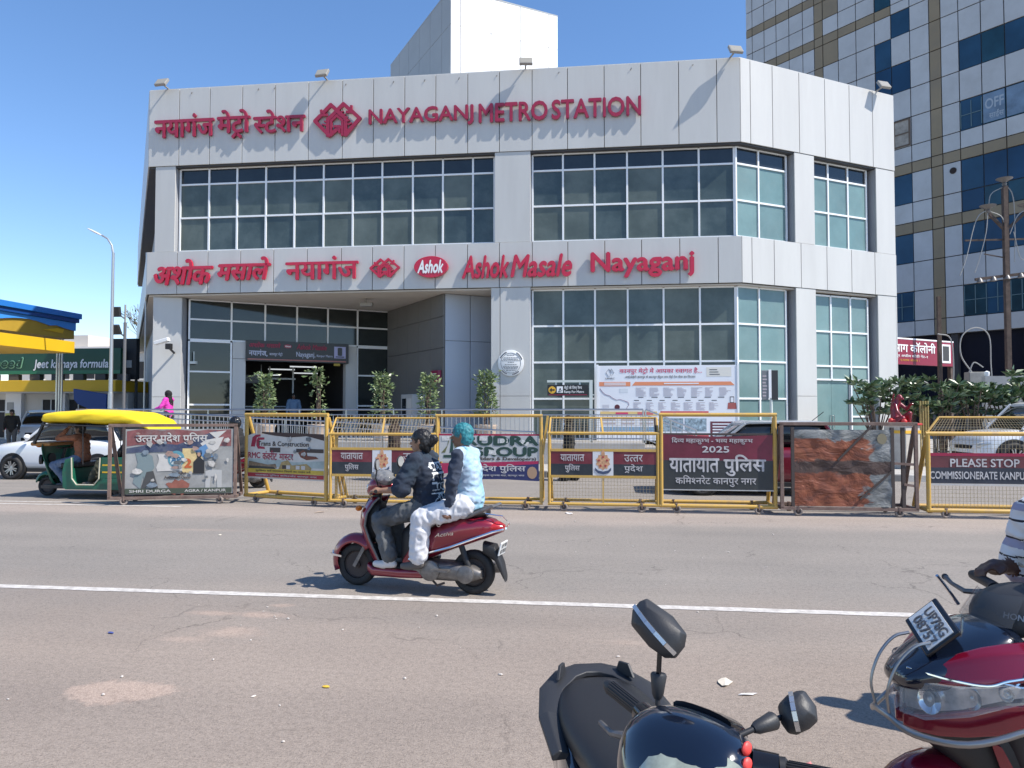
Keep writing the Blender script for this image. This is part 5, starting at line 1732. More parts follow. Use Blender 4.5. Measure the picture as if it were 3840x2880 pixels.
# 2 yellow frame with torn concrete advert
b, L = barricade('yellow barricade with torn concrete advert banner and bare lower half', -6.98, 13.95, -5.12, 13.35, 1.70, M_by, square=False, r=0.036)
M_cw = mat('advert white', (0.55, 0.53, 0.49), 0.6, var=0.1, scale=4, dirt=0.35, dirtcol=(0.36, 0.34, 0.31), dscale=3)
poly(b, 'sheet', M_cw, jag(0.04, L - 0.04, 0.52, 1.32, 14, 0.035, 12, 't'), 0.0, 0.008)
poly(b, 'torn_edge', mat('dark backing scrap', (0.06, 0.035, 0.03), 0.7), [(0.4, 1.34), (0.7, 1.30), (1.1, 1.27), (1.5, 1.30), (L - 0.05, 1.22), (L - 0.05, 1.34), (0.4, 1.37)], -0.009)
M_mar = mat('advert maroon', (0.30, 0.02, 0.05), 0.6)
for pts in ([(0.12, 1.08), (0.16, 1.26), (0.24, 1.31), (0.36, 1.32), (0.36, 1.28), (0.27, 1.26), (0.22, 1.08)], [(0.26, 1.20), (0.30, 1.26), (0.46, 1.26), (0.46, 1.22), (0.34, 1.21), (0.34, 1.09), (0.46, 1.08), (0.48, 1.04), (0.30, 1.04), (0.26, 1.10)]):
    poly(b, 'logo_stroke', M_mar, pts, -0.009)
lettering('lettering', 'Trans & Construction', M_hub, b, 0.30, 1.55, 1.10, 1.19, -0.012, 0.003, 0.015)
rect(b, 'black_label', M_hub, 0.60, 0.86, 0.98, 1.07, -0.009)
rect(b, 'black_label', M_hub, 1.25, L - 0.06, 0.99, 1.06, -0.009)
lettering('lettering', 'RMC', M_mar, b, 0.06, 0.36, 0.86, 0.97, -0.009, 0.003, 0.025)
lettering('lettering', 'कंक~रीट', M_mar, b, 0.42, 0.78, 0.83, 1.01, -0.009, 0.003, 0.02)
lettering('lettering', 'मास~टर', M_mar, b, 0.84, 1.18, 0.84, 0.95, -0.009, 0.003, 0.02)
poly(b, 'sky_print', mat('print pale teal', (0.34, 0.40, 0.38), 0.6, var=0.25, scale=4), [(0.05, 0.70), (0.05, 0.84), (0.6, 0.86), (1.2, 0.80), (L - 0.05, 0.84), (L - 0.05, 0.70)], -0.0088, 0.002)
poly(b, 'truck_print', mat('print brown', (0.20, 0.14, 0.085), 0.6, var=0.4, scale=9), [(0.06, 0.68), (0.08, 0.80), (0.25, 0.78), (0.55, 0.74), (0.75, 0.76), (0.78, 0.68)], -0.012)
poly(b, 'truck_print', mat('print dark', (0.04, 0.04, 0.035), 0.6), [(0.06, 0.66), (0.1, 0.71), (0.7, 0.70), (0.76, 0.66)], -0.0155)
poly(b, 'plant_print', mat('print straw', (0.36, 0.26, 0.11), 0.6, var=0.4, scale=10), [(0.82, 0.66), (0.9, 0.80), (1.05, 0.84), (1.15, 0.74), (1.5, 0.78), (1.62, 0.70), (1.6, 0.66)], -0.012)
for x in (0.92, 1.02, 1.25, 1.38):
    rect(b, 'house_print', M_pw if x > 1 else M_hub, x, x + 0.09, 0.67, 0.74, -0.0155)
poly(b, 'tear_hole', mat('rust brown scrap', (0.16, 0.055, 0.035), 0.7), [(1.30, 0.98), (1.42, 1.04), (1.50, 1.0), (1.52, 0.93), (1.72, 0.92), (1.78, 0.88), (1.5, 0.85), (1.36, 0.90)], -0.0125)
rect(b, 'yellow_strip', mat('strip yellow', (0.50, 0.36, 0.05), 0.6, var=0.2, scale=6), 0.05, L - 0.05, 0.58, 0.66, -0.009)
rect(b, 'red_strip', mat('strip red', (0.30, 0.025, 0.035), 0.6, var=0.2, scale=6), 0.05, L - 0.05, 0.50, 0.575, -0.009)
lettering('lettering', 'सुरक~षित चलें यातायात नियमों का पालन करें', M_hub, b, 0.25, 1.6, 0.595, 0.645, -0.013, 0.003, 0.012)
lettering('lettering', 'यातायात पुलिस कमिश~नरेट कानपुर नगर', M_chalk, b, 0.25, 1.75, 0.51, 0.56, -0.013, 0.003, 0.012)
MB().box(0.02, L - 0.02, 0.0, 0.03, 0.47, 0.50).build('cloth_bar', M_pw, b)

scraps(b, 9, 0.9, L - 0.12, 0.9, 1.26, -0.019, 8, 0.03, 0.10)

# 3 yellow mesh barricade with police strip
b, L = barricade('yellow mesh barricade with police strip left of the scooter riders', -5.02, 13.30, -3.06, 13.30, 1.35, M_by)
police_strip(b, L, 0.62, 1.06, 0.84, ('यातायात', 'पुलिस'), ('उत~तर', 'प^देश'))
mesh_panel(b, 0.03, L - 0.03, 1.11, 1.33, 0.0)
mesh_panel(b, 0.03, L - 0.03, 0.16, 0.57, 0.0)
slant_top(b, L, 1.36, 1.64)
MB().bar((0.1, 0.03, 0.16), (0.1, 0.03, 1.33), 0.04).build('inner_post', M_by, b)

# 4 yellow frame with RUDRA GROUP banner
b, L = barricade('yellow barricade with RUDRA GROUP banner behind the riders', -3.02, 13.32, -1.13, 13.36, 1.69, M_by)
M_rw = mat('banner grey white', (0.42, 0.43, 0.43), 0.55, var=0.08, scale=2)
rect(b, 'sheet', M_rw, 0.04, L - 0.04, 0.86, 1.33, 0.0, 0.008)
M_dg = mat('banner dark green', (0.016, 0.05, 0.04), 0.55)
lettering('lettering', 'RUDRA', M_dg, b, 0.52, L - 0.06, 1.16, 1.32, -0.009, 0.003, 0.05)
lettering('lettering', 'GROUP', M_dg, b, 0.60, L - 0.07, 0.965, 1.12, -0.009, 0.003, 0.05)
lettering('lettering', '(Builders & Developers)', M_hub, b, 0.62, L - 0.09, 0.875, 0.945, -0.009, 0.003, 0.03)
for k in (-1, 0, 1):
    poly(b, 'leaf_logo', mat('logo olive', (0.12, 0.13, 0.06), 0.6) if k else M_dg, [(0.26 + k * 0.04, 1.30), (0.26 + k * 0.04 + 0.03, 1.30), (0.26 + k * 0.15 + 0.04, 1.02), (0.26 + k * 0.15 - 0.03, 1.02), (0.25 + k * 0.06, 1.15)], -0.009)
rect(b, 'logo_word', M_dg, 0.12, 0.42, 0.93, 0.98, -0.009)
for x, z in ((0.16, 1.28), (0.85, 1.28), (1.22, 1.24), (1.60, 1.2), (1.02, 1.03)):
    MB(Matrix.Translation((x, -0.014, z)) @ Matrix.Rotation(R(random.uniform(-25, 25)), 4, 'Y')).box(-0.07, 0.07, 0, 0.002, -0.04, 0.04).build('sticker', mat('white sticker', (0.55, 0.55, 0.53), 0.6, var=0.3, scale=25), b)
poly(b, 'red_band', mat('banner crimson', (0.33, 0.015, 0.07), 0.55), [(0.04, 0.62), (0.04, 0.83), (L - 0.04, 0.88), (L - 0.04, 0.80), (0.5, 0.72)], -0.0088)
poly(b, 'blue_band', mat('banner navy', (0.02, 0.025, 0.10), 0.55), [(0.04, 0.54), (0.6, 0.74), (L - 0.04, 0.83), (L - 0.04, 0.52), (1.2, 0.55)], -0.012)
lettering('lettering', 'उत~तर प^देश पुलिस', M_chalk, b, 0.25, L - 0.28, 0.66, 0.82, -0.016, 0.003, 0.02)
lettering('lettering', 'यातायात एवं सड़क सुरक~षा माह, कानपुर नगर', M_chalk, b, 0.5, L - 0.3, 0.595, 0.64, -0.016, 0.003, 0.012)
poly(b, 'emblem_star', mat('emblem ochre dull', (0.34, 0.22, 0.14), 0.6), [(L - 0.16 + 0.09 * math.cos(a * 0.52), 0.67 + 0.11 * math.sin(a * 0.52)) for a in range(12)], -0.016)
MB().box(0.02, L - 0.02, 0.0, 0.03, 1.33, 1.36).build('cloth_bar', M_dred, b)
MB().bar((L + 0.03, 0.02, 1.0), (L + 0.12, 0.04, 1.69), 0.04).build('brace', M_by, b)

# 5 yellow mesh barricade with police strip and Hindi state name
b, L = barricade('yellow mesh barricade with police strip right of the scooter riders', -0.98, 13.32, 0.92, 13.30, 1.38, M_by)
police_strip(b, L, 0.64, 1.06, 0.84, ('यातायात', 'पुलिस'), ('उत~तर', 'प^देश'))
mesh_panel(b, 0.03, L - 0.03, 1.11, 1.36, 0.0)
mesh_panel(b, 0.03, L - 0.03, 0.16, 0.59, 0.0)
slant_top(b, L, 1.39, 1.65)

# 6 yellow frame with maroon and black sheet
b, L = barricade('yellow barricade with maroon and black board marked 2025', 0.98, 13.30, 2.90, 13.30, 1.71, M_by, r=0.034)
poly(b, 'maroon_sheet', mat('maroon sheet', (0.16, 0.016, 0.038), 0.35, var=0.4, scale=1.6, dirt=0.4, dirtcol=(0.10, 0.03, 0.04), dscale=1.2), [(0.03, 0.92), (0.03, 1.37), (0.9, 1.33), (L - 0.04, 1.36), (L - 0.04, 0.92)], 0.0, 0.01)
rect(b, 'black_sheet', mat('black sheet', (0.030, 0.033, 0.034), 0.45, var=0.3, scale=2.5), 0.03, L - 0.04, 0.42, 0.92, 0.0, 0.012)
MB().box(0.02, L - 0.02, -0.01, 0.02, 0.40, 0.42).build('sheet_edge', M_pw, b)
MB().box(0.02, L - 0.02, 0.0, 0.03, 1.355, 1.39).build('cloth_bar', M_hub, b)
lettering('lettering', 'दिव~य महाकुम~भ - भव~य महाकुम~भ', M_chalk, b, 0.18, 1.55, 1.20, 1.32, -0.011, 0.003, 0.01)
lettering('lettering', '2025', M_chalk, b, 0.70, 1.15, 1.06, 1.165, -0.011, 0.003, 0.02)
lettering('lettering', 'यातायात', M_chalk, b, 0.14, 0.98, 0.72, 0.95, -0.013, 0.003, 0.022)
lettering('lettering', 'पुलिस', M_chalk, b, 1.06, 1.76, 0.66, 1.02, -0.013, 0.003, 0.022)
lettering('lettering', 'कमिश~नरेट कानपुर नगर', M_chalk, b, 0.24, 1.60, 0.47, 0.66, -0.013, 0.003, 0.012)

# 7 rusty frame with patched orange sheet
b, L = barricade('rusty barricade with patched orange and grey sheet', 2.99, 13.22, 5.16, 13.24, 1.56, M_br, square=True)
M_os = mat('rust orange sheet', (0.26, 0.075, 0.032), 0.65, var=0.35, scale=1.6, dirt=0.7, dirtcol=(0.14, 0.05, 0.035), dscale=1.6)
M_gs = mat('grey zinc sheet', (0.20, 0.205, 0.20), 0.5, var=0.3, scale=2.5, dirt=0.5, dirtcol=(0.10, 0.10, 0.10), dscale=2)

def patched_material():
    m = bpy.data.materials.new('patched rusty sheet')
    m.use_nodes = True
    nt = m.node_tree
    L_ = nt.links.new
    bs = nt.nodes['Principled BSDF']
    bs.inputs['Roughness'].default_value = 0.6
    geo = nt.nodes.new('ShaderNodeNewGeometry')

    def nz_(sc, det, loc):
        mp = nt.nodes.new('ShaderNodeMapping')
        mp.inputs['Location'].default_value = loc
        mp.inputs['Scale'].default_value = (0.75, 1, 1.35)
        L_(geo.outputs['Position'], mp.inputs[0])
        n = nt.nodes.new('ShaderNodeTexNoise')
        n.inputs['Scale'].default_value = sc
        n.inputs['Detail'].default_value = det
        n.inputs['Roughness'].default_value = 0.6
        n.inputs['Distortion'].default_value = 0.8
        L_(mp.outputs[0], n.inputs['Vector'])
        return n.outputs[0]

    def rp(sock, st):
        r = nt.nodes.new('ShaderNodeValToRGB')
        el = r.color_ramp.elements
        while len(el) < len(st):
            el.new(0.5)
        for k, (p, c) in enumerate(st):
            el[k].position = p
            el[k].color = (*c, 1)
        L_(sock, r.inputs[0])
        return r.outputs[0]

    def mx(f, a_, b_):
        x = nt.nodes.new('ShaderNodeMix')
        x.data_type = 'RGBA'
        L_(f, x.inputs[0])
        L_(a_, x.inputs[6])
        L_(b_, x.inputs[7])
        return x.outputs[2]
    rust = rp(nz_(4, 8, (0, 0, 0)), [(0.3, (0.085, 0.026, 0.016)), (0.5, (0.21, 0.058, 0.026)), (0.7, (0.30, 0.105, 0.05))])
    zinc = rp(nz_(5, 7, (5, 0, 3)), [(0.3, (0.10, 0.105, 0.10)), (0.55, (0.20, 0.205, 0.20)), (0.75, (0.33, 0.33, 0.32))])
    dark = rp(nz_(6, 5, (9, 0, 1)), [(0.3, (0.045, 0.022, 0.018)), (0.7, (0.08, 0.05, 0.04))])
    sep = nt.nodes.new('ShaderNodeSeparateXYZ')
    L_(geo.outputs['Position'], sep.inputs[0])

    def band(axis, c0, w0, amp, soft):
        ad = nt.nodes.new('ShaderNodeMath')
        ad.operation = 'MULTIPLY_ADD'
        L_(nz_(2.2, 6, (c0 * 3, 1, 2)), ad.inputs[0])
        ad.inputs[1].default_value = amp
        L_(sep.outputs[axis], ad.inputs[2])
        mr_ = nt.nodes.new('ShaderNodeMapRange')
        mr_.interpolation_type = 'SMOOTHSTEP'
        mr_.inputs['From Min'].default_value = c0 + amp * 0.5 - w0
        mr_.inputs['From Max'].default_value = c0 + amp * 0.5 - w0 + soft
        L_(ad.outputs[0], mr_.inputs[0])
        return mr_.outputs[0]
    col = mx(band('Z', 1.22, 0.0, 0.7, 0.05), rust, zinc)
    col = mx(band('X', 4.35, 0.0, 1.1, 0.08), col, zinc)
    dk = nt.nodes.new('ShaderNodeMath')
    dk.operation = 'MULTIPLY'
    L_(band('Z', 0.72, 0.0, 0.25, 0.03), dk.inputs[0])
    iv = nt.nodes.new('ShaderNodeMath')
    iv.operation = 'SUBTRACT'
    iv.inputs[0].default_value = 1.0
    L_(band('Z', 0.93, 0.0, 0.3, 0.03), iv.inputs[1])
    L_(iv.outputs[0], dk.inputs[1])
    col = mx(dk.outputs[0], col, dark)
    L_(col, bs.inputs['Base Color'])
    bp_ = nt.nodes.new('ShaderNodeBump')
    bp_.inputs['Strength'].default_value = 0.8
    bp_.inputs['Distance'].default_value = 0.05
    L_(nz_(3.5, 4, (2, 0, 7)), bp_.inputs['Height'])
    L_(bp_.outputs[0], bs.inputs['Normal'])
    return m


def crumpled(name, m, parent, x0, x1, z0, z1, amp=0.012, nx=26, nz=18, seed=0):
    """sheet metal or cloth that is not quite flat"""
    va = [(x0 + (x1 - x0) * i / nx, -0.004 + amp * (noise.noise((i * 0.35 + seed, j * 0.4, seed)) - 0.6), z0 + (z1 - z0) * j / nz) for j in range(nz + 1) for i in range(nx + 1)]
    fa = [(j * (nx + 1) + i, j * (nx + 1) + i + 1, (j + 1) * (nx + 1) + i + 1, (j + 1) * (nx + 1) + i) for j in range(nz) for i in range(nx)]
    return MB().add(va, fa).build(name, m, parent, smooth=True, ang=80)


crumpled('patched_sheet', patched_material(), b, 0.20, L - 0.40, 0.17, 1.46, 0.03, seed=3)
poly(b, 'tan_disc', mat('tan sticker', (0.22, 0.19, 0.12), 0.7), [(1.62 + 0.08 * math.cos(k * 0.5), 1.31 + 0.09 * math.sin(k * 0.5)) for k in range(12)], -0.036)
MB().bar((0.9, -0.05, 0.95), (1.45, -0.05, 1.52), 0.03).build('diagonal_bar', M_hub, b)
MB().bar((1.25, -0.05, 0.3), (1.78, -0.05, 0.78), 0.028).build('diagonal_bar', M_hub, b)
MB().bar((0.18, 0, 0.13), (0.18, 0, 1.5), 0.05).build('inner_post', M_hub, b)
MB().bar((L - 0.38, 0, 0.13), (L - 0.38, 0, 1.5), 0.055).bar((L - 0.20, 0.02, 0.13), (L - 0.20, 0.02, 1.5), 0.055).build('inner_post', M_hub, b)
MB().bar((L - 0.38, 0, 0.9), (L, 0, 0.88), 0.04).bar((L - 0.2, 0, 0.55), (L, 0, 0.52), 0.04).build('cross_bar', M_br, b)

# 8 yellow mesh barricade PLEASE STOP
b, L = barricade('yellow barricade reading PLEASE STOP at the right edge', 5.34, 13.22, 7.35, 13.20, 1.40, M_by, r=0.036)
rect(b, 'upper_board', mat('faded maroon board', (0.12, 0.03, 0.035), 0.5, var=0.3, scale=2.5), 0.04, L - 0.04, 0.84, 1.03, 0.0, 0.01)
rect(b, 'lower_board', mat('faded navy board', (0.025, 0.03, 0.045), 0.5, var=0.3, scale=2.5), 0.04, L - 0.04, 0.58, 0.84, 0.0, 0.012)
MB().box(0.03, L - 0.03, -0.012, 0.012, 1.03, 1.08).build('strip_rail', M_dred, b)
MB().box(0.03, L - 0.03, -0.012, 0.012, 0.545, 0.575).build('strip_rail', M_pw, b)
lettering('lettering', 'PLEASE STOP', M_chalk, b, 0.34, 1.40, 0.855, 0.985, -0.011, 0.003, 0.02)
lettering('lettering', 'COMMISSIONERATE KANPUR NAGAR', M_chalk, b, 0.02, 1.98, 0.655, 0.775, -0.013, 0.003, 0.025)
mesh_panel(b, 0.04, L - 0.04, 1.09, 1.36, 0.0)
mesh_panel(b, 0.04, L - 0.04, 0.16, 0.54, 0.0)
slant_top(b, L - 0.25, 1.43, 1.67, 0.22, 0.10, False)
# ================================================================= PEOPLE
def capsule(mb, p, q, r1, r2, n=12):
    p, q = V(p), V(q)
    d = (q - p)
    l = d.length
    d = d.normalized() if l > 1e-6 else V((0, 0, 1))
    pts, rs = [], []
    for t in (-0.98, -0.7, -0.35):
        pts.append(p + d * r1 * t)
        rs.append(r1 * math.sqrt(1 - t * t))
    pts.append(p)
    rs.append(r1)
    pts.append(q)
    rs.append(r2)
    for t in (0.35, 0.7, 0.98):
        pts.append(q + d * r2 * t)
        rs.append(r2 * math.sqrt(1 - t * t))
    mb.tube(pts, rs, n)


class Body:
    """a figure grown from overlapping tapered shapes, fused into one skin"""

    def __init__(s):
        s.mb = MB()
        s.sph = []
        s.mats = []

    def mi(s, m):
        if m not in s.mats:
            s.mats.append(m)
        return s.mats.index(m)

    def limb(s, p, q, r1, r2, m):
        capsule(s.mb, p, q, r1, r2)
        p, q = V(p), V(q)
        k = max(2, int((q - p).length / 0.02))
        for i in range(k + 1):
            u = i / k
            c = p.lerp(q, u)
            s.sph.append((c.x, c.y, c.z, r1 + (r2 - r1) * u, s.mi(m)))

    def blob(s, c, r, m, rot=None):
        s.mb.ell(c, r, 16, 10, rot)
        r3 = r if isinstance(r, (tuple, list)) else (r, r, r)
        k = min(r3)
        ax = max(range(3), key=lambda i: r3[i])
        for u in (-1, -0.5, 0, 0.5, 1):
            d = [0, 0, 0]
            d[ax] = u * (r3[ax] - k)
            d = V(d)
            if rot:
                d = rot @ d
            c2 = V(c) + d
            s.sph.append((c2.x, c2.y, c2.z, k * 1.02, s.mi(m)))

    def trunk(s, secs, m):
        """secs: (centre, half width vector, half depth vector)"""
        rings = []
        for c, a, b in secs:
            c, a, b = V(c), V(a), V(b)
            rings.append([c + a * math.copysign(abs(math.cos(t)) ** 0.85, math.cos(t)) + b * math.copysign(abs(math.sin(t)) ** 0.85, math.sin(t)) for t in [2 * math.pi * j / 20 for j in range(20)]])
        s.mb.loft(rings)
        for (c, a, b), (c2, a2, b2) in zip(secs, secs[1:]):
            for u in (0, 0.33, 0.66):
                cc = V(c).lerp(V(c2), u)
                aa = V(a).lerp(V(a2), u)
                bb = V(b).lerp(V(b2), u)
                k = min(aa.length, bb.length)
                for w in (-1, -0.5, 0, 0.5, 1):
                    q = cc + aa.normalized() * w * max(0, aa.length - k)
                    s.sph.append((q.x, q.y, q.z, k, s.mi(m)))

    def finish(s, name, parent, voxel=0.014, folds=(), paint=None, smooth=2):
        me = bpy.data.meshes.new(name)
        me.from_pydata([tuple(v) for v in s.mb.v], [], s.mb.f)
        ob = bpy.data.objects.new('tmp', me)
        C.objects.link(ob)
        md = ob.modifiers.new('r', 'REMESH')
        md.mode = 'VOXEL'
        md.voxel_size = voxel
        sm = ob.modifiers.new('s', 'SMOOTH')
        sm.iterations = smooth
        sm.factor = 0.5
        dg = bpy.context.evaluated_depsgraph_get()
        out = bpy.data.meshes.new_from_object(ob.evaluated_get(dg))
        bpy.data.objects.remove(ob)
        bpy.data.meshes.remove(me)
        out.name = name
        nv = len(out.vertices)
        co = np.empty(nv * 3)
        out.vertices.foreach_get('co', co)
        co = co.reshape(-1, 3)
        sp = np.array(s.sph)

        def nearest(P):
            idx = np.empty(len(P), int)
            for k in range(0, len(P), 4000):
                d = np.sqrt(((P[k:k + 4000, None, :] - sp[None, :, :3]) ** 2).sum(2)) - sp[None, :, 3]
                idx[k:k + 4000] = sp[d.argmin(1), 4].astype(int)
            return idx
        if folds:
            nrm = np.empty(nv * 3)
            out.vertices.foreach_get('normal', nrm)
            nrm = nrm.reshape(-1, 3)
            vi = nearest(co)
            fm = {s.mats.index(m): (amp, sc) for m, amp, sc in folds if m in s.mats}
            for i in range(nv):
                f = fm.get(int(vi[i]))
                if f:
                    p = V(co[i])
                    k = noise.noise((p.x * f[1][0], p.y * f[1][1], p.z * f[1][2])) + 0.5 * noise.noise((p.x * f[1][0] * 2.3, p.y * f[1][1] * 2.1 + 3, p.z * f[1][2] * 2.2))
                    co[i] += nrm[i] * (1 - 2 * abs(k)) * f[0]
            out.vertices.foreach_set('co', co.ravel())
        fc = np.empty(len(out.polygons) * 3)
        out.polygons.foreach_get('center', fc)
        fc = fc.reshape(-1, 3)
        fi = nearest(fc)
        if paint:
            fi = paint(fc, fi, s)
        out.materials.clear()
        for m in s.mats:
            out.materials.append(m)
        out.polygons.foreach_set('material_index', fi.astype(np.int32))
        out.polygons.foreach_set('use_smooth', np.ones(len(out.polygons), bool))
        out.update()
        o = bpy.data.objects.new(name, out)
        C.objects.link(o)
        o.parent = parent
        return o


def hand(B, wrist, palm_dir, thumb_dir, m, grip=None, s=1.0):
    """palm, four fingers of different lengths and a thumb; grip: axis the fingers curl round"""
    w, d, t = V(wrist), V(palm_dir).normalized(), V(thumb_dir).normalized()
    t = (t - d * t.dot(d)).normalized()
    nrm = d.cross(t)                                   # away from the palm side
    B.limb(w, w + d * 0.05 * s, 0.026 * s, 0.034 * s, m)
    B.limb(w + d * 0.045 * s - t * 0.026 * s, w + d * 0.075 * s - t * 0.028 * s, 0.019 * s, 0.017 * s, m)
    B.limb(w + d * 0.045 * s + t * 0.022 * s, w + d * 0.08 * s + t * 0.024 * s, 0.020 * s, 0.017 * s, m)
    cd = V(grip).normalized() if grip else -nrm
    for k, ln in enumerate((0.066, 0.075, 0.070, 0.055)):
        b = w + d * 0.085 * s + t * (0.030 - 0.020 * k) * s
        p1 = b + (d * 0.8 + cd * 0.5).normalized() * ln * 0.45 * s
        p2 = p1 + (d * 0.1 + cd).normalized() * ln * 0.35 * s
        p3 = p2 + (cd * 0.7 - d * 0.75).normalized() * ln * 0.3 * s
        B.limb(b, p1, 0.0098 * s, 0.0092 * s, m)
        B.limb(p1, p2, 0.0092 * s, 0.0086 * s, m)
        B.limb(p2, p3, 0.0086 * s, 0.0075 * s, m)
    b = w + d * 0.03 * s + t * 0.026 * s
    p1 = b + (t * 0.9 + d * 0.5 + cd * 0.3).normalized() * 0.035 * s
    p2 = p1 + (d * 0.8 + cd * 0.6).normalized() * 0.032 * s
    B.limb(b, p1, 0.0135 * s, 0.011 * s, m)
    B.limb(p1, p2, 0.011 * s, 0.0085 * s, m)


def head(B, c, face, up, m, s=1.0):
    """skull, jaw, nose, ears and chin; face: looking direction"""
    c, f, u = V(c), V(face).normalized(), V(up).normalized()
    u = (u - f * u.dot(f)).normalized()
    sd = u.cross(f)
    rot = Matrix((f, sd, u)).transposed()
    B.blob(c + u * 0.012 * s, (0.094 * s, 0.076 * s, 0.104 * s), m, rot)
    B.blob(c + f * 0.026 * s - u * 0.062 * s, (0.060 * s, 0.054 * s, 0.056 * s), m, rot)
    B.limb(c + f * 0.088 * s + u * 0.012 * s, c + f * 0.106 * s - u * 0.024 * s, 0.010 * s, 0.014 * s, m)
    B.limb(c + f * 0.076 * s - u * 0.058 * s, c + f * 0.080 * s - u * 0.060 * s, 0.020 * s, 0.018 * s, m)
    B.limb(c + f * 0.072 * s + u * 0.030 * s - sd * 0.03 * s, c + f * 0.072 * s + u * 0.030 * s + sd * 0.03 * s, 0.021 * s, 0.021 * s, m)
    for k in (-1, 1):
        B.limb(c + sd * 0.078 * s * k + u * 0.018 * s - f * 0.012 * s, c + sd * 0.075 * s * k - u * 0.022 * s - f * 0.004 * s, 0.014 * s, 0.011 * s, m)
    return rot


def face_parts(parent, c, face, up, s=1.0, brow=None):
    c, f, u = V(c), V(face).normalized(), V(up).normalized()
    u = (u - f * u.dot(f)).normalized()
    sd = u.cross(f)
    We = mat('eye white', (0.6, 0.58, 0.55), 0.3)
    Ir = mat('eye dark', (0.02, 0.012, 0.01), 0.2)
    Lp = mat('lips', (0.22, 0.075, 0.06), 0.5)
    for k in (-1, 1):
        e = MB().ell(c + f * 0.079 * s + sd * 0.033 * s * k + u * 0.008 * s, 0.0125 * s, 10, 6).build('eye', We, parent, smooth=True)
        MB().ell(c + f * 0.089 * s + sd * 0.034 * s * k + u * 0.008 * s, 0.006 * s, 8, 5).build('iris', Ir, e, smooth=True)
        MB().bar(c + f * 0.094 * s + sd * 0.018 * s * k + u * 0.032 * s, c + f * 0.084 * s + sd * 0.052 * s * k + u * 0.034 * s, 0.008 * s, 0.008 * s).build('eyebrow', brow or Ir, parent)
    MB().ell(c + f * 0.092 * s - u * 0.052 * s, (0.009 * s, 0.024 * s, 0.0075 * s), 10, 6, Matrix((f, sd, u)).transposed()).build('mouth', Lp, parent, smooth=True)


def hair_mesh(parent, c, face, up, m, shapes, s=1.0, voxel=0.009, name='hair', amp=0.009):
    c, f, u = V(c), V(face).normalized(), V(up).normalized()
    u = (u - f * u.dot(f)).normalized()
    sd = u.cross(f)
    rot = Matrix((f, sd, u)).transposed()
    B = Body()
    for (pf, ps, pu), r in shapes:
        B.blob(c + (f * pf + sd * ps + u * pu) * s, tuple(x * s for x in r), m, rot)
    return B.finish(name, parent, voxel, [(m, amp, (55, 55, 18))], None, 1)


SKIN = mat('brown skin', (0.20, 0.105, 0.065), 0.5, var=0.1, scale=20, sss=0.0)
SKIN2 = mat('light brown skin', (0.30, 0.165, 0.105), 0.5, var=0.1, scale=20)
M_hair = mat('black hair', (0.010, 0.009, 0.009), 0.45)
HAIR_CAP = [((-0.014, 0, 0.034), (0.102, 0.084, 0.095)), ((-0.045, 0, -0.015), (0.066, 0.080, 0.085))]


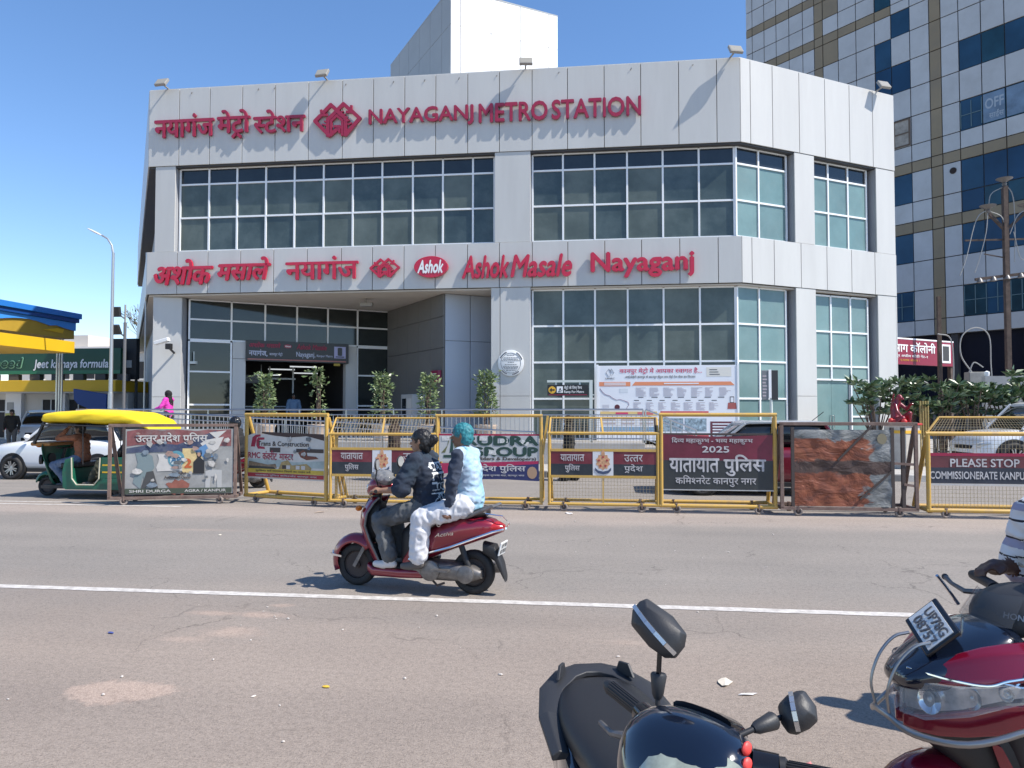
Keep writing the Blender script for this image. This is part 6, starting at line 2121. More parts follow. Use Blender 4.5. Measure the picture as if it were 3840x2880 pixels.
def figure(name, label, loc, rotz, J, clothes, voxel=0.016, scale=1.0, group=None, hair=HAIR_CAP, hair_mat=None, folds=True, paint=None, face=True, head_s=1.0, cat='person'):
    """J: joints in the figure's own frame, x forward, y left"""
    t = thing(name, label, cat, loc, rotz, group, scale)
    B = Body()
    sk, top, bot, shoe = clothes['skin'], clothes['top'], clothes['bottom'], clothes['shoe']
    lt = clothes.get('loose_top', 0.012)
    lb = clothes.get('loose_bottom', 0.012)
    sleeve = clothes.get('sleeve', 'full')
    pel, ch, nk, hd = V(J['pelvis']), V(J['chest']), V(J['neck']), V(J['head'])
    side = V(J.get('side', (0, 1, 0))).normalized()
    ax = (ch - pel).normalized()
    dep = side.cross(ax).normalized()
    ax2 = (nk - ch).normalized()
    dep2 = side.cross(ax2).normalized()
    g = clothes.get('girth', 1.0)
    B.trunk([(pel - ax * 0.07, side * 0.15 * g, dep * 0.105 * g), (pel + ax * 0.02, side * (0.165 * g + lt), dep * (0.118 * g + lt)), (pel.lerp(ch, 0.5), side * (0.145 * g + lt), dep * (0.108 * g + lt)),
             (ch, side * (0.168 * g + lt), dep * (0.115 * g + lt)), (ch.lerp(nk, 0.55), side * (0.165 + lt), dep2 * (0.09 + lt)), (nk - ax2 * 0.035, side * 0.10, dep2 * 0.062)], top)
    B.limb(nk - ax2 * 0.03, nk.lerp(hd, 0.55), 0.054, 0.05, sk)
    fdir = V(J['face'])
    rot = head(B, hd, fdir, J.get('up', (0, 0, 1)), sk, head_s)
    for k, S in ((1, 'l'), (-1, 'r')):
        sh, el, wr = V(J['sh_' + S]), V(J['el_' + S]), V(J['wr_' + S])
        B.limb(sh.lerp(nk, 0.35), sh, 0.06, 0.058 + lt, top)
        if sleeve == 'full':
            B.limb(sh, el, 0.054 + lt, 0.044 + lt, top)
            B.limb(el, wr.lerp(el, 0.08), 0.044 + lt, 0.032 + lt * 0.7, top)
            B.limb(el.lerp(wr, 0.8), wr, 0.03, 0.026, sk)
        else:
            u = clothes.get('sleeve_end', 0.8)
            B.limb(sh, sh.lerp(el, u), 0.056 + lt, 0.060 + lt * 1.6, top)
            B.limb(sh.lerp(el, 0.4), el, 0.046, 0.041, sk)
            B.limb(el, wr, 0.041, 0.027, sk)
        hd_ = J.get('hand_' + S)
        if hd_:
            hand(B, wr, hd_[0], hd_[1], sk, hd_[2] if len(hd_) > 2 else None)
        else:
            B.limb(wr, wr + (wr - el).normalized() * 0.09, 0.03, 0.025, sk)
        hp, kn, an, to = (V(J[q + S]) for q in ('hp_', 'kn_', 'an_', 'to_'))
        if clothes.get('robe'):
            B.limb(hp, kn, 0.10 + lb, 0.09 + lb, bot)
            B.limb(kn, an, 0.09 + lb, 0.10 + lb, bot)
        else:
            B.limb(hp, kn, 0.084 + lb, 0.060 + lb, bot)
            B.limb(kn, an + (kn - an).normalized() * 0.05, 0.058 + lb, 0.044 + lb * clothes.get('flare', 1.0), bot)
        heel = an + V((0, 0, -0.045)) - (to - an).normalized() * 0.03
        B.limb(an, an + V((0, 0, -0.03)), 0.036, 0.036, shoe)
        B.limb(heel, an.lerp(to, 0.55) + V((0, 0, -0.02)), 0.036, 0.042, shoe)
        B.limb(an.lerp(to, 0.5) + V((0, 0, -0.025)), to, 0.043, 0.034, shoe)
    fo = [(top, 0.011, (9, 9, 13)), (bot, 0.014, (11, 11, 8))] if folds else []
    B.finish('body', t, voxel, fo, paint)
    if face:
        face_parts(t, hd, fdir, J.get('up', (0, 0, 1)), head_s)
    if hair:
        hair_mesh(t, hd, fdir, J.get('up', (0, 0, 1)), hair_mat or M_hair, hair, head_s)
    return t
# ================================================================= VEHICLE HELPERS
def hull(stations, n=20, p=2.6, M=None):
    """loft along x of rounded sections (x, z bottom, z top, half width[, power])"""
    mb = MB(M)
    rings = []
    for st_ in stations:
        x, zb, zt, hw = st_[:4]
        pw = st_[4] if len(st_) > 4 else p
        zc, hz = (zb + zt) / 2, (zt - zb) / 2
        rings.append([(x, hw * math.copysign(abs(math.cos(a)) ** (2 / pw), math.cos(a)), zc + hz * math.copysign(abs(math.sin(a)) ** (2 / pw), math.sin(a))) for a in [2 * math.pi * (j + 0.5) / n for j in range(n)]])
    mb.loft(rings)
    return mb


def wheel(parent, x, y, z, R_, w, rim_m, spokes=5, name='wheel', M=None, tread=None):
    e = part_empty(name, parent, (M or Matrix()) @ Matrix.Translation((x, y, z)))
    r = w * 0.5
    prof = [(R_ * 0.66, -r * 0.75), (R_ * 0.80, -r), (R_ * 0.93, -r * 0.93), (R_ * 0.985, -r * 0.6), (R_, 0), (R_ * 0.985, r * 0.6), (R_ * 0.93, r * 0.93), (R_ * 0.80, r), (R_ * 0.66, r * 0.75), (R_ * 0.64, 0)]
    rings = []
    for i in range(32):
        t = 2 * math.pi * i / 32
        rings.append([(q[0] * math.cos(t), q[1], q[0] * math.sin(t)) for q in prof])
    MB().loft(rings, cap=False, closed=True).build('tyre', tread or M_tyre, e, smooth=True, ang=60)
    mb = MB()
    mb.torus((0, 0, 0), (0, 1, 0), R_ * 0.62, R_ * 0.05, 28, 8, 2.2)
    mb.lathe([(R_ * 0.05, -r * 0.8), (R_ * 0.17, -r * 0.75), (R_ * 0.2, 0), (R_ * 0.17, r * 0.75), (R_ * 0.05, r * 0.8)], (0, 0, 0), (0, 1, 0), 16)
    for k in range(spokes):
        a = 2 * math.pi * k / spokes + 0.3
        d = V((math.cos(a), 0, math.sin(a)))
        sd = V((-math.sin(a), 0, math.cos(a)))
        for s_ in (-1, 1):
            q0 = d * R_ * 0.16 + sd * R_ * 0.05 * s_
            q1 = d * R_ * 0.60 + sd * R_ * 0.10 * s_
            mb.bar(q0 + V((0, r * 0.72 * (1 if y > 0 else -1), 0)), q1 + V((0, r * 0.8 * (1 if y > 0 else -1), 0)), R_ * 0.08, r * 0.35, up=(0, 1, 0))
    mb.build('rim', rim_m, e, smooth=True)
    MB().lathe([(R_ * 0.60, -r * 0.3), (R_ * 0.60, r * 0.3)], (0, 0, 0), (0, 1, 0), 24).build('brake_disc', M_hub, e)
    return e


M_chrome = mat('chrome', (0.75, 0.75, 0.76), 0.12, metal=1.0)
M_blkp = mat('black plastic', (0.016, 0.016, 0.018), 0.42, bump=0.05, bscale=300)
M_blkg = mat('glossy black plastic', (0.010, 0.010, 0.012), 0.12)
M_seat = mat('black vinyl seat', (0.014, 0.014, 0.015), 0.40, bump=0.15, bscale=350)
M_alu = mat('cast aluminium', (0.20, 0.19, 0.185), 0.5, metal=0.7, var=0.3, scale=20, dirt=0.5, dirtcol=(0.09, 0.08, 0.07), dscale=12)
M_metal_red = mat('metallic red paint', (0.22, 0.006, 0.022), 0.28, metal=0.25, coat=1.0)
M_plate = mat('number plate white', (0.70, 0.70, 0.68), 0.5)
M_amber = mat('amber lens', (0.55, 0.15, 0.01), 0.2)
M_tail = mat('tail lens red', (0.40, 0.01, 0.012), 0.15, coat=0.5)
M_clear = mat('clear lens', (0.50, 0.51, 0.50), 0.06, metal=0.35, coat=0.6)

# ================================================================= RIDDEN RED SCOOTER
AC = thing('scooter', 'dark red scooter ridden by two people along the white line', 'scooter', (-1.895, 7.38, 0.0), math.atan2(0.24, -1.31))
wheel(AC, 0.64, 0, 0.215, 0.215, 0.10, M_hub, 5, 'front_wheel')
wheel(AC, -0.63, 0, 0.215, 0.215, 0.105, M_hub, 5, 'rear_wheel')
# front fender
rings = []
for i in range(13):
    a = R(-22 + 158 * i / 12)
    r_ = 0.245 + 0.012 * math.sin(i / 12 * math.pi)
    c = V((0.64 + r_ * math.cos(a), 0, 0.205 + r_ * math.sin(a) + (0.04 if i > 2 else 0.03)))
    hw = 0.05 + 0.045 * math.sin(min(1, (i + 2) / 11) * math.pi / 2)
    dn = V((math.cos(a), 0, math.sin(a)))
    rings.append([c + V((0, hw * math.cos(t), 0)) + dn * (0.035 * math.sin(t)) - dn * (0.055 * abs(math.cos(t)) ** 3) for t in [math.pi * j / 8 for j in range(9)]])
MB().loft(rings, cap=False, loop=False).build('front_fender', M_metal_red, AC, smooth=True).modifiers.new('s', 'SOLIDIFY').thickness = 0.006
MB().tube([(0.90, -0.05, 0.31), (0.93, 0, 0.33), (0.90, 0.05, 0.31)], 0.012, 8).bar((0.78, 0.085, 0.30), (0.93, 0.05, 0.31), 0.02).bar((0.78, -0.085, 0.30), (0.93, -0.05, 0.31), 0.02).build('fender_guard', M_chrome, AC, smooth=True)
MB().bar((0.64, 0.075, 0.205), (0.52, 0.07, 0.42), 0.035).bar((0.64, -0.075, 0.205), (0.52, -0.07, 0.42), 0.035).build('fork', M_alu, AC)
# leg shield
sh = [(0.40, 0.20, 0.14), (0.47, 0.30, 0.15), (0.555, 0.50, 0.185), (0.60, 0.64, 0.20), (0.585, 0.76, 0.185), (0.53, 0.86, 0.15), (0.485, 0.915, 0.11)]
rings = []
for x, z, hw in sh:
    rings.append([(x - 0.13 * (abs(u) ** 2.2), hw * u, z) for u in [-1 + 2 * j / 12 for j in range(13)]])
o = MB().loft(rings, cap=False, loop=False).build('leg_shield', M_metal_red, AC, smooth=True)
o.modifiers.new('s', 'SOLIDIFY').thickness = 0.02
rings = []
for x, z, hw in sh[:-1]:
    rings.append([(x - 0.035 - 0.10 * (abs(u) ** 2.2), (hw - 0.012) * u, z) for u in [-1 + 2 * j / 12 for j in range(13)]])
o = MB().loft(rings, cap=False, loop=False).build('inner_panel', M_blkp, AC, smooth=True)
o.modifiers.new('s', 'SOLIDIFY').thickness = 0.02
hull([(0.36, 0.50, 0.86, 0.10), (0.43, 0.45, 0.9, 0.12), (0.50, 0.45, 0.9, 0.12)]).build('glove_box', M_blkp, AC, smooth=True)
for k in (-1, 1):
    MB().tube([(x - 0.14, hw * k, z) for x, z, hw in sh], 0.011, 6).build('trim_strip', M_alu, AC, smooth=True)
    MB().ell((0.575, 0.11 * k, 0.80), (0.03, 0.05, 0.03), 10, 6).build('indicator', M_amber, AC, smooth=True)
lettering('badge', 'H', M_chrome, AC, -0.02, 0.02, 0.9, 0.93, 0.0, 0.004)
# headset
hull([(0.22, 0.985, 1.06, 0.06), (0.28, 0.965, 1.10, 0.11), (0.37, 0.94, 1.13, 0.14), (0.45, 0.92, 1.11, 0.125), (0.50, 0.925, 1.05, 0.08)], p=2.3).build('handlebar_cover', M_metal_red, AC, smooth=True)
hull([(0.46, 0.94, 1.07, 0.10), (0.505, 0.945, 1.05, 0.085), (0.525, 0.96, 1.03, 0.05)], p=2.2).build('headlight', M_clear, AC, smooth=True)
hull([(0.26, 1.06, 1.15, 0.07), (0.36, 1.09, 1.175, 0.09), (0.43, 1.06, 1.14, 0.08)], p=2.3).build('visor', M_blkp, AC, smooth=True)
MB().cyl((0.46, 0, 0.55), (0.42, 0, 0.95), 0.045, n=12).build('steering_column', M_blkp, AC, smooth=True)
for k in (-1, 1):
    MB().cyl((0.34, 0.10 * k, 1.02), (0.27, 0.335 * k, 1.0), 0.018, n=10).build('grip', M_blkp, AC, smooth=True)
    MB().tube([(0.36, 0.12 * k, 1.0), (0.385, 0.2 * k, 0.985), (0.33, 0.31 * k, 0.97)], 0.008, 6).build('brake_lever', M_alu, AC, smooth=True)
    MB().tube([(0.33, 0.17 * k, 1.04), (0.32, 0.24 * k, 1.12), (0.30, 0.255 * k, 1.20)], 0.007, 6).build('mirror_stem', M_blkp, AC, smooth=True)
    m_ = MB(Matrix.Translation((0.295, 0.26 * k, 1.255)) @ Matrix.Rotation(R(10 * k), 4, 'Z')).lathe([(0.02, 0.02), (0.05, 0.014), (0.062, 0.0), (0.058, -0.008), (0.0, -0.008)], (0, 0, 0), (1, 0, 0), 20).build('mirror', M_blkp, AC, smooth=True)
    MB(Matrix.Translation((0.295, 0.26 * k, 1.255)) @ Matrix.Rotation(R(10 * k), 4, 'Z')).lathe([(0.053, -0.0085), (0.053, -0.0105), (0.0, -0.0105)], (0, 0, 0), (1, 0, 0), 20).build('mirror_glass', M_clear, m_)
# clear bag tied to the handlebar
B_ = Body()
M_bag = mat('crumpled clear bag', (0.22, 0.225, 0.23), 0.2, alpha=0.8)
B_.blob((0.33, 0.06, 1.13), (0.12, 0.09, 0.05), M_bag)
B_.blob((0.27, 0.13, 1.10), (0.10, 0.07, 0.045), M_bag)
B_.finish('plastic_bag', AC, 0.014, [(M_bag, 0.016, (22, 22, 22))], None, 1)
# floor
hull([(-0.14, 0.14, 0.235, 0.16), (0.1, 0.13, 0.225, 0.165), (0.40, 0.13, 0.225, 0.155), (0.47, 0.16, 0.26, 0.12)], p=5).build('floorboard', M_metal_red, AC, smooth=True)
MB().box(-0.08, 0.42, -0.13, 0.13, 0.223, 0.234).build('floor_mat', M_blkp, AC, bevel=0.004)
# rear body
hull([(0.08, 0.22, 0.34, 0.12), (-0.02, 0.26, 0.52, 0.135), (-0.14, 0.30, 0.62, 0.165), (-0.34, 0.39, 0.70, 0.195), (-0.55, 0.47, 0.755, 0.195), (-0.72, 0.53, 0.765, 0.165), (-0.84, 0.575, 0.735, 0.115), (-0.93, 0.615, 0.68, 0.05)], p=2.9, n=24).build('rear_body', M_metal_red, AC, smooth=True)
hull([(0.11, 0.24, 0.60, 0.09), (0.05, 0.24, 0.66, 0.12), (-0.10, 0.30, 0.68, 0.13)], p=3).build('under_seat_panel', M_blkp, AC, smooth=True)
for k in (-1, 1):
    MB().tube([(0.0, 0.142 * k, 0.325), (-0.2, 0.187 * k, 0.40), (-0.45, 0.203 * k, 0.475), (-0.68, 0.178 * k, 0.565), (-0.86, 0.115 * k, 0.63), (-0.945, 0.04 * k, 0.645)], 0.012, 6).build('side_strip', M_chrome, AC, smooth=True)
hull([(-0.80, 0.60, 0.735, 0.13), (-0.88, 0.62, 0.715, 0.10), (-0.94, 0.635, 0.69, 0.05)], p=2.4).build('tail_light', M_tail, AC, smooth=True)
lettering('badge', 'Activa', M_chrome, AC, 0, 0.01, 0, 0.01, 0)  # replaced below
bpy.data.objects.remove(AC.children[-1])
for k in (1,):
    bt = part_empty('side_badge', AC, Matrix.Translation((-0.30, 0.20, 0.565)) @ Matrix.Rotation(R(180), 4, 'Z') @ Matrix.Rotation(R(-9), 4, 'Y'))
    lettering('lettering', 'Activa', M_chrome, bt, 0.0, 0.20, 0.0, 0.035, 0.0, 0.005, 0.01, 0.4)
    MB().torus((0.06, -0.005, 0.115), (0, 1, 0), 0.018, 0.004, 16, 6).build('round_badge', M_chrome, bt)
hull([(0.12, 0.655, 0.74, 0.10), (0.05, 0.67, 0.785, 0.13), (-0.2, 0.69, 0.80, 0.145), (-0.5, 0.735, 0.83, 0.15), (-0.72, 0.755, 0.84, 0.12), (-0.78, 0.77, 0.82, 0.07)], p=3).build('seat', M_seat, AC, smooth=True)
MB().tube([(-0.60, 0.14, 0.76), (-0.74, 0.16, 0.82), (-0.86, 0.12, 0.87), (-0.90, 0, 0.885), (-0.86, -0.12, 0.87), (-0.74, -0.16, 0.82), (-0.60, -0.14, 0.76)], 0.017, 8).build('grab_rail', M_alu, AC, smooth=True)
MB().tube([(-0.78, 0.10, 0.80), (-0.95, 0.08, 0.78), (-1.0, 0.0, 0.70), (-0.93, -0.08, 0.64)], 0.006, 6).build('tail_guard', M_chrome, AC, smooth=True)
# engine, rear suspension, stand
hull([(-0.02, 0.15, 0.27, 0.10), (-0.2, 0.13, 0.32, 0.13), (-0.42, 0.13, 0.32, 0.13), (-0.66, 0.14, 0.29, 0.11), (-0.74, 0.17, 0.25, 0.08)], p=3, M=Matrix.Translation((0, 0.045, 0))).build('engine_case', M_alu, AC, smooth=True)
MB().lathe([(0.10, 0), (0.10, 0.03), (0.07, 0.045), (0, 0.05)], (-0.24, 0.16, 0.235), (0, 1, 0), 20).build('belt_cover', M_alu, AC, smooth=True)
MB().lathe([(0.085, 0), (0.085, 0.03), (0.05, 0.045), (0, 0.05)], (-0.60, 0.14, 0.215), (0, 1, 0), 20).build('belt_cover', M_alu, AC, smooth=True)
hull([(-0.30, 0.14, 0.22, 0.04), (-0.45, 0.15, 0.25, 0.055), (-0.85, 0.19, 0.30, 0.055), (-0.90, 0.22, 0.28, 0.03)], M=Matrix.Translation((0, -0.15, 0))).build('exhaust', M_alu, AC, smooth=True)
MB().cyl((-0.62, 0.10, 0.26), (-0.52, 0.10, 0.52), 0.03, n=10).build('shock_absorber', M_blkp, AC, smooth=True)
MB().box(-0.45, -0.28, 0.17, 0.26, 0.245, 0.262).bar((-0.34, 0.15, 0.26), (-0.34, 0.2, 0.25), 0.02).build('pillion_footrest', M_alu, AC)
MB().tube([(-0.22, 0.10, 0.14), (-0.30, 0.14, 0.09), (-0.38, 0.15, 0.12)], 0.012, 6).build('stand', M_hub, AC)
hull([(-0.74, 0.40, 0.52, 0.06), (-0.86, 0.33, 0.50, 0.07), (-0.93, 0.20, 0.34, 0.07), (-0.96, 0.14, 0.22, 0.05)], p=3).build('mud_flap', M_blkp, AC, smooth=True)
npl = part_empty('number_plate', AC, Matrix.Translation((-0.905, 0, 0.40)) @ Matrix.Rotation(R(-90), 4, 'Z') @ Matrix.Rotation(R(14), 4, 'X'))
MB().box(-0.10, 0.10, -0.012, 0, 0, 0.13).build('plate', M_plate, npl, bevel=0.004)
lettering('lettering', 'UP 78', M_ink, npl, -0.07, 0.07, 0.075, 0.115, -0.013, 0.002, 0.02)
lettering('lettering', 'EK 9573', M_ink, npl, -0.08, 0.08, 0.02, 0.06, -0.013, 0.002, 0.02)

# ---- the two riders (same frame as the scooter)
M_navy = mat('washed navy cotton', (0.018, 0.026, 0.045), 0.9, var=0.35, scale=10, dirt=0.3, dirtcol=(0.03, 0.08, 0.10), dscale=5)
M_denim = mat('faded charcoal denim', (0.085, 0.09, 0.095), 0.9, var=0.4, scale=7, dirt=0.3, dirtcol=(0.28, 0.30, 0.30), dscale=5)
M_crocs = mat('white clogs', (0.62, 0.58, 0.55), 0.6)
M_print = mat('white shirt print', (0.70, 0.72, 0.72), 0.8)
GL = ['11110 10000 01110 11110', '10001 10000 10001 10001', '11110 10000 10001 11110', '10001 10000 11111 10100', '10001 10000 10001 10010', '11110 11111 10001 10001']
GL = [r_.replace(' ', '0') for r_ in GL]


def back_print(fc, fi, B):
    """block print on the back of the shirt, letters running down the spine"""
    k = B.mats.index(M_navy)
    wi = B.mi(M_print)
    for i in np.where(fi == k)[0]:
        x, y, z = fc[i]
        if x < -0.20 and 0.90 < z < 1.28 and -0.13 < y < 0.15:
            u = (1.28 - z) / 0.38 * len(GL[0])
            for col, y0 in ((0, 0.005), (1, -0.12)):
                v = (y - y0) / 0.13 * len(GL)
                if 0 <= v < len(GL) and GL[int(v)][min(int(u), len(GL[0]) - 1)] == '1' and (int(u * 3.7 + v * 5) % 11):
                    fi[i] = wi
    return fi


loc, rz = tuple(AC.location), AC.rotation_euler.z
J1 = dict(pelvis=(-0.16, 0, 0.86), chest=(-0.13, 0, 1.15), neck=(-0.075, 0, 1.36), head=(-0.055, 0, 1.475), face=(1, 0.08, 0.03),
          sh_l=(-0.08, 0.195, 1.30), el_l=(0.03, 0.27, 1.02), wr_l=(0.235, 0.285, 1.005), hand_l=((0.95, 0.02, 0.03), (0.1, -0.9, 0.25), (0.25, 0.0, -1)),
          sh_r=(-0.08, -0.195, 1.30), el_r=(0.03, -0.27, 1.02), wr_r=(0.225, -0.275, 1.01), hand_r=((0.95, -0.02, 0.03), (0.1, 0.9, 0.25), (0.25, 0.0, -1)),
          hp_l=(-0.13, 0.10, 0.84), kn_l=(0.32, 0.155, 0.70), an_l=(0.20, 0.135, 0.30), to_l=(0.36, 0.15, 0.262),
          hp_r=(-0.13, -0.10, 0.84), kn_r=(0.32, -0.155, 0.70), an_r=(0.20, -0.135, 0.30), to_r=(0.36, -0.15, 0.262))
figure('person', 'scooter driver with tied black hair in navy shirt and grey jeans', loc, rz, J1,
       dict(skin=SKIN2, top=M_navy, bottom=M_denim, shoe=M_crocs, sleeve='half', sleeve_end=0.95, loose_top=0.022, loose_bottom=0.022, flare=1.25, girth=1.05), 0.0105, 1.0,
       hair=HAIR_CAP + [((-0.10, 0, 0.0), (0.05, 0.05, 0.05)), ((-0.135, 0, 0.03), (0.045, 0.047, 0.047)), ((-0.06, 0, -0.06), (0.05, 0.06, 0.05))], paint=back_print)
M_tint = mat('tie dyed pale blue shirt', (0.38, 0.47, 0.58), 0.9, var=0.2, scale=5, dirt=0.9, dirtcol=(0.12, 0.48, 0.60), dscale=3.2)
M_slv = mat('navy jacket sleeve', (0.03, 0.04, 0.065), 0.85, var=0.4, scale=9)
M_wtr = mat('crumpled white trousers', (0.62, 0.62, 0.64), 0.85, var=0.08, scale=8)
M_sand = mat('grey sandal', (0.10, 0.09, 0.085), 0.7)
M_teal = mat('teal coloured hair', (0.02, 0.16, 0.19), 0.6, var=0.4, scale=40, dirt=0.5, dirtcol=(0.04, 0.30, 0.34), dscale=20)


def pillion_paint(fc, fi, B):
    k = B.mats.index(M_tint)
    si = B.mi(M_slv)
    m = (fi == k) & (np.abs(fc[:, 1]) > 0.215)
    fi[m] = si
    m2 = (fi == k) & (fc[:, 2] < 0.93) & (fc[:, 0] > -0.52)
    fi[m2] = si
    return fi


J2 = dict(pelvis=(-0.60, 0, 0.90), chest=(-0.57, 0, 1.20), neck=(-0.53, 0, 1.42), head=(-0.50, 0, 1.54), face=(1, 0.12, 0.0),
          sh_l=(-0.54, 0.20, 1.35), el_l=(-0.50, 0.26, 1.10), wr_l=(-0.46, 0.225, 0.88), hand_l=((0.2, -0.1, -1), (0.9, 0.1, 0.2)),
          sh_r=(-0.54, -0.20, 1.35), el_r=(-0.46, -0.26, 1.10), wr_r=(-0.40, -0.2, 0.90), hand_r=((0.3, 0.1, -1), (0.9, -0.1, 0.2)),
          hp_l=(-0.56, 0.11, 0.87), kn_l=(-0.17, 0.24, 0.745), an_l=(-0.13, 0.215, 0.33), to_l=(0.02, 0.23, 0.275),
          hp_r=(-0.56, -0.11, 0.87), kn_r=(-0.17, -0.24, 0.745), an_r=(-0.13, -0.215, 0.33), to_r=(0.02, -0.23, 0.275))
figure('person', 'pillion rider with teal coloured hair and white trousers', loc, rz, J2,
       dict(skin=SKIN, top=M_tint, bottom=M_wtr, shoe=M_sand, sleeve='full', loose_top=0.014, loose_bottom=0.034, flare=1.2, girth=0.92), 0.0105, 1.0,
       hair=HAIR_CAP, hair_mat=M_teal, paint=pillion_paint)
# ================================================================= AUTO RICKSHAW
M_ag = mat('auto green paint', (0.008, 0.115, 0.068), 0.4, var=0.12, scale=5, dirt=0.35, dirtcol=(0.10, 0.075, 0.05), dscale=4)
M_ay = mat('yellow canvas hood', (0.80, 0.56, 0.01), 0.55, var=0.05, scale=4, bump=0.25, bscale=7)
AU = thing('auto_rickshaw', 'green auto rickshaw with yellow hood behind the torn poster barricade', 'auto rickshaw', (-11.6, 14.42, 0), math.pi)
wheel(AU, 0.0, 0, 0.20, 0.20, 0.10, M_hub, 4, 'front_wheel')
for k in (-1, 1):
    wheel(AU, -1.95, 0.52 * k, 0.20, 0.20, 0.10, M_hub, 4, 'rear_wheel')
rings = []
for i in range(11):
    a = R(10 + 140 * i / 10)
    c = V((0.24 * math.cos(a), 0, 0.24 + 0.25 * math.sin(a)))
    rings.append([c + V((0, 0.085 * math.cos(t), 0)) + V((math.cos(a), 0, math.sin(a))) * (0.03 * math.sin(t) - 0.05 * abs(math.cos(t)) ** 3) for t in [math.pi * j / 8 for j in range(9)]])
MB().loft(rings, cap=False, loop=False).build('front_fender', M_ag, AU, smooth=True).modifiers.new('s', 'SOLIDIFY').thickness = 0.008
# front cowl: curved sheet
rings = []
for z, x, hw in ((0.18, -0.20, 0.20), (0.35, -0.10, 0.26), (0.6, -0.06, 0.36), (0.85, -0.04, 0.46), (1.02, -0.05, 0.52), (1.10, -0.08, 0.53)):
    rings.append([(x - 0.20 * abs(u) ** 2.4, hw * u, z) for u in [-1 + j / 6 for j in range(13)]])
MB().loft(rings, cap=False, loop=False).build('front_cowl', M_ag, AU, smooth=True).modifiers.new('s', 'SOLIDIFY').thickness = 0.012
MB().box(-0.42, 0.02, -0.50, 0.50, 1.06, 1.14).build('cowl_top', mat('ochre trim', (0.30, 0.13, 0.03), 0.5), AU, bevel=0.03)
for k in (-1, 1):
    MB().ell((-0.06, 0.33 * k, 1.07), (0.05, 0.09, 0.05), 12, 6).build('indicator', M_amber, AU, smooth=True)
MB().lathe([(0.11, 0), (0.11, 0.06), (0.09, 0.09), (0, 0.10)], (-0.09, 0.0, 0.78), (1, 0, 0), 18).build('headlight', M_blkp, AU, smooth=True)
MB().lathe([(0.10, 0), (0.10, 0.05), (0, 0.07)], (-0.16, 0.36, 0.78), (1, 0.5, 0), 16).build('side_lamp', M_blkp, AU, smooth=True)
# windscreen with dark frame
wf = MB()
for k in (-1, 1):
    wf.bar((-0.10, 0.53 * k, 1.12), (-0.34, 0.55 * k, 1.56), 0.045)
wf.bar((-0.10, -0.53, 1.12), (-0.10, 0.53, 1.12), 0.04).bar((-0.34, -0.55, 1.56), (-0.34, 0.55, 1.56), 0.05)
wf.build('windscreen_frame', M_blkp, AU)
M_wglass = mat('clear windscreen', (0.8, 0.85, 0.85), 0.02, trans=0.0, alpha=0.18, spec=0.6)
MB().add([(-0.11, -0.51, 1.13), (-0.11, 0.51, 1.13), (-0.34, 0.53, 1.55), (-0.34, -0.53, 1.55)], [(0, 1, 2, 3)]).build('windscreen', M_wglass, AU)
MB().bar((-0.09, 0.05, 1.16), (-0.26, -0.2, 1.40), 0.012).build('wiper', M_blkp, AU)
# hood
hd_ = [(-0.28, 1.53, 1.66, 0.56), (-0.33, 1.50, 1.74, 0.60), (-0.6, 1.52, 1.775, 0.62), (-1.1, 1.50, 1.80, 0.63), (-1.6, 1.48, 1.79, 0.64), (-2.1, 1.48, 1.74, 0.63), (-2.45, 1.42, 1.62, 0.60), (-2.62, 1.36, 1.46, 0.56)]
hd2 = []
for a_, b_ in zip(hd_, hd_[1:]):
    for j in range(8):
        hd2.append(tuple(p_ + (q_ - p_) * j / 8 for p_, q_ in zip(a_, b_)))
hd2.append(hd_[-1])
o = hull(hd2, 56, 3.4).build('hood', M_ay, AU, smooth=True, ang=70)
for v in o.data.vertices:
    sag = 0.006 * math.cos((v.co.x + 0.3) / 0.44 * math.pi)
    v.co.z += sag + 0.006 * noise.noise((v.co.x * 7, v.co.y * 3, v.co.z * 2))
    k_ = noise.noise((v.co.x * 3 + v.co.z * 14, v.co.y, v.co.z * 9))
    v.co.y += math.copysign(1, v.co.y) * (0.014 * (1 - 2 * abs(k_)) - 0.007)
MB().box(-2.6, -0.32, -0.57, 0.57, 1.475, 1.49).build('hood_lining', M_blkp, AU)
MB().tube([(-0.30, 0.60, 1.50), (-1.2, 0.635, 1.48), (-2.5, 0.605, 1.42)], 0.014, 6).tube([(-0.30, -0.60, 1.50), (-1.2, -0.635, 1.48), (-2.5, -0.605, 1.42)], 0.014, 6).build('hood_piping', M_blkp, AU)
for x in (-1.22, -2.1):
    for k in (-1, 1):
        MB().cyl((x, 0.58 * k, 0.7), (x, 0.6 * k, 1.5), 0.011, n=8).build('hood_post', M_blkp, AU)
MB().box(-2.52, -2.48, -0.56, 0.56, 0.85, 1.46).build('rear_curtain', M_blkp, AU)
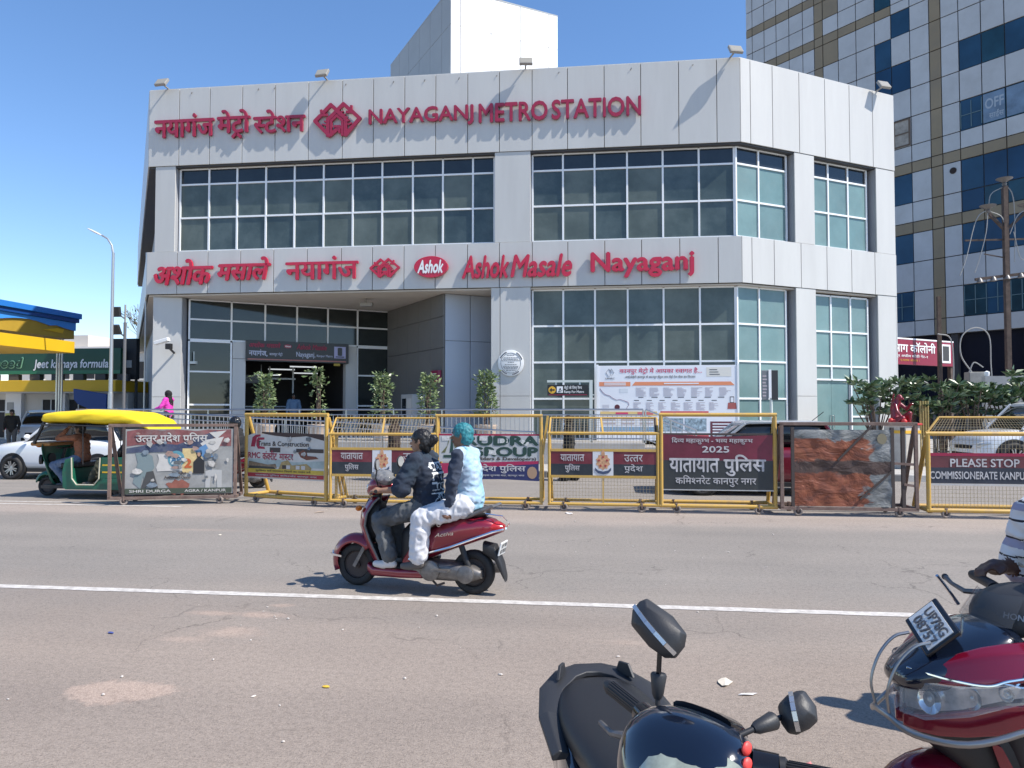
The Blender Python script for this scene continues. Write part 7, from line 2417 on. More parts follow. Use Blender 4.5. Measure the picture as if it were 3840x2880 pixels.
# floor, side panels with door opening, rear body
MB().box(-1.0, -0.2, -0.45, 0.45, 0.20, 0.26).build('cab_floor', M_blkp, AU)
for k in (-1, 1):
    pts = [(-0.80, 0.24), (-0.86, 0.20), (-2.55, 0.20), (-2.6, 0.5), (-2.55, 0.86), (-1.62, 0.84), (-1.60, 0.42), (-1.50, 0.30), (-1.12, 0.30), (-1.02, 0.42), (-1.00, 0.84), (-0.84, 0.80), (-0.78, 0.55)]
    MB().prism(pts, (0, 0.60 if k > 0 else -0.56, 0), (1, 0, 0), (0, 0, 1), 0.04).build('side_panel', M_ag, AU, bevel=0.008)
    MB().tube([(-1.0, 0.625 * k, 0.84), (-1.02, 0.625 * k, 0.42), (-1.12, 0.625 * k, 0.30), (-1.50, 0.625 * k, 0.30), (-1.60, 0.625 * k, 0.42), (-1.62, 0.625 * k, 0.84)], 0.014, 6).build('door_trim', mat('cream trim', (0.5, 0.47, 0.36), 0.5), AU)
    for z in (0.42, 0.56):
        MB().box(-2.5, -1.68, (0.63 if k > 0 else -0.636), (0.636 if k > 0 else -0.63), z + 0.12, z + 0.15).build('stripe', M_yb, AU)
    MB().box(-2.3, -1.7, 0.62 if k > 0 else -0.66, 0.66 if k > 0 else -0.62, 0.36, 0.42).build('rear_arch', M_ag, AU)
MB().box(-0.95, -0.78, -0.5, 0.5, 0.26, 0.62).build('seat_box', M_ag, AU, bevel=0.02)
MB().box(-1.02, -0.62, -0.45, 0.45, 0.62, 0.72).build('driver_seat', M_seat, AU, bevel=0.03)
MB().box(-2.4, -1.75, -0.55, 0.55, 0.40, 0.60).box(-2.45, -2.2, -0.55, 0.55, 0.60, 1.1).build('passenger_seat', M_seat, AU, bevel=0.04)
MB().box(-2.6, -1.0, -0.55, 0.55, 0.20, 0.25).build('floor', M_blkp, AU)
MB().box(-2.62, -2.55, -0.58, 0.58, 0.3, 0.9).build('tail_panel', M_ag, AU, bevel=0.02)
MB().tube([(-0.24, 0, 0.5), (-0.38, 0, 1.0)], 0.03, 8).tube([(-0.40, 0.28, 1.02), (-0.36, 0.1, 1.0), (-0.36, -0.1, 1.0), (-0.40, -0.28, 1.02)], 0.016, 8).build('handlebar', M_blkp, AU)

loc, rz = tuple(AU.location), math.pi
M_rustshirt = mat('rust brown sweater', (0.33, 0.125, 0.062), 0.9, var=0.15, scale=12)
M_bjean = mat('faded blue jeans', (0.13, 0.17, 0.25), 0.9, var=0.4, scale=6, dirt=0.4, dirtcol=(0.30, 0.34, 0.40), dscale=4)
M_khaki = mat('dark olive trousers', (0.05, 0.05, 0.032), 0.9, var=0.3, scale=6)
M_dark_top = mat('black jacket', (0.012, 0.012, 0.013), 0.8)
JD = dict(pelvis=(-0.82, 0.05, 0.80), chest=(-0.80, 0.05, 1.07), neck=(-0.765, 0.05, 1.28), head=(-0.74, 0.05, 1.395), face=(1, 0.15, 0),
          sh_l=(-0.77, 0.24, 1.22), el_l=(-0.47, 0.33, 1.21), wr_l=(-0.58, 0.20, 1.40), hand_l=((-0.4, -0.5, 0.8), (0.6, -0.6, 0.3)),
          sh_r=(-0.77, -0.15, 1.22), el_r=(-0.58, -0.28, 1.05), wr_r=(-0.42, -0.27, 1.03), hand_r=((1, 0, 0), (0, 0.9, 0.3)),
          hp_l=(-0.80, 0.15, 0.78), kn_l=(-0.36, 0.30, 0.66), an_l=(-0.62, 0.27, 0.30), to_l=(-0.44, 0.28, 0.255),
          hp_r=(-0.80, -0.05, 0.78), kn_r=(-0.36, -0.15, 0.66), an_r=(-0.50, -0.14, 0.33), to_r=(-0.33, -0.14, 0.275))
figure('person', 'auto rickshaw driver in rust brown sweater shading his eyes', loc, rz, JD, dict(skin=SKIN2, top=M_rustshirt, bottom=M_bjean, shoe=M_sand, sleeve='full', loose_top=0.006, loose_bottom=0.014), 0.013)
JP = dict(pelvis=(-2.02, 0.22, 0.70), chest=(-2.05, 0.22, 0.97), neck=(-2.02, 0.22, 1.18), head=(-2.0, 0.22, 1.295), face=(1, 0.1, 0),
          sh_l=(-2.03, 0.40, 1.11), el_l=(-1.88, 0.44, 0.88), wr_l=(-1.68, 0.36, 0.86), sh_r=(-2.03, 0.03, 1.11), el_r=(-1.88, 0.0, 0.88), wr_r=(-1.68, 0.1, 0.86),
          hp_l=(-1.98, 0.32, 0.68), kn_l=(-1.50, 0.42, 0.74), an_l=(-1.30, 0.44, 0.36), to_l=(-1.14, 0.45, 0.30),
          hp_r=(-1.98, 0.12, 0.68), kn_r=(-1.52, 0.14, 0.74), an_r=(-1.34, 0.14, 0.36), to_r=(-1.2, 0.14, 0.30))
figure('person', 'passenger in black jacket and olive trousers inside the auto rickshaw', loc, rz, JP, dict(skin=SKIN, top=M_dark_top, bottom=M_khaki, shoe=M_sand, loose_bottom=0.03), 0.016)

# ================================================================= CARS
M_cglass = mat('dark car glass', (0.012, 0.014, 0.016), 0.04, spec=0.6)
M_rim = mat('alloy rim', (0.45, 0.45, 0.46), 0.3, metal=0.9)
M_arch = mat('wheel arch black', (0.012, 0.012, 0.013), 0.8)


def car(label, loc, rotz, paint, L=4.0, W=1.72, H=1.6, bon=1.0, R_=0.31, group='cars on the far carriageway', kind='car', cat='car', hatch=True, roof_m=None, name='parked_car'):
    """x forward from the middle of the car"""
    t = thing(name, label, cat, loc, rotz, group)
    h = W / 2
    f, r = L / 2, -L / 2
    fa, ra = f - 0.80, r + 0.72
    hull([(f, 0.32, 0.62, h * 0.72), (f - 0.06, 0.24, 0.80, h * 0.86), (f - 0.30, 0.22, bon - 0.08, h * 0.95), (f - 0.75, 0.22, bon - 0.02, h), (fa - 0.45, 0.22, bon + 0.03, h), (0.0, 0.22, bon + 0.02, h),
          (ra + 0.2, 0.22, bon + 0.03, h), (r + 0.25, 0.24, bon + 0.03, h * 0.97), (r + 0.04, 0.30, bon - 0.05, h * 0.88), (r, 0.40, 0.75, h * 0.8)], 32, 5.0).build('body', paint, t, smooth=True, ang=50)
    a0 = fa - 0.30                       # windscreen foot
    r1 = r + (0.35 if hatch else 0.75)
    zb = bon - 0.02
    hull([(a0, zb, zb + 0.04, h * 0.86, 5), (a0 - 0.28, zb, zb + (H - bon) * 0.55, h * 0.84, 4), (a0 - 0.62, zb, H - 0.06, h * 0.80, 3.6), (a0 - 1.1, zb, H - 0.03, h * 0.79, 3.6), (r1 + 0.6, zb, H - 0.03, h * 0.78, 3.6),
          (r1 + 0.15, zb, H - 0.08, h * 0.77, 3.6), (r1 - 0.12, zb, zb + 0.12, h * 0.78, 4)], 28, 3.6).build('windows', M_cglass, t, smooth=True, ang=50)
    rm = roof_m or paint
    hull([(a0 - 0.56, H - 0.13, H - 0.055, h * 0.70, 4), (a0 - 0.72, H - 0.10, H - 0.005, h * 0.755, 4), (a0 - 1.2, H - 0.09, H, h * 0.76, 4), (r1 + 0.5, H - 0.09, H, h * 0.75, 4), (r1 + 0.1, H - 0.10, H - 0.035, h * 0.72, 4)], 28, 4).build('roof', rm, t, smooth=True, ang=50)
    for k in (-1, 1):
        pl_ = MB()
        pl_.bar((a0 + 0.02, h * 0.87 * k, zb + 0.02), (a0 - 0.62, h * 0.785 * k, H - 0.06), 0.07, 0.06)
        pl_.build('front_pillar', rm if roof_m else paint, t, bevel=0.015)
        MB().bar((a0 - 1.15, h * 0.875 * k, zb), (a0 - 1.2, h * 0.80 * k, H - 0.07), 0.09, 0.05).build('middle_pillar', M_arch, t)
        MB().bar((r1 - 0.05, h * 0.86 * k, zb), (r1 + 0.28, h * 0.79 * k, H - 0.07), 0.16, 0.06).build('rear_pillar', paint, t, bevel=0.015)
        for x in (fa, ra):
            MB().lathe([(R_ + 0.065, -0.10), (R_ + 0.065, 0.0), (R_ + 0.05, 0.004), (0, 0.004)], (x, (h + 0.001) * k, R_ + 0.02), (0, k, 0), 28).build('wheel_arch', M_arch, t)
            wheel(t, x, (h - 0.035) * k, R_, R_, 0.19, M_rim, 6)
        MB().tube([(x_, (h + 0.004) * k, z_) for x_, z_ in [(fa + 0.5, 0.36), (fa + 0.46, 0.30)]], 0.02, 6)
        MB().box(ra + 0.42, fa - 0.42, h * k - 0.02 if k > 0 else h * k - 0.012, h * k + 0.012 if k > 0 else h * k + 0.02, 0.20, 0.30).build('sill', M_arch, t, bevel=0.01)
        MB().ell((a0 - 0.18, (h + 0.09) * k, bon + 0.10), (0.06, 0.10, 0.07), 12, 8).build('mirror', paint, t, smooth=True)
        dr_ = MB().box(a0 - 1.14, a0 - 1.13, h * k - 0.001 if k > 0 else h * k - 0.002, h * k + 0.002 if k > 0 else h * k + 0.001, 0.32, bon - 0.06)
        dr_.build('door_gap', M_arch, t)
        MB().box(a0 - 1.02, a0 - 0.86, h * k if k > 0 else h * k - 0.02, h * k + 0.02 if k > 0 else h * k, bon - 0.16, bon - 0.13).build('door_handle', paint, t, bevel=0.006)
        hull([(0.0, 0.64, 0.76, 0.05), (0.10, 0.63, 0.80, 0.13), (0.30, 0.70, 0.82, 0.10)], M=Matrix.Translation((f - 0.02, (h * 0.68) * k, 0)) @ Matrix.Rotation(math.pi - 0.5 * k, 4, 'Z')).build('headlight', M_clear, t, smooth=True)
        MB().box(r - 0.01, r + 0.12, (h * 0.62) * k - 0.12, (h * 0.62) * k + 0.12, 0.78, 0.95).build('tail_light', M_tail, t, bevel=0.02)
    MB().box(f - 0.07, f + 0.005, -h * 0.45, h * 0.45, 0.60, 0.70).build('upper_grille', M_arch, t, bevel=0.01)
    MB().box(f - 0.12, f + 0.01, -h * 0.6, h * 0.6, 0.34, 0.50).build('lower_grille', M_arch, t, bevel=0.01)
    MB().box(f + 0.005, f + 0.015, -0.25, 0.25, 0.50, 0.60).build('number_plate', M_plate, t)
    MB().cyl((r1 + 0.35, 0, H - 0.02), (r1 + 0.10, 0, H + 0.18), 0.008, n=6).build('aerial', M_arch, t)
    return t


M_cw1 = mat('white car paint', (0.70, 0.71, 0.72), 0.3, coat=0.8)
M_cred = mat('maroon car paint', (0.16, 0.008, 0.02), 0.28, metal=0.2, coat=1.0)
M_csil = mat('silver roof paint', (0.42, 0.43, 0.44), 0.3, metal=0.4, coat=0.6)
car('white hatchback beside the auto rickshaw at the left edge', (-14.02, 18.45, 0), math.pi, M_cw1, 3.9, 1.72, 1.58, 1.0, 0.30)
car('white car facing the road in the fuel station forecourt', (-24.2, 30.0, 0.15), R(-62), M_cw1, 4.2, 1.8, 1.62, 1.05, 0.33)
car('maroon car with silver roof behind the 2025 barricade', (3.2, 16.95, 0), math.pi, M_cred, 3.95, 1.72, 1.57, 1.0, 0.31, roof_m=M_csil)
car('white off road car parked before the hedge at the right edge', (12.0, 21.85, 0.15), math.pi + R(4), M_cw1, 4.7, 1.88, 1.86, 1.12, 0.40)

# ================================================================= PEOPLE ON FOOT AND OTHER RIDERS
M_blackrobe = mat('black robe', (0.010, 0.010, 0.011), 0.85)
M_brownrobe = mat('dark brown robe', (0.035, 0.02, 0.016), 0.85)
M_pinkc = mat('bright pink sleeve', (0.70, 0.05, 0.42), 0.75)
M_bluesh = mat('pale blue shirt', (0.16, 0.25, 0.38), 0.85)
M_greytr = mat('grey trousers', (0.09, 0.09, 0.095), 0.85)


def standing(step=0.16, arm=0.06, h=1.0):
    return dict(pelvis=(0, 0, 0.90 * h), chest=(0.01, 0, 1.19 * h), neck=(0.02, 0, 1.41 * h), head=(0.035, 0, 1.53 * h), face=(1, 0, 0),
                sh_l=(0, 0.19, 1.34 * h), el_l=(-0.05, 0.25, 1.07 * h), wr_l=(arm, 0.25, 0.84 * h), sh_r=(0, -0.19, 1.34 * h), el_r=(0.02, -0.25, 1.07 * h), wr_r=(arm + 0.08, -0.24, 0.85 * h),
                hp_l=(0, 0.10, 0.88 * h), kn_l=(step * 0.8, 0.10, 0.49 * h), an_l=(step, 0.10, 0.09), to_l=(step + 0.16, 0.11, 0.04),
                hp_r=(0, -0.10, 0.88 * h), kn_r=(-step * 0.2, -0.10, 0.49 * h), an_r=(-step * 1.2, -0.10, 0.10), to_r=(-step * 1.2 + 0.15, -0.11, 0.04))


VEIL = HAIR_CAP + [((-0.03, 0, 0.0), (0.115, 0.098, 0.12)), ((-0.05, 0, -0.12), (0.09, 0.11, 0.11)), ((0.0, 0, -0.16), (0.10, 0.13, 0.07))]
figure('person', 'woman in black robe and veil walking behind the right police strip barricade', (-0.89, 19.0, 0), math.pi, standing(0.12), dict(skin=SKIN, top=M_blackrobe, bottom=M_blackrobe, shoe=M_sand, robe=True, loose_top=0.03, loose_bottom=0.02), 0.024, hair=VEIL, hair_mat=M_blackrobe)
figure('person', 'woman in dark brown robe walking behind the left police strip barricade', (-5.3, 18.5, 0), math.pi, standing(0.14), dict(skin=SKIN, top=M_brownrobe, bottom=M_brownrobe, shoe=M_sand, robe=True, loose_top=0.03, loose_bottom=0.02), 0.024, hair=VEIL, hair_mat=M_brownrobe)
JW = standing(0.1)
JW.update(el_l=(0.10, 0.28, 1.08), wr_l=(0.32, 0.24, 1.02), el_r=(0.10, -0.26, 1.08), wr_r=(0.32, -0.2, 1.0))
figure('person', 'woman with black veil and bright pink sleeves at the platform railing', (-14.7, 23.75, ZP), math.pi, JW, dict(skin=SKIN, top=M_pinkc, bottom=M_blackrobe, shoe=M_sand, robe=True, loose_top=0.02), 0.024, hair=VEIL + [((-0.09, 0, -0.3), (0.08, 0.14, 0.2))], hair_mat=M_blackrobe)
figure('person', 'man in pale blue shirt standing in the dark station entrance', (-12.35, 28.6, ZP), R(-70), standing(0.03), dict(skin=SKIN, top=M_bluesh, bottom=M_greytr, shoe=M_sand), 0.024)
figure('person', 'person in dark clothes standing at the fuel station at the left edge', (-23.6, 27.3, 0.15), R(-60), standing(0.05), dict(skin=SKIN, top=M_dark_top, bottom=M_greytr, shoe=M_sand), 0.026)
# helmeted rider on a second scooter behind the barricades
A2 = copy_tree(AC)
A2.location = (-8.55, 16.4, 0)
A2.rotation_euler = (0, 0, math.pi)
tag(A2, 'dark red scooter of the helmeted rider behind the torn poster barricade', 'scooter', 'scooters on the road')
tag(AC, group='scooters on the road')
J3 = dict(J1)
J3.update(hand_l=None, hand_r=None)
figure('person', 'rider with black helmet seen above the torn poster barricade', (-8.55, 16.4, 0), math.pi, J3, dict(skin=SKIN2, top=M_dark_top, bottom=M_greytr, shoe=M_sand), 0.022, hair=[((0.0, 0, 0.02), (0.135, 0.12, 0.145)), ((0.03, 0, -0.05), (0.11, 0.11, 0.09))], hair_mat=mat('black helmet', (0.012, 0.012, 0.014), 0.15), face=False)

# ================================================================= RED STATUE
stt = thing('statue', 'red painted crouching statue on a plinth below the hedge', 'statue', (8.3, 22.3, 0.38), R(-60), None, 0.84)
M_sred = mat('glossy red statue paint', (0.20, 0.010, 0.024), 0.35, var=0.4, scale=6, coat=0.3)
M_sred2 = mat('scarlet cloth', (0.60, 0.05, 0.05), 0.6, var=0.3, scale=8)
B_ = Body()
B_.limb((-0.16, -0.05, 1.32), (-0.20, -0.03, 1.75), 0.15, 0.14, M_sred)
B_.limb((-0.20, -0.03, 1.75), (-0.12, 0, 1.98), 0.14, 0.11, M_sred)
B_.blob((-0.04, 0, 2.10), (0.10, 0.09, 0.11), M_sred)
B_.limb((0.04, 0, 2.07), (0.10, 0, 2.05), 0.05, 0.04, M_sred)
B_.limb((-0.12, 0.12, 1.88), (0.08, 0.2, 1.70), 0.07, 0.055, M_sred)
B_.limb((0.08, 0.2, 1.70), (0.26, 0.16, 1.86), 0.055, 0.045, M_sred)
B_.limb((0.26, 0.16, 1.86), (0.36, 0.12, 1.88), 0.05, 0.04, M_sred)
B_.limb((-0.12, -0.12, 1.88), (0.05, -0.22, 1.62), 0.07, 0.055, M_sred)
B_.limb((0.05, -0.22, 1.62), (0.16, -0.15, 1.45), 0.055, 0.045, M_sred)
B_.limb((-0.12, 0.10, 1.34), (0.22, 0.16, 1.56), 0.11, 0.085, M_sred)
B_.limb((0.22, 0.16, 1.56), (0.20, 0.16, 1.30), 0.08, 0.06, M_sred)
B_.limb((-0.12, -0.10, 1.34), (0.20, -0.14, 1.40), 0.11, 0.085, M_sred)
B_.limb((0.20, -0.14, 1.40), (0.02, -0.2, 1.27), 0.07, 0.06, M_sred)
B_.limb((-0.30, 0, 1.3), (-0.38, 0, 1.7), 0.04, 0.035, M_sred)
B_.limb((-0.38, 0, 1.7), (-0.26, 0, 2.2), 0.035, 0.03, M_sred)
B_.finish('figure', stt, 0.02, [], None, 2)
B_ = Body()
for k in range(14):
    B_.blob((random.uniform(-0.2, 0.42), random.uniform(-0.25, 0.25), 1.27 + random.uniform(0, 0.06)), random.uniform(0.05, 0.09), M_sred2)
B_.finish('flower_offering', stt, 0.02, [(M_sred2, 0.015, (25, 25, 25))], None, 0)
MB().box(-0.45, 0.52, -0.38, 0.38, 1.17, 1.24).build('slab', M_sred2, stt, bevel=0.015)
MB().box(-0.40, 0.46, -0.33, 0.33, -0.27, 1.165).build('plinth', mat('plinth tiles', (0.5, 0.46, 0.40), 0.6, var=0.15, scale=5), stt, bevel=0.01)
MB().box(-0.42, 0.48, -0.35, 0.35, 0.9, 1.0).build('plinth_band', M_yel, stt)

JS = standing(0.06)
figure('person', 'person in dark clothes standing just outside the right edge of the frame', (2.66, 4.52, 0), R(150), JS, dict(skin=SKIN, top=M_dark_top, bottom=M_greytr, shoe=M_sand, loose_top=0.03, loose_bottom=0.03), 0.024)
# ================================================================= PARKED SCOOTERS IN THE FOREGROUND
def copy_parts(src, dst, names, swap):
    """copies of the named parts (and their sub-parts) with repainted surfaces"""
    for ch in list(src.children):
        if ch.name.split('.')[0] in names:
            c = copy_tree(ch, dst)
            for o in [c] + list(c.children):
                if o.type == 'MESH':
                    for sl in o.material_slots:
                        if sl.material and sl.material.name in swap:
                            mm = swap[sl.material.name]
                            sl.link = 'OBJECT'
                            sl.material = mm


BASE = {'front_wheel', 'rear_wheel', 'front_fender', 'fork', 'leg_shield', 'inner_panel', 'glove_box', 'floorboard', 'floor_mat', 'rear_body', 'under_seat_panel', 'tail_light', 'engine_case', 'belt_cover', 'exhaust', 'shock_absorber', 'mud_flap', 'steering_column', 'stand'}
M_dkb = mat('dark blue black paint', (0.006, 0.010, 0.022), 0.14, coat=1.0, metal=0.1)
M_matb = mat('matte black plastic', (0.026, 0.027, 0.030), 0.5, bump=0.06, bscale=250)

# ---- black scooter, facing the camera, handlebar turned
S2 = thing('scooter', 'parked black scooter in the foreground seen from above its seat', 'scooter', (0.125, 2.165, 0), R(-77), 'scooters on the road')
copy_parts(AC, S2, BASE, {'metallic red paint': M_dkb})
seat = hull([(0.20, 0.66, 0.72, 0.085), (0.16, 0.65, 0.765, 0.12), (0.05, 0.66, 0.795, 0.145), (-0.15, 0.67, 0.80, 0.165), (-0.35, 0.67, 0.795, 0.185), (-0.52, 0.68, 0.795, 0.182), (-0.64, 0.69, 0.80, 0.16), (-0.725, 0.70, 0.795, 0.115), (-0.755, 0.72, 0.78, 0.07)], 28, 2.7)
seat.build('seat', M_seat, S2, smooth=True, sub=1)
# side cowls
for k in (-1, 1):
    hull([(0.05, 0.35, 0.60, 0.03), (-0.2, 0.42, 0.70, 0.045), (-0.5, 0.52, 0.75, 0.05), (-0.75, 0.60, 0.77, 0.045), (-0.86, 0.66, 0.75, 0.02)], 16, 2.6, Matrix.Translation((0, 0.185 * k, 0)) @ Matrix.Rotation(R(5 * k), 4, 'Z')).build('side_cowl', M_dkb, S2, smooth=True, sub=1)
# angular grab rail round the tail
gp = [(-0.30, 0.205, 0.70), (-0.52, 0.207, 0.735), (-0.68, 0.175, 0.765), (-0.775, 0.105, 0.785), (-0.815, 0.04, 0.79), (-0.815, -0.04, 0.79), (-0.775, -0.105, 0.785), (-0.68, -0.175, 0.765), (-0.52, -0.207, 0.735), (-0.30, -0.205, 0.70)]
rings = []
for i, p in enumerate(gp):
    p = V(p)
    d = (V(gp[min(i + 1, len(gp) - 1)]) - V(gp[max(i - 1, 0)])).normalized()
    sd_ = d.cross(V((0, 0, 1))).normalized()
    w_ = 0.028 + 0.026 * math.sin(math.pi * i / (len(gp) - 1))
    rings.append([p + sd_ * w_ * a_ + V((0, 0, b_)) for a_, b_ in ((-1, -0.012), (1.0, -0.016), (1.05, 0.004), (0.2, 0.018), (-1, 0.008))])
MB().loft(rings).build('grab_rail', M_matb, S2, bevel=0.005)
for k in (-1, 1):
    MB().prism([(0, 0), (0.10, 0.01), (0.07, 0.055), (0.02, 0.05)], (-0.79, 0.10 * k, 0.785), (1, 0.45 * k, 0), (0, 0, 1), 0.012).build('rail_fin', M_matb, S2, bevel=0.003)
hull([(-0.62, 0.68, 0.75, 0.17), (-0.75, 0.70, 0.765, 0.12), (-0.81, 0.72, 0.765, 0.07)], 16, 2.6).build('tail_cap', M_matb, S2, smooth=True)
# steering assembly, turned on its column (one part frame, pieces inside it)
ST2 = part_empty('handlebar', S2, Matrix.Translation((0.405, 0.0, 0)) @ Matrix.Rotation(R(-56), 4, 'Z'))
HB = 'handlebar'
hull([(-0.10, 0.985, 1.055, 0.045, 2.4), (-0.06, 0.965, 1.085, 0.10, 2.6), (0.00, 0.95, 1.115, 0.145, 2.6), (0.07, 0.94, 1.12, 0.165, 2.5), (0.13, 0.925, 1.085, 0.145, 2.4), (0.175, 0.92, 1.03, 0.10, 2.2), (0.195, 0.93, 0.99, 0.05, 2)], 28, 2.5).build('handlebar_cover', M_dkb, ST2, smooth=True, sub=1)
hull([(-0.115, 1.00, 1.045, 0.05), (-0.05, 1.05, 1.10, 0.085), (0.0, 1.085, 1.122, 0.08)], 16, 2.6).build('instrument_panel', M_blkg, ST2, smooth=True)
hull([(0.10, 0.945, 1.085, 0.135, 2.3), (0.165, 0.93, 1.04, 0.105, 2.2), (0.198, 0.945, 1.0, 0.055, 2)], 20, 2.3, Matrix.Translation((0.008, 0.03, 0.002)) @ Matrix.Rotation(R(14), 4, 'Z')).build('headlight', mat('weathered lens', (0.34, 0.37, 0.30), 0.10, coat=0.8, var=0.3, scale=25), ST2, smooth=True)
for k in (-1, 1):
    # switch pod, grip, lever, mirror
    MB().tube([(0.01, 0.14 * k, 1.045), (-0.015, 0.185 * k, 1.045)], [0.032, 0.029], 14).build('switch_pod', M_blkg, ST2, smooth=True)
    g_ = MB().tube([(-0.015, 0.185 * k, 1.045), (-0.022, 0.195 * k, 1.045), (-0.024, 0.20 * k, 1.045), (-0.068, 0.335 * k, 1.052), (-0.071, 0.34 * k, 1.052), (-0.077, 0.36 * k, 1.053)], [0.024, 0.024, 0.0175, 0.0185, 0.021, 0.015], 18).build('grip', M_blkp, ST2, smooth=True, ang=30)
    rb = MB()
    for j in range(18):
        a_ = j * math.pi / 9
        rb.bar((-0.024 + 0.018 * math.cos(a_), 0.2 * k, 1.045 + 0.018 * math.sin(a_)), (-0.068 + 0.019 * math.cos(a_), 0.335 * k, 1.052 + 0.019 * math.sin(a_)), 0.0028)
    rb.build('rib', M_blkp, g_)
    MB().tube([(0.02, 0.15 * k, 1.02), (0.055, 0.185 * k, 1.01), (0.05, 0.23 * k, 1.0), (0.015, 0.30 * k, 0.995)], [0.011, 0.011, 0.008, 0.007], 8).build('brake_lever', M_alu if k < 0 else M_blkp, ST2, smooth=True)
    MB().box(0.005, 0.05, (0.11 if k > 0 else -0.15), (0.15 if k > 0 else -0.11), 0.99, 1.02).build('lever_bracket', M_blkp, ST2, bevel=0.006)


def big_mirror(parent, base, knee, top, c, face, up, w=0.15, h=0.105):
    """angular mirror on a stem: rubber boot, stem, shell with silver strip, glass"""
    base, knee, top, c = V(base), V(knee), V(top), V(c)
    MB().tube([base, knee], 0.0065, 10).build('mirror_arm', M_blkp, parent, smooth=True)
    MB().lathe([(0.009, 0), (0.014, 0.01), (0.020, 0.055), (0.017, 0.06), (0.008, 0.056)], knee, (top - knee), 14).build('rubber_boot', M_matb, parent, smooth=True)
    MB().tube([knee, top], 0.0062, 10).build('mirror_stem', M_blkg, parent, smooth=True)
    f = V(face).normalized()                   # outward direction of the shell back
    u = (V(up) - f * V(up).dot(f)).normalized()
    s_ = u.cross(f)
    out = [(-0.50, 0.30), (-0.42, 0.48), (0.10, 0.50), (0.44, 0.34), (0.52, 0.05), (0.50, -0.32), (0.36, -0.48), (0.05, -0.50), (-0.40, -0.34), (-0.52, 0.0)]
    rg = []
    for dpt, sc in ((0.0, 1.0), (0.012, 1.02), (0.028, 0.92), (0.042, 0.66), (0.050, 0.30)):
        rg.append([c + s_ * x * w * sc + u * z * h * sc + f * dpt for x, z in out])
    m_ = MB().loft(rg).build('mirror', M_matb, parent, bevel=0.004)
    MB().add([c + s_ * x * w * 0.94 + u * z * h * 0.94 - f * 0.0015 for x, z in out], [tuple(range(len(out)))]).build('mirror_glass', M_clear, m_)
    q = [c + s_ * (-0.50 * w) + u * 0.12 * h + f * 0.026, c + s_ * (-0.28 * w) + u * 0.05 * h + f * 0.046, c + s_ * (-0.1 * w) + u * (-0.02 * h) + f * 0.0535, c + s_ * (0.12 * w) + u * (-0.10 * h) + f * 0.0535, c + s_ * (0.34 * w) + u * (-0.18 * h) + f * 0.044, c + s_ * (0.50 * w) + u * (-0.24 * h) + f * 0.022]
    st_ = MB()
    for a_, b_ in zip(q, q[1:]):
        st_.bar(a_, b_, 0.010, 0.006, up=tuple(f))
    st_.build('silver_strip', mat('silver strip', (0.6, 0.6, 0.6), 0.25, metal=0.8), m_)


# right mirror stands up, left mirror is folded outwards
big_mirror(ST2, (0.0, -0.125, 1.07), (-0.005, -0.130, 1.10), (-0.02, -0.135, 1.205), (-0.03, -0.145, 1.258), (0.85, 0.25, 0.42), (0.28, 0.45, 1), 0.15, 0.092)
big_mirror(ST2, (0.0, 0.10, 1.09), (-0.03, 0.115, 1.10), (-0.105, 0.14, 1.115), (-0.145, 0.155, 1.115), (0.75, 0.3, 0.65), (-0.6, 0.6, 0.5), 0.075, 0.085)
stk = [(0.035, 0.140, 1.085), (0.05, 0.150, 1.06), (0.045, 0.160, 1.035), (0.065, 0.160, 1.012)]
for p in stk:
    MB().ell(p, (0.016, 0.008, 0.015), 12, 6).build('flower_sticker', mat('coral sticker', (0.75, 0.07, 0.06), 0.5), ST2, smooth=True)
hull([(0.42, 0.30, 0.55, 0.16), (0.52, 0.36, 0.88, 0.19), (0.60, 0.45, 0.93, 0.16), (0.66, 0.55, 0.86, 0.08)], 20, 2.6).build('front_apron', M_dkb, S2, smooth=True, sub=1)

# ---- red scooter on the right with its rider
S3 = thing('scooter', 'maroon scooter with number plate and big headlight at the right edge', 'scooter', (1.88, 3.12, 0), R(192), 'scooters on the road', 1.05)
M_red3 = mat('deep maroon paint', (0.20, 0.004, 0.022), 0.22, metal=0.3, coat=1.0)
copy_parts(AC, S3, BASE - {'leg_shield', 'front_fender'}, {'metallic red paint': M_red3})
hull([(0.12, 0.655, 0.74, 0.10), (0.05, 0.67, 0.785, 0.13), (-0.2, 0.69, 0.80, 0.145), (-0.5, 0.735, 0.83, 0.15), (-0.72, 0.755, 0.84, 0.12), (-0.78, 0.77, 0.82, 0.07)], p=3).build('seat', M_seat, S3, smooth=True)
M_lamph = mat('silver lamp housing', (0.42, 0.43, 0.44), 0.2, metal=0.6, var=0.5, scale=18)
M_guard = mat('dull steel guard', (0.30, 0.30, 0.30), 0.35, metal=0.9)
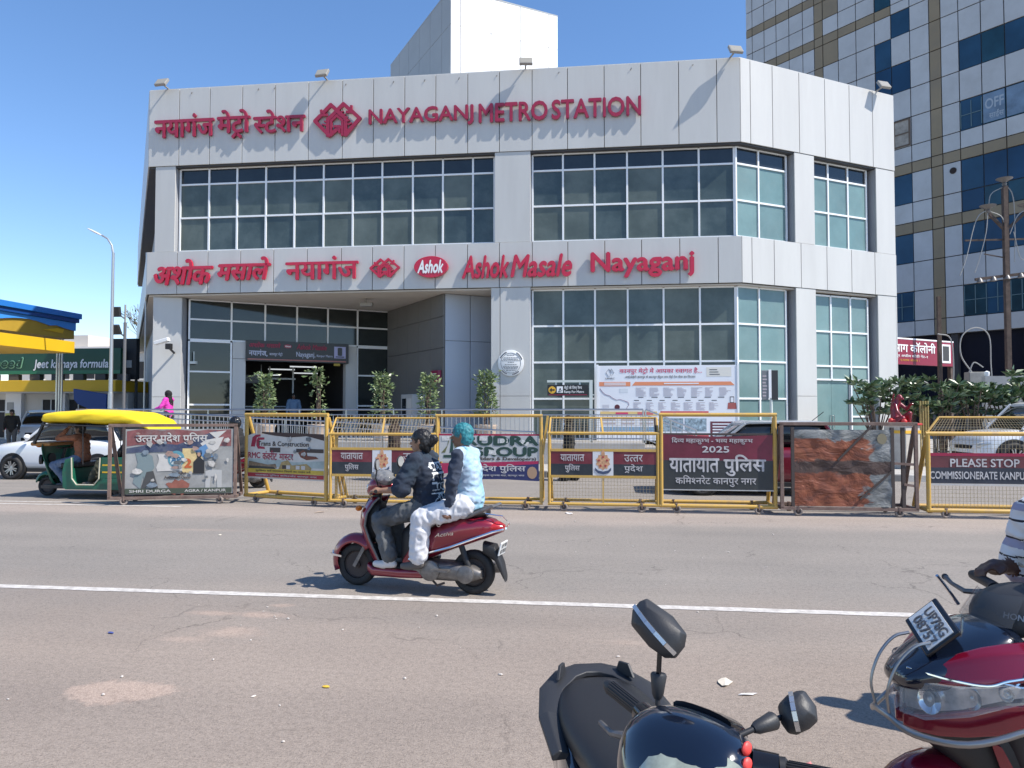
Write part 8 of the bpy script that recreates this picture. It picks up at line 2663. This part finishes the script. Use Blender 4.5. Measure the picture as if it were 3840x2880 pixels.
# front apron: navy centre, maroon flanks, black lower beak
hull([(0.38, 0.68, 0.99, 0.16, 3), (0.48, 0.72, 0.975, 0.175, 3), (0.60, 0.74, 0.93, 0.165, 3), (0.72, 0.74, 0.865, 0.13, 2.6), (0.82, 0.745, 0.80, 0.07, 2.2)], 24, 3).build('centre_panel', M_dkb, S3, smooth=True, sub=1)
for k in (-1, 1):
    MB().loft([[V(p) for p in r_] for r_ in (
        [(0.30, 0.27 * k, 0.80), (0.30, 0.285 * k, 0.72), (0.32, 0.22 * k, 0.70), (0.32, 0.20 * k, 0.82)],
        [(0.44, 0.225 * k, 0.875), (0.44, 0.262 * k, 0.80), (0.44, 0.20 * k, 0.76), (0.44, 0.17 * k, 0.90)],
        [(0.60, 0.185 * k, 0.865), (0.60, 0.222 * k, 0.775), (0.60, 0.16 * k, 0.74), (0.60, 0.14 * k, 0.88)],
        [(0.76, 0.115 * k, 0.805), (0.76, 0.15 * k, 0.745), (0.74, 0.10 * k, 0.72), (0.74, 0.09 * k, 0.82)],
        [(0.85, 0.05 * k, 0.765), (0.85, 0.07 * k, 0.74), (0.83, 0.03 * k, 0.72), (0.83, 0.03 * k, 0.77)])]).build('upper_flank', M_red3, S3, bevel=0.006, sub=1)
    # headlight: lens over two chrome bowls
    MB().loft([[V(p) for p in r_] for r_ in (
        [(0.40, 0.265 * k, 0.765), (0.40, 0.268 * k, 0.745), (0.40, 0.22 * k, 0.74), (0.40, 0.22 * k, 0.77)],
        [(0.54, 0.248 * k, 0.775), (0.54, 0.252 * k, 0.715), (0.54, 0.17 * k, 0.71), (0.54, 0.17 * k, 0.78)],
        [(0.70, 0.188 * k, 0.752), (0.70, 0.195 * k, 0.66), (0.68, 0.11 * k, 0.66), (0.68, 0.11 * k, 0.76)],
        [(0.83, 0.105 * k, 0.745), (0.835, 0.11 * k, 0.625), (0.80, 0.04 * k, 0.63), (0.80, 0.04 * k, 0.75)],
        [(0.875, 0.012 * k, 0.75), (0.88, 0.012 * k, 0.62), (0.84, 0.004 * k, 0.63), (0.84, 0.004 * k, 0.75)])]).build('headlight', mat('headlight lens', (0.55, 0.57, 0.58), 0.03, alpha=0.24, spec=0.8), S3, bevel=0.006)
    MB().loft([[V(p) for p in r_] for r_ in (
        [(0.42, 0.235 * k, 0.765), (0.42, 0.238 * k, 0.748), (0.42, 0.20 * k, 0.748), (0.42, 0.20 * k, 0.765)],
        [(0.54, 0.212 * k, 0.77), (0.54, 0.216 * k, 0.722), (0.54, 0.15 * k, 0.722), (0.54, 0.15 * k, 0.77)],
        [(0.70, 0.150 * k, 0.745), (0.70, 0.156 * k, 0.67), (0.68, 0.09 * k, 0.67), (0.68, 0.09 * k, 0.745)],
        [(0.80, 0.08 * k, 0.738), (0.80, 0.085 * k, 0.64), (0.77, 0.03 * k, 0.64), (0.77, 0.03 * k, 0.738)],
        [(0.845, 0.008 * k, 0.74), (0.845, 0.008 * k, 0.635), (0.82, 0.003 * k, 0.64), (0.82, 0.003 * k, 0.74)])]).build('lamp_housing', M_lamph, S3, bevel=0.004)
    for x, y, z, r_ in ((0.80, 0.095, 0.685, 0.045), (0.665, 0.165, 0.712, 0.036), (0.55, 0.215, 0.742, 0.024)):
        MB().lathe([(0.006, -0.03), (r_ * 0.7, -0.015), (r_, 0.012), (r_ * 0.96, 0.012), (r_ * 0.6, -0.01), (0.004, -0.022)], (x, y * k, z), (0.75, 0.62 * k, 0), 18).build('reflector', M_chrome, S3, smooth=True)
        MB().ell((x - 0.004, (y - 0.003) * k, z), 0.011, 10, 6).build('bulb', M_clear, S3, smooth=True)
    MB().prism([(0, 0), (0.10, -0.055), (0.13, -0.05), (0.05, 0.012)], (0.62, 0.17 * k, 0.765), (0.9, -0.42 * k, 0), (0, 0, 1), 0.01).build('light_divider', M_chrome, S3)
    MB().loft([[V(p) for p in r_] for r_ in (
        [(0.38, 0.255 * k, 0.73), (0.38, 0.25 * k, 0.66), (0.38, 0.19 * k, 0.66), (0.38, 0.19 * k, 0.73)],
        [(0.58, 0.225 * k, 0.715), (0.58, 0.22 * k, 0.61), (0.58, 0.15 * k, 0.61), (0.58, 0.15 * k, 0.71)],
        [(0.80, 0.12 * k, 0.64), (0.80, 0.11 * k, 0.575), (0.78, 0.03 * k, 0.575), (0.78, 0.03 * k, 0.64)],
        [(0.87, 0.02 * k, 0.62), (0.87, 0.02 * k, 0.585), (0.84, 0.0, 0.585), (0.84, 0.0, 0.62)])]).build('lower_flank', M_red3, S3, bevel=0.006, sub=1)
    # leg shield wing and dark gap
    MB().loft([[V(p) for p in r_] for r_ in (
        [(0.56, 0.20 * k, 0.58), (0.58, 0.16 * k, 0.585), (0.54, 0.14 * k, 0.58)],
        [(0.46, 0.215 * k, 0.42), (0.50, 0.17 * k, 0.40), (0.46, 0.14 * k, 0.42)],
        [(0.40, 0.19 * k, 0.25), (0.44, 0.15 * k, 0.24), (0.40, 0.12 * k, 0.25)])]).build('leg_shield_wing', M_red3, S3, bevel=0.005)
    MB().tube([(0.355, 0.265 * k, 0.66), (0.36, 0.245 * k, 0.55), (0.32, 0.225 * k, 0.40), (0.30, 0.2 * k, 0.26)], 0.010, 8).build('shield_edge', M_alu, S3, smooth=True)
    MB().tube(cr([(0.40, 0.252 * k, 0.815), (0.56, 0.235 * k, 0.79), (0.64, 0.212 * k, 0.768), (0.76, 0.155 * k, 0.772), (0.86, 0.04 * k, 0.775)]), 0.0045, 6).build('chrome_line', M_chrome, S3, smooth=True)
hull([(0.34, 0.25, 0.66, 0.15), (0.50, 0.36, 0.66, 0.15), (0.62, 0.47, 0.65, 0.12), (0.74, 0.54, 0.62, 0.07)], 20, 3).build('lower_beak', M_blkp, S3, smooth=True)
rings = []
for i in range(13):
    a = R(-5 + 150 * i / 12)
    c = V((0.64 + 0.262 * math.cos(a), 0, 0.205 + 0.262 * math.sin(a) + 0.02))
    hw = 0.055 + 0.055 * math.sin(min(1, (i + 2) / 10) * math.pi / 2)
    dn = V((math.cos(a), 0, math.sin(a)))
    rings.append([c + V((0, hw * math.cos(t), 0)) + dn * (0.03 * math.sin(t)) - dn * (0.075 * abs(math.cos(t)) ** 3) for t in [math.pi * j / 8 for j in range(9)]])
MB().loft(rings, cap=False, loop=False).build('front_fender', M_red3, S3, smooth=True).modifiers.new('s', 'SOLIDIFY').thickness = 0.008
MB().tube(cr([(0.20, 0.275, 0.80), (0.34, 0.295, 0.72), (0.52, 0.285, 0.655), (0.74, 0.225, 0.60), (0.90, 0.12, 0.595), (0.955, 0.04, 0.62), (0.955, -0.04, 0.62), (0.90, -0.12, 0.595), (0.74, -0.225, 0.60), (0.52, -0.285, 0.655), (0.34, -0.295, 0.72), (0.20, -0.275, 0.80)]), 0.010, 10).build('crash_guard', M_guard, S3, smooth=True)
for k in (-1, 1):
    MB().tube(cr([(0.95, 0.04 * k, 0.62), (0.965, 0.05 * k, 0.70), (0.92, 0.055 * k, 0.79), (0.84, 0.06 * k, 0.85), (0.76, 0.06 * k, 0.865)]), 0.006, 8).build('guard_hoop', M_guard, S3, smooth=True)
# number plate in its black frame, lying on the apron
pl3 = part_empty('number_plate', S3, Matrix.Translation((0.655, -0.005, 0.945)) @ Matrix.Rotation(R(90), 4, 'Z') @ Matrix.Rotation(R(-42), 4, 'X') @ Matrix.Rotation(R(22), 4, 'Y'))
MB().box(-0.112, 0.112, -0.006, 0.010, -0.07, 0.07).build('frame', M_blkg, pl3, bevel=0.006)
MB().box(-0.10, 0.10, -0.009, -0.006, -0.052, 0.052).build('plate', M_plate, pl3)
lettering('lettering', 'UP78G', M_ink, pl3, -0.075, 0.09, 0.006, 0.042, -0.0095, 0.001, 0.03)
lettering('lettering', '08757', M_ink, pl3, -0.075, 0.09, -0.042, -0.006, -0.0095, 0.001, 0.03)
# visor, handlebar cover, grips
MB().loft([[(0.52 - 0.06 * abs(u) ** 2, 0.13 * u, 0.97) for u in [-1 + j / 5 for j in range(11)]], [(0.455 - 0.06 * abs(u) ** 2, 0.11 * u, 1.07) for u in [-1 + j / 5 for j in range(11)]]], cap=False, loop=False).build('visor', mat('smoked visor', (0.10, 0.10, 0.10), 0.05, alpha=0.45), S3, smooth=True)
MB().tube([(0.47, -0.12, 0.99), (0.52, -0.125, 1.06), (0.56, -0.11, 1.10)], 0.006, 6).build('visor_stay', M_chrome, S3, smooth=True)
hull([(0.18, 0.98, 1.06, 0.06), (0.25, 0.955, 1.09, 0.13), (0.33, 0.93, 1.085, 0.165), (0.41, 0.91, 1.05, 0.15), (0.46, 0.915, 1.0, 0.09)], 24, 2.5).build('handlebar_cover', M_matb, S3, smooth=True, sub=1)
hb3 = part_empty('maker_badge', S3, Matrix.Translation((0.40, 0.125, 0.985)) @ Matrix.Rotation(R(115), 4, 'Z') @ Matrix.Rotation(R(-20), 4, 'X'))
lettering('lettering', 'HONDA', mat('grey badge lettering', (0.35, 0.35, 0.36), 0.4), hb3, -0.06, 0.05, 0.0, 0.02, -0.03, 0.002, 0.02)
bd3 = part_empty('side_badge', S3, Matrix.Translation((0.56, 0.208, 0.825)) @ Matrix.Rotation(R(164), 4, 'Z') @ Matrix.Rotation(R(-16), 4, 'X') @ Matrix.Rotation(R(12), 4, 'Y'))
lettering('lettering', 'ZDX', M_chrome, bd3, 0.0, 0.12, -0.006, 0.02, -0.004, 0.002, 0.03, 0.5)
for k in (-1, 1):
    MB().tube([(0.30, 0.15 * k, 1.035), (0.28, 0.19 * k, 1.04), (0.255, 0.33 * k, 1.05), (0.25, 0.345 * k, 1.05)], [0.026, 0.019, 0.019, 0.014], 14).build('grip', M_blkp, S3, smooth=True)
    MB().tube([(0.33, 0.16 * k, 1.02), (0.38, 0.21 * k, 1.015), (0.37, 0.30 * k, 1.025), (0.35, 0.365 * k, 1.035)], [0.012, 0.010, 0.008, 0.010], 8).build('brake_lever', M_alu, S3, smooth=True)
    MB().ell((0.35, 0.366 * k, 1.035), 0.013, 10, 6).build('lever_ball', M_blkp, S3, smooth=True)
    MB().box(0.28, 0.35, (0.135 if k > 0 else -0.19), (0.19 if k > 0 else -0.135), 0.985, 1.03).build('lever_bracket', M_blkp, S3, bevel=0.01)
# the nose is short and sits high
FRONT3 = ('upper_flank', 'headlight', 'lamp_housing', 'lower_flank', 'reflector', 'bulb', 'light_divider', 'chrome_line', 'crash_guard', 'guard_hoop', 'lower_beak', 'leg_shield_wing')
for o in S3.children:
    if o.type == 'MESH' and o.name.split('.')[0] in FRONT3:
        for v in o.data.vertices:
            if v.co.x > 0.55:
                v.co.x = 0.55 + (v.co.x - 0.55) * 0.74
            v.co.z += 0.045 * min(1, max(0, (v.co.z - 0.45) / 0.2)) * min(1, max(0, (v.co.x - 0.25) / 0.2))
# cloth bag on the floor
B_ = Body()
M_bagc = mat('grey white cloth bag', (0.55, 0.55, 0.54), 0.9)
B_.blob((0.12, 0.13, 0.33), (0.09, 0.07, 0.10), M_bagc)
B_.blob((0.10, 0.13, 0.42), (0.07, 0.05, 0.05), M_bagc)
bag = B_.finish('cloth_bag', None, 0.012, [(M_bagc, 0.014, (18, 18, 10))], None, 1)
bag.matrix_basis = S3.matrix_basis.copy()
bag.location = S3.location
bag.rotation_euler = S3.rotation_euler
bag.scale = S3.scale
tag(bag, 'crumpled pale cloth bag on the floor of the maroon scooter', 'bag')
M_stripe = mat('white striped shirt', (0.66, 0.66, 0.68), 0.85, var=0.05, scale=6)
M_stripe2 = mat('dark shirt stripe', (0.02, 0.02, 0.03), 0.85)
M_lav = mat('lavender shirt stripe', (0.30, 0.30, 0.42), 0.85)
SKIN3 = mat('dark brown skin', (0.085, 0.036, 0.024), 0.45, var=0.12, scale=25)


def stripes(fc, fi, B):
    k = B.mats.index(M_stripe)
    a, b = B.mi(M_stripe2), B.mi(M_lav)
    z = fc[:, 2]
    sh_ = fi == k
    fi[sh_ & (np.mod(z - 0.005, 0.075) < 0.007)] = a
    fi[sh_ & (np.mod(z + 0.03, 0.15) < 0.03)] = b
    return fi


J4 = dict(pelvis=(-0.12, 0, 0.86), chest=(0.0, 0, 1.15), neck=(0.10, 0, 1.36), head=(0.14, 0, 1.48), face=(1, -0.1, 0),
          sh_l=(0.085, 0.20, 1.30), el_l=(0.04, 0.31, 1.08), wr_l=(0.155, 0.285, 1.085), hand_l=((0.95, 0.0, 0.0), (0.05, -0.95, 0.2), (0.2, 0, -1)),
          sh_r=(0.085, -0.20, 1.30), el_r=(0.03, -0.32, 1.08), wr_r=(0.155, -0.275, 1.09), hand_r=((0.95, 0.0, 0.0), (0.05, 0.95, 0.2), (0.2, 0, -1)),
          hp_l=(-0.12, 0.10, 0.84), kn_l=(0.26, 0.16, 0.72), an_l=(0.20, 0.15, 0.32), to_l=(0.36, 0.16, 0.27),
          hp_r=(-0.12, -0.10, 0.84), kn_r=(0.26, -0.16, 0.72), an_r=(0.20, -0.15, 0.32), to_r=(0.36, -0.16, 0.27))
r4 = figure('person', 'rider in white striped shirt holding the maroon scooter grip at the right edge', tuple(S3.location), R(192), J4,
            dict(skin=SKIN3, top=M_stripe, bottom=M_greytr, shoe=mat('beige shoe', (0.42, 0.36, 0.30), 0.7), sleeve='half', sleeve_end=0.92, loose_top=0.02, loose_bottom=0.015), 0.0085, 1.05, paint=stripes)
MB().torus((0.10, -0.288, 1.084), (0.95, 0.2, 0.1), 0.030, 0.006, 20, 8, 1.8).build('watch_strap', M_blkp, r4, smooth=True)
MB().lathe([(0.0, 0.0), (0.021, 0.0), (0.022, 0.008), (0.018, 0.011), (0, 0.011)], (0.10, -0.262, 1.105), (-0.1, 0.75, 0.65), 20).build('watch', mat('watch dial', (0.55, 0.50, 0.42), 0.3, metal=0.5), r4, smooth=True)

# ================================================================= LITTER ON THE ROAD
def scrap(label, x, y, s, m, seed, name='paper_scrap', cat='litter', asp=0.5):
    rnd = random.Random(seed)
    n = 9
    va = []
    for i in range(n):
        a = 2 * math.pi * i / n
        va.append((s * rnd.uniform(0.6, 1.1) * math.cos(a), s * asp * rnd.uniform(0.6, 1.1) * math.sin(a), 0.004 + rnd.uniform(0, 0.02) * s * 6))
    va.append((0, 0, 0.012))
    o = MB().add(va, [(i, (i + 1) % n, n) for i in range(n)]).build(name, m)
    o.location = (x, y, 0.002)
    o.rotation_euler = (0, 0, rnd.uniform(0, 6))
    o.modifiers.new('s', 'SOLIDIFY').thickness = 0.002
    return tag(o, label, cat, 'litter on the road')


M_pap = mat('cream paper', (0.62, 0.56, 0.46), 0.8, var=0.15, scale=15)
scrap('large cream paper scrap beyond the foreground mirror', 0.78, 5.12, 0.095, M_pap, 1)
scrap('narrow white paper strip beside the large paper scrap', 0.89, 4.92, 0.06, mat('white paper', (0.7, 0.68, 0.66), 0.8), 2, asp=0.3)
scrap('yellow wrapper on the near road', -1.80, 4.72, 0.035, mat('yellow wrapper', (0.7, 0.45, 0.05), 0.5), 3)
scrap('tiny pink and white wrapper near the bottom of the frame', 1.02, 4.0, 0.03, mat('pink wrapper', (0.6, 0.2, 0.2), 0.6), 4)
scrap('white and black scrap below the right police strip barricade', -0.62, 13.0, 0.13, mat('white paper', (0.7, 0.68, 0.66), 0.8), 5, asp=0.35)
scrap('small blue scrap left of the dust hollows', -3.95, 5.63, 0.04, mat('blue wrapper', (0.06, 0.08, 0.25), 0.6), 6)
scrap('pale scrap on the road left of the scooter', -5.47, 10.16, 0.06, M_pap, 7, asp=0.4)
scrap('torn flat cardboard strip beside the left police barricade', -4.95, 12.6, 0.14, mat('dull cardboard', (0.36, 0.27, 0.2), 0.8), 8, asp=0.22)
M_peb = mat('pale stone chip', (0.55, 0.50, 0.45), 0.9, var=0.2, scale=60)
rnd = random.Random(5)
pm = None
for i in range(46):
    x, y = rnd.uniform(-4.2, 2.4), rnd.uniform(3.6, 12.5)
    if i < 14:
        x, y = -3.1 + rnd.gauss(0, 0.45), rnd.choice((4.5, 6.2, 5.7)) + rnd.gauss(0, 0.25)
    s = rnd.uniform(0.006, 0.015)
    if pm is None:
        o = MB().ell((0, 0, 0.3), (1, 0.7, 0.5), 6, 4).build('stone_chip', M_peb)
        pm = o.data
    else:
        o = bpy.data.objects.new('stone_chip', pm)
        C.objects.link(o)
    o.location = (x, y, 0.002)
    o.scale = (s * rnd.uniform(0.8, 1.5), s, s)
    o.rotation_euler = (0, 0, rnd.uniform(0, 6))
    tag(o, 'tiny pale stone chip lying loose on the near road', 'stone', 'stone chips on the road')
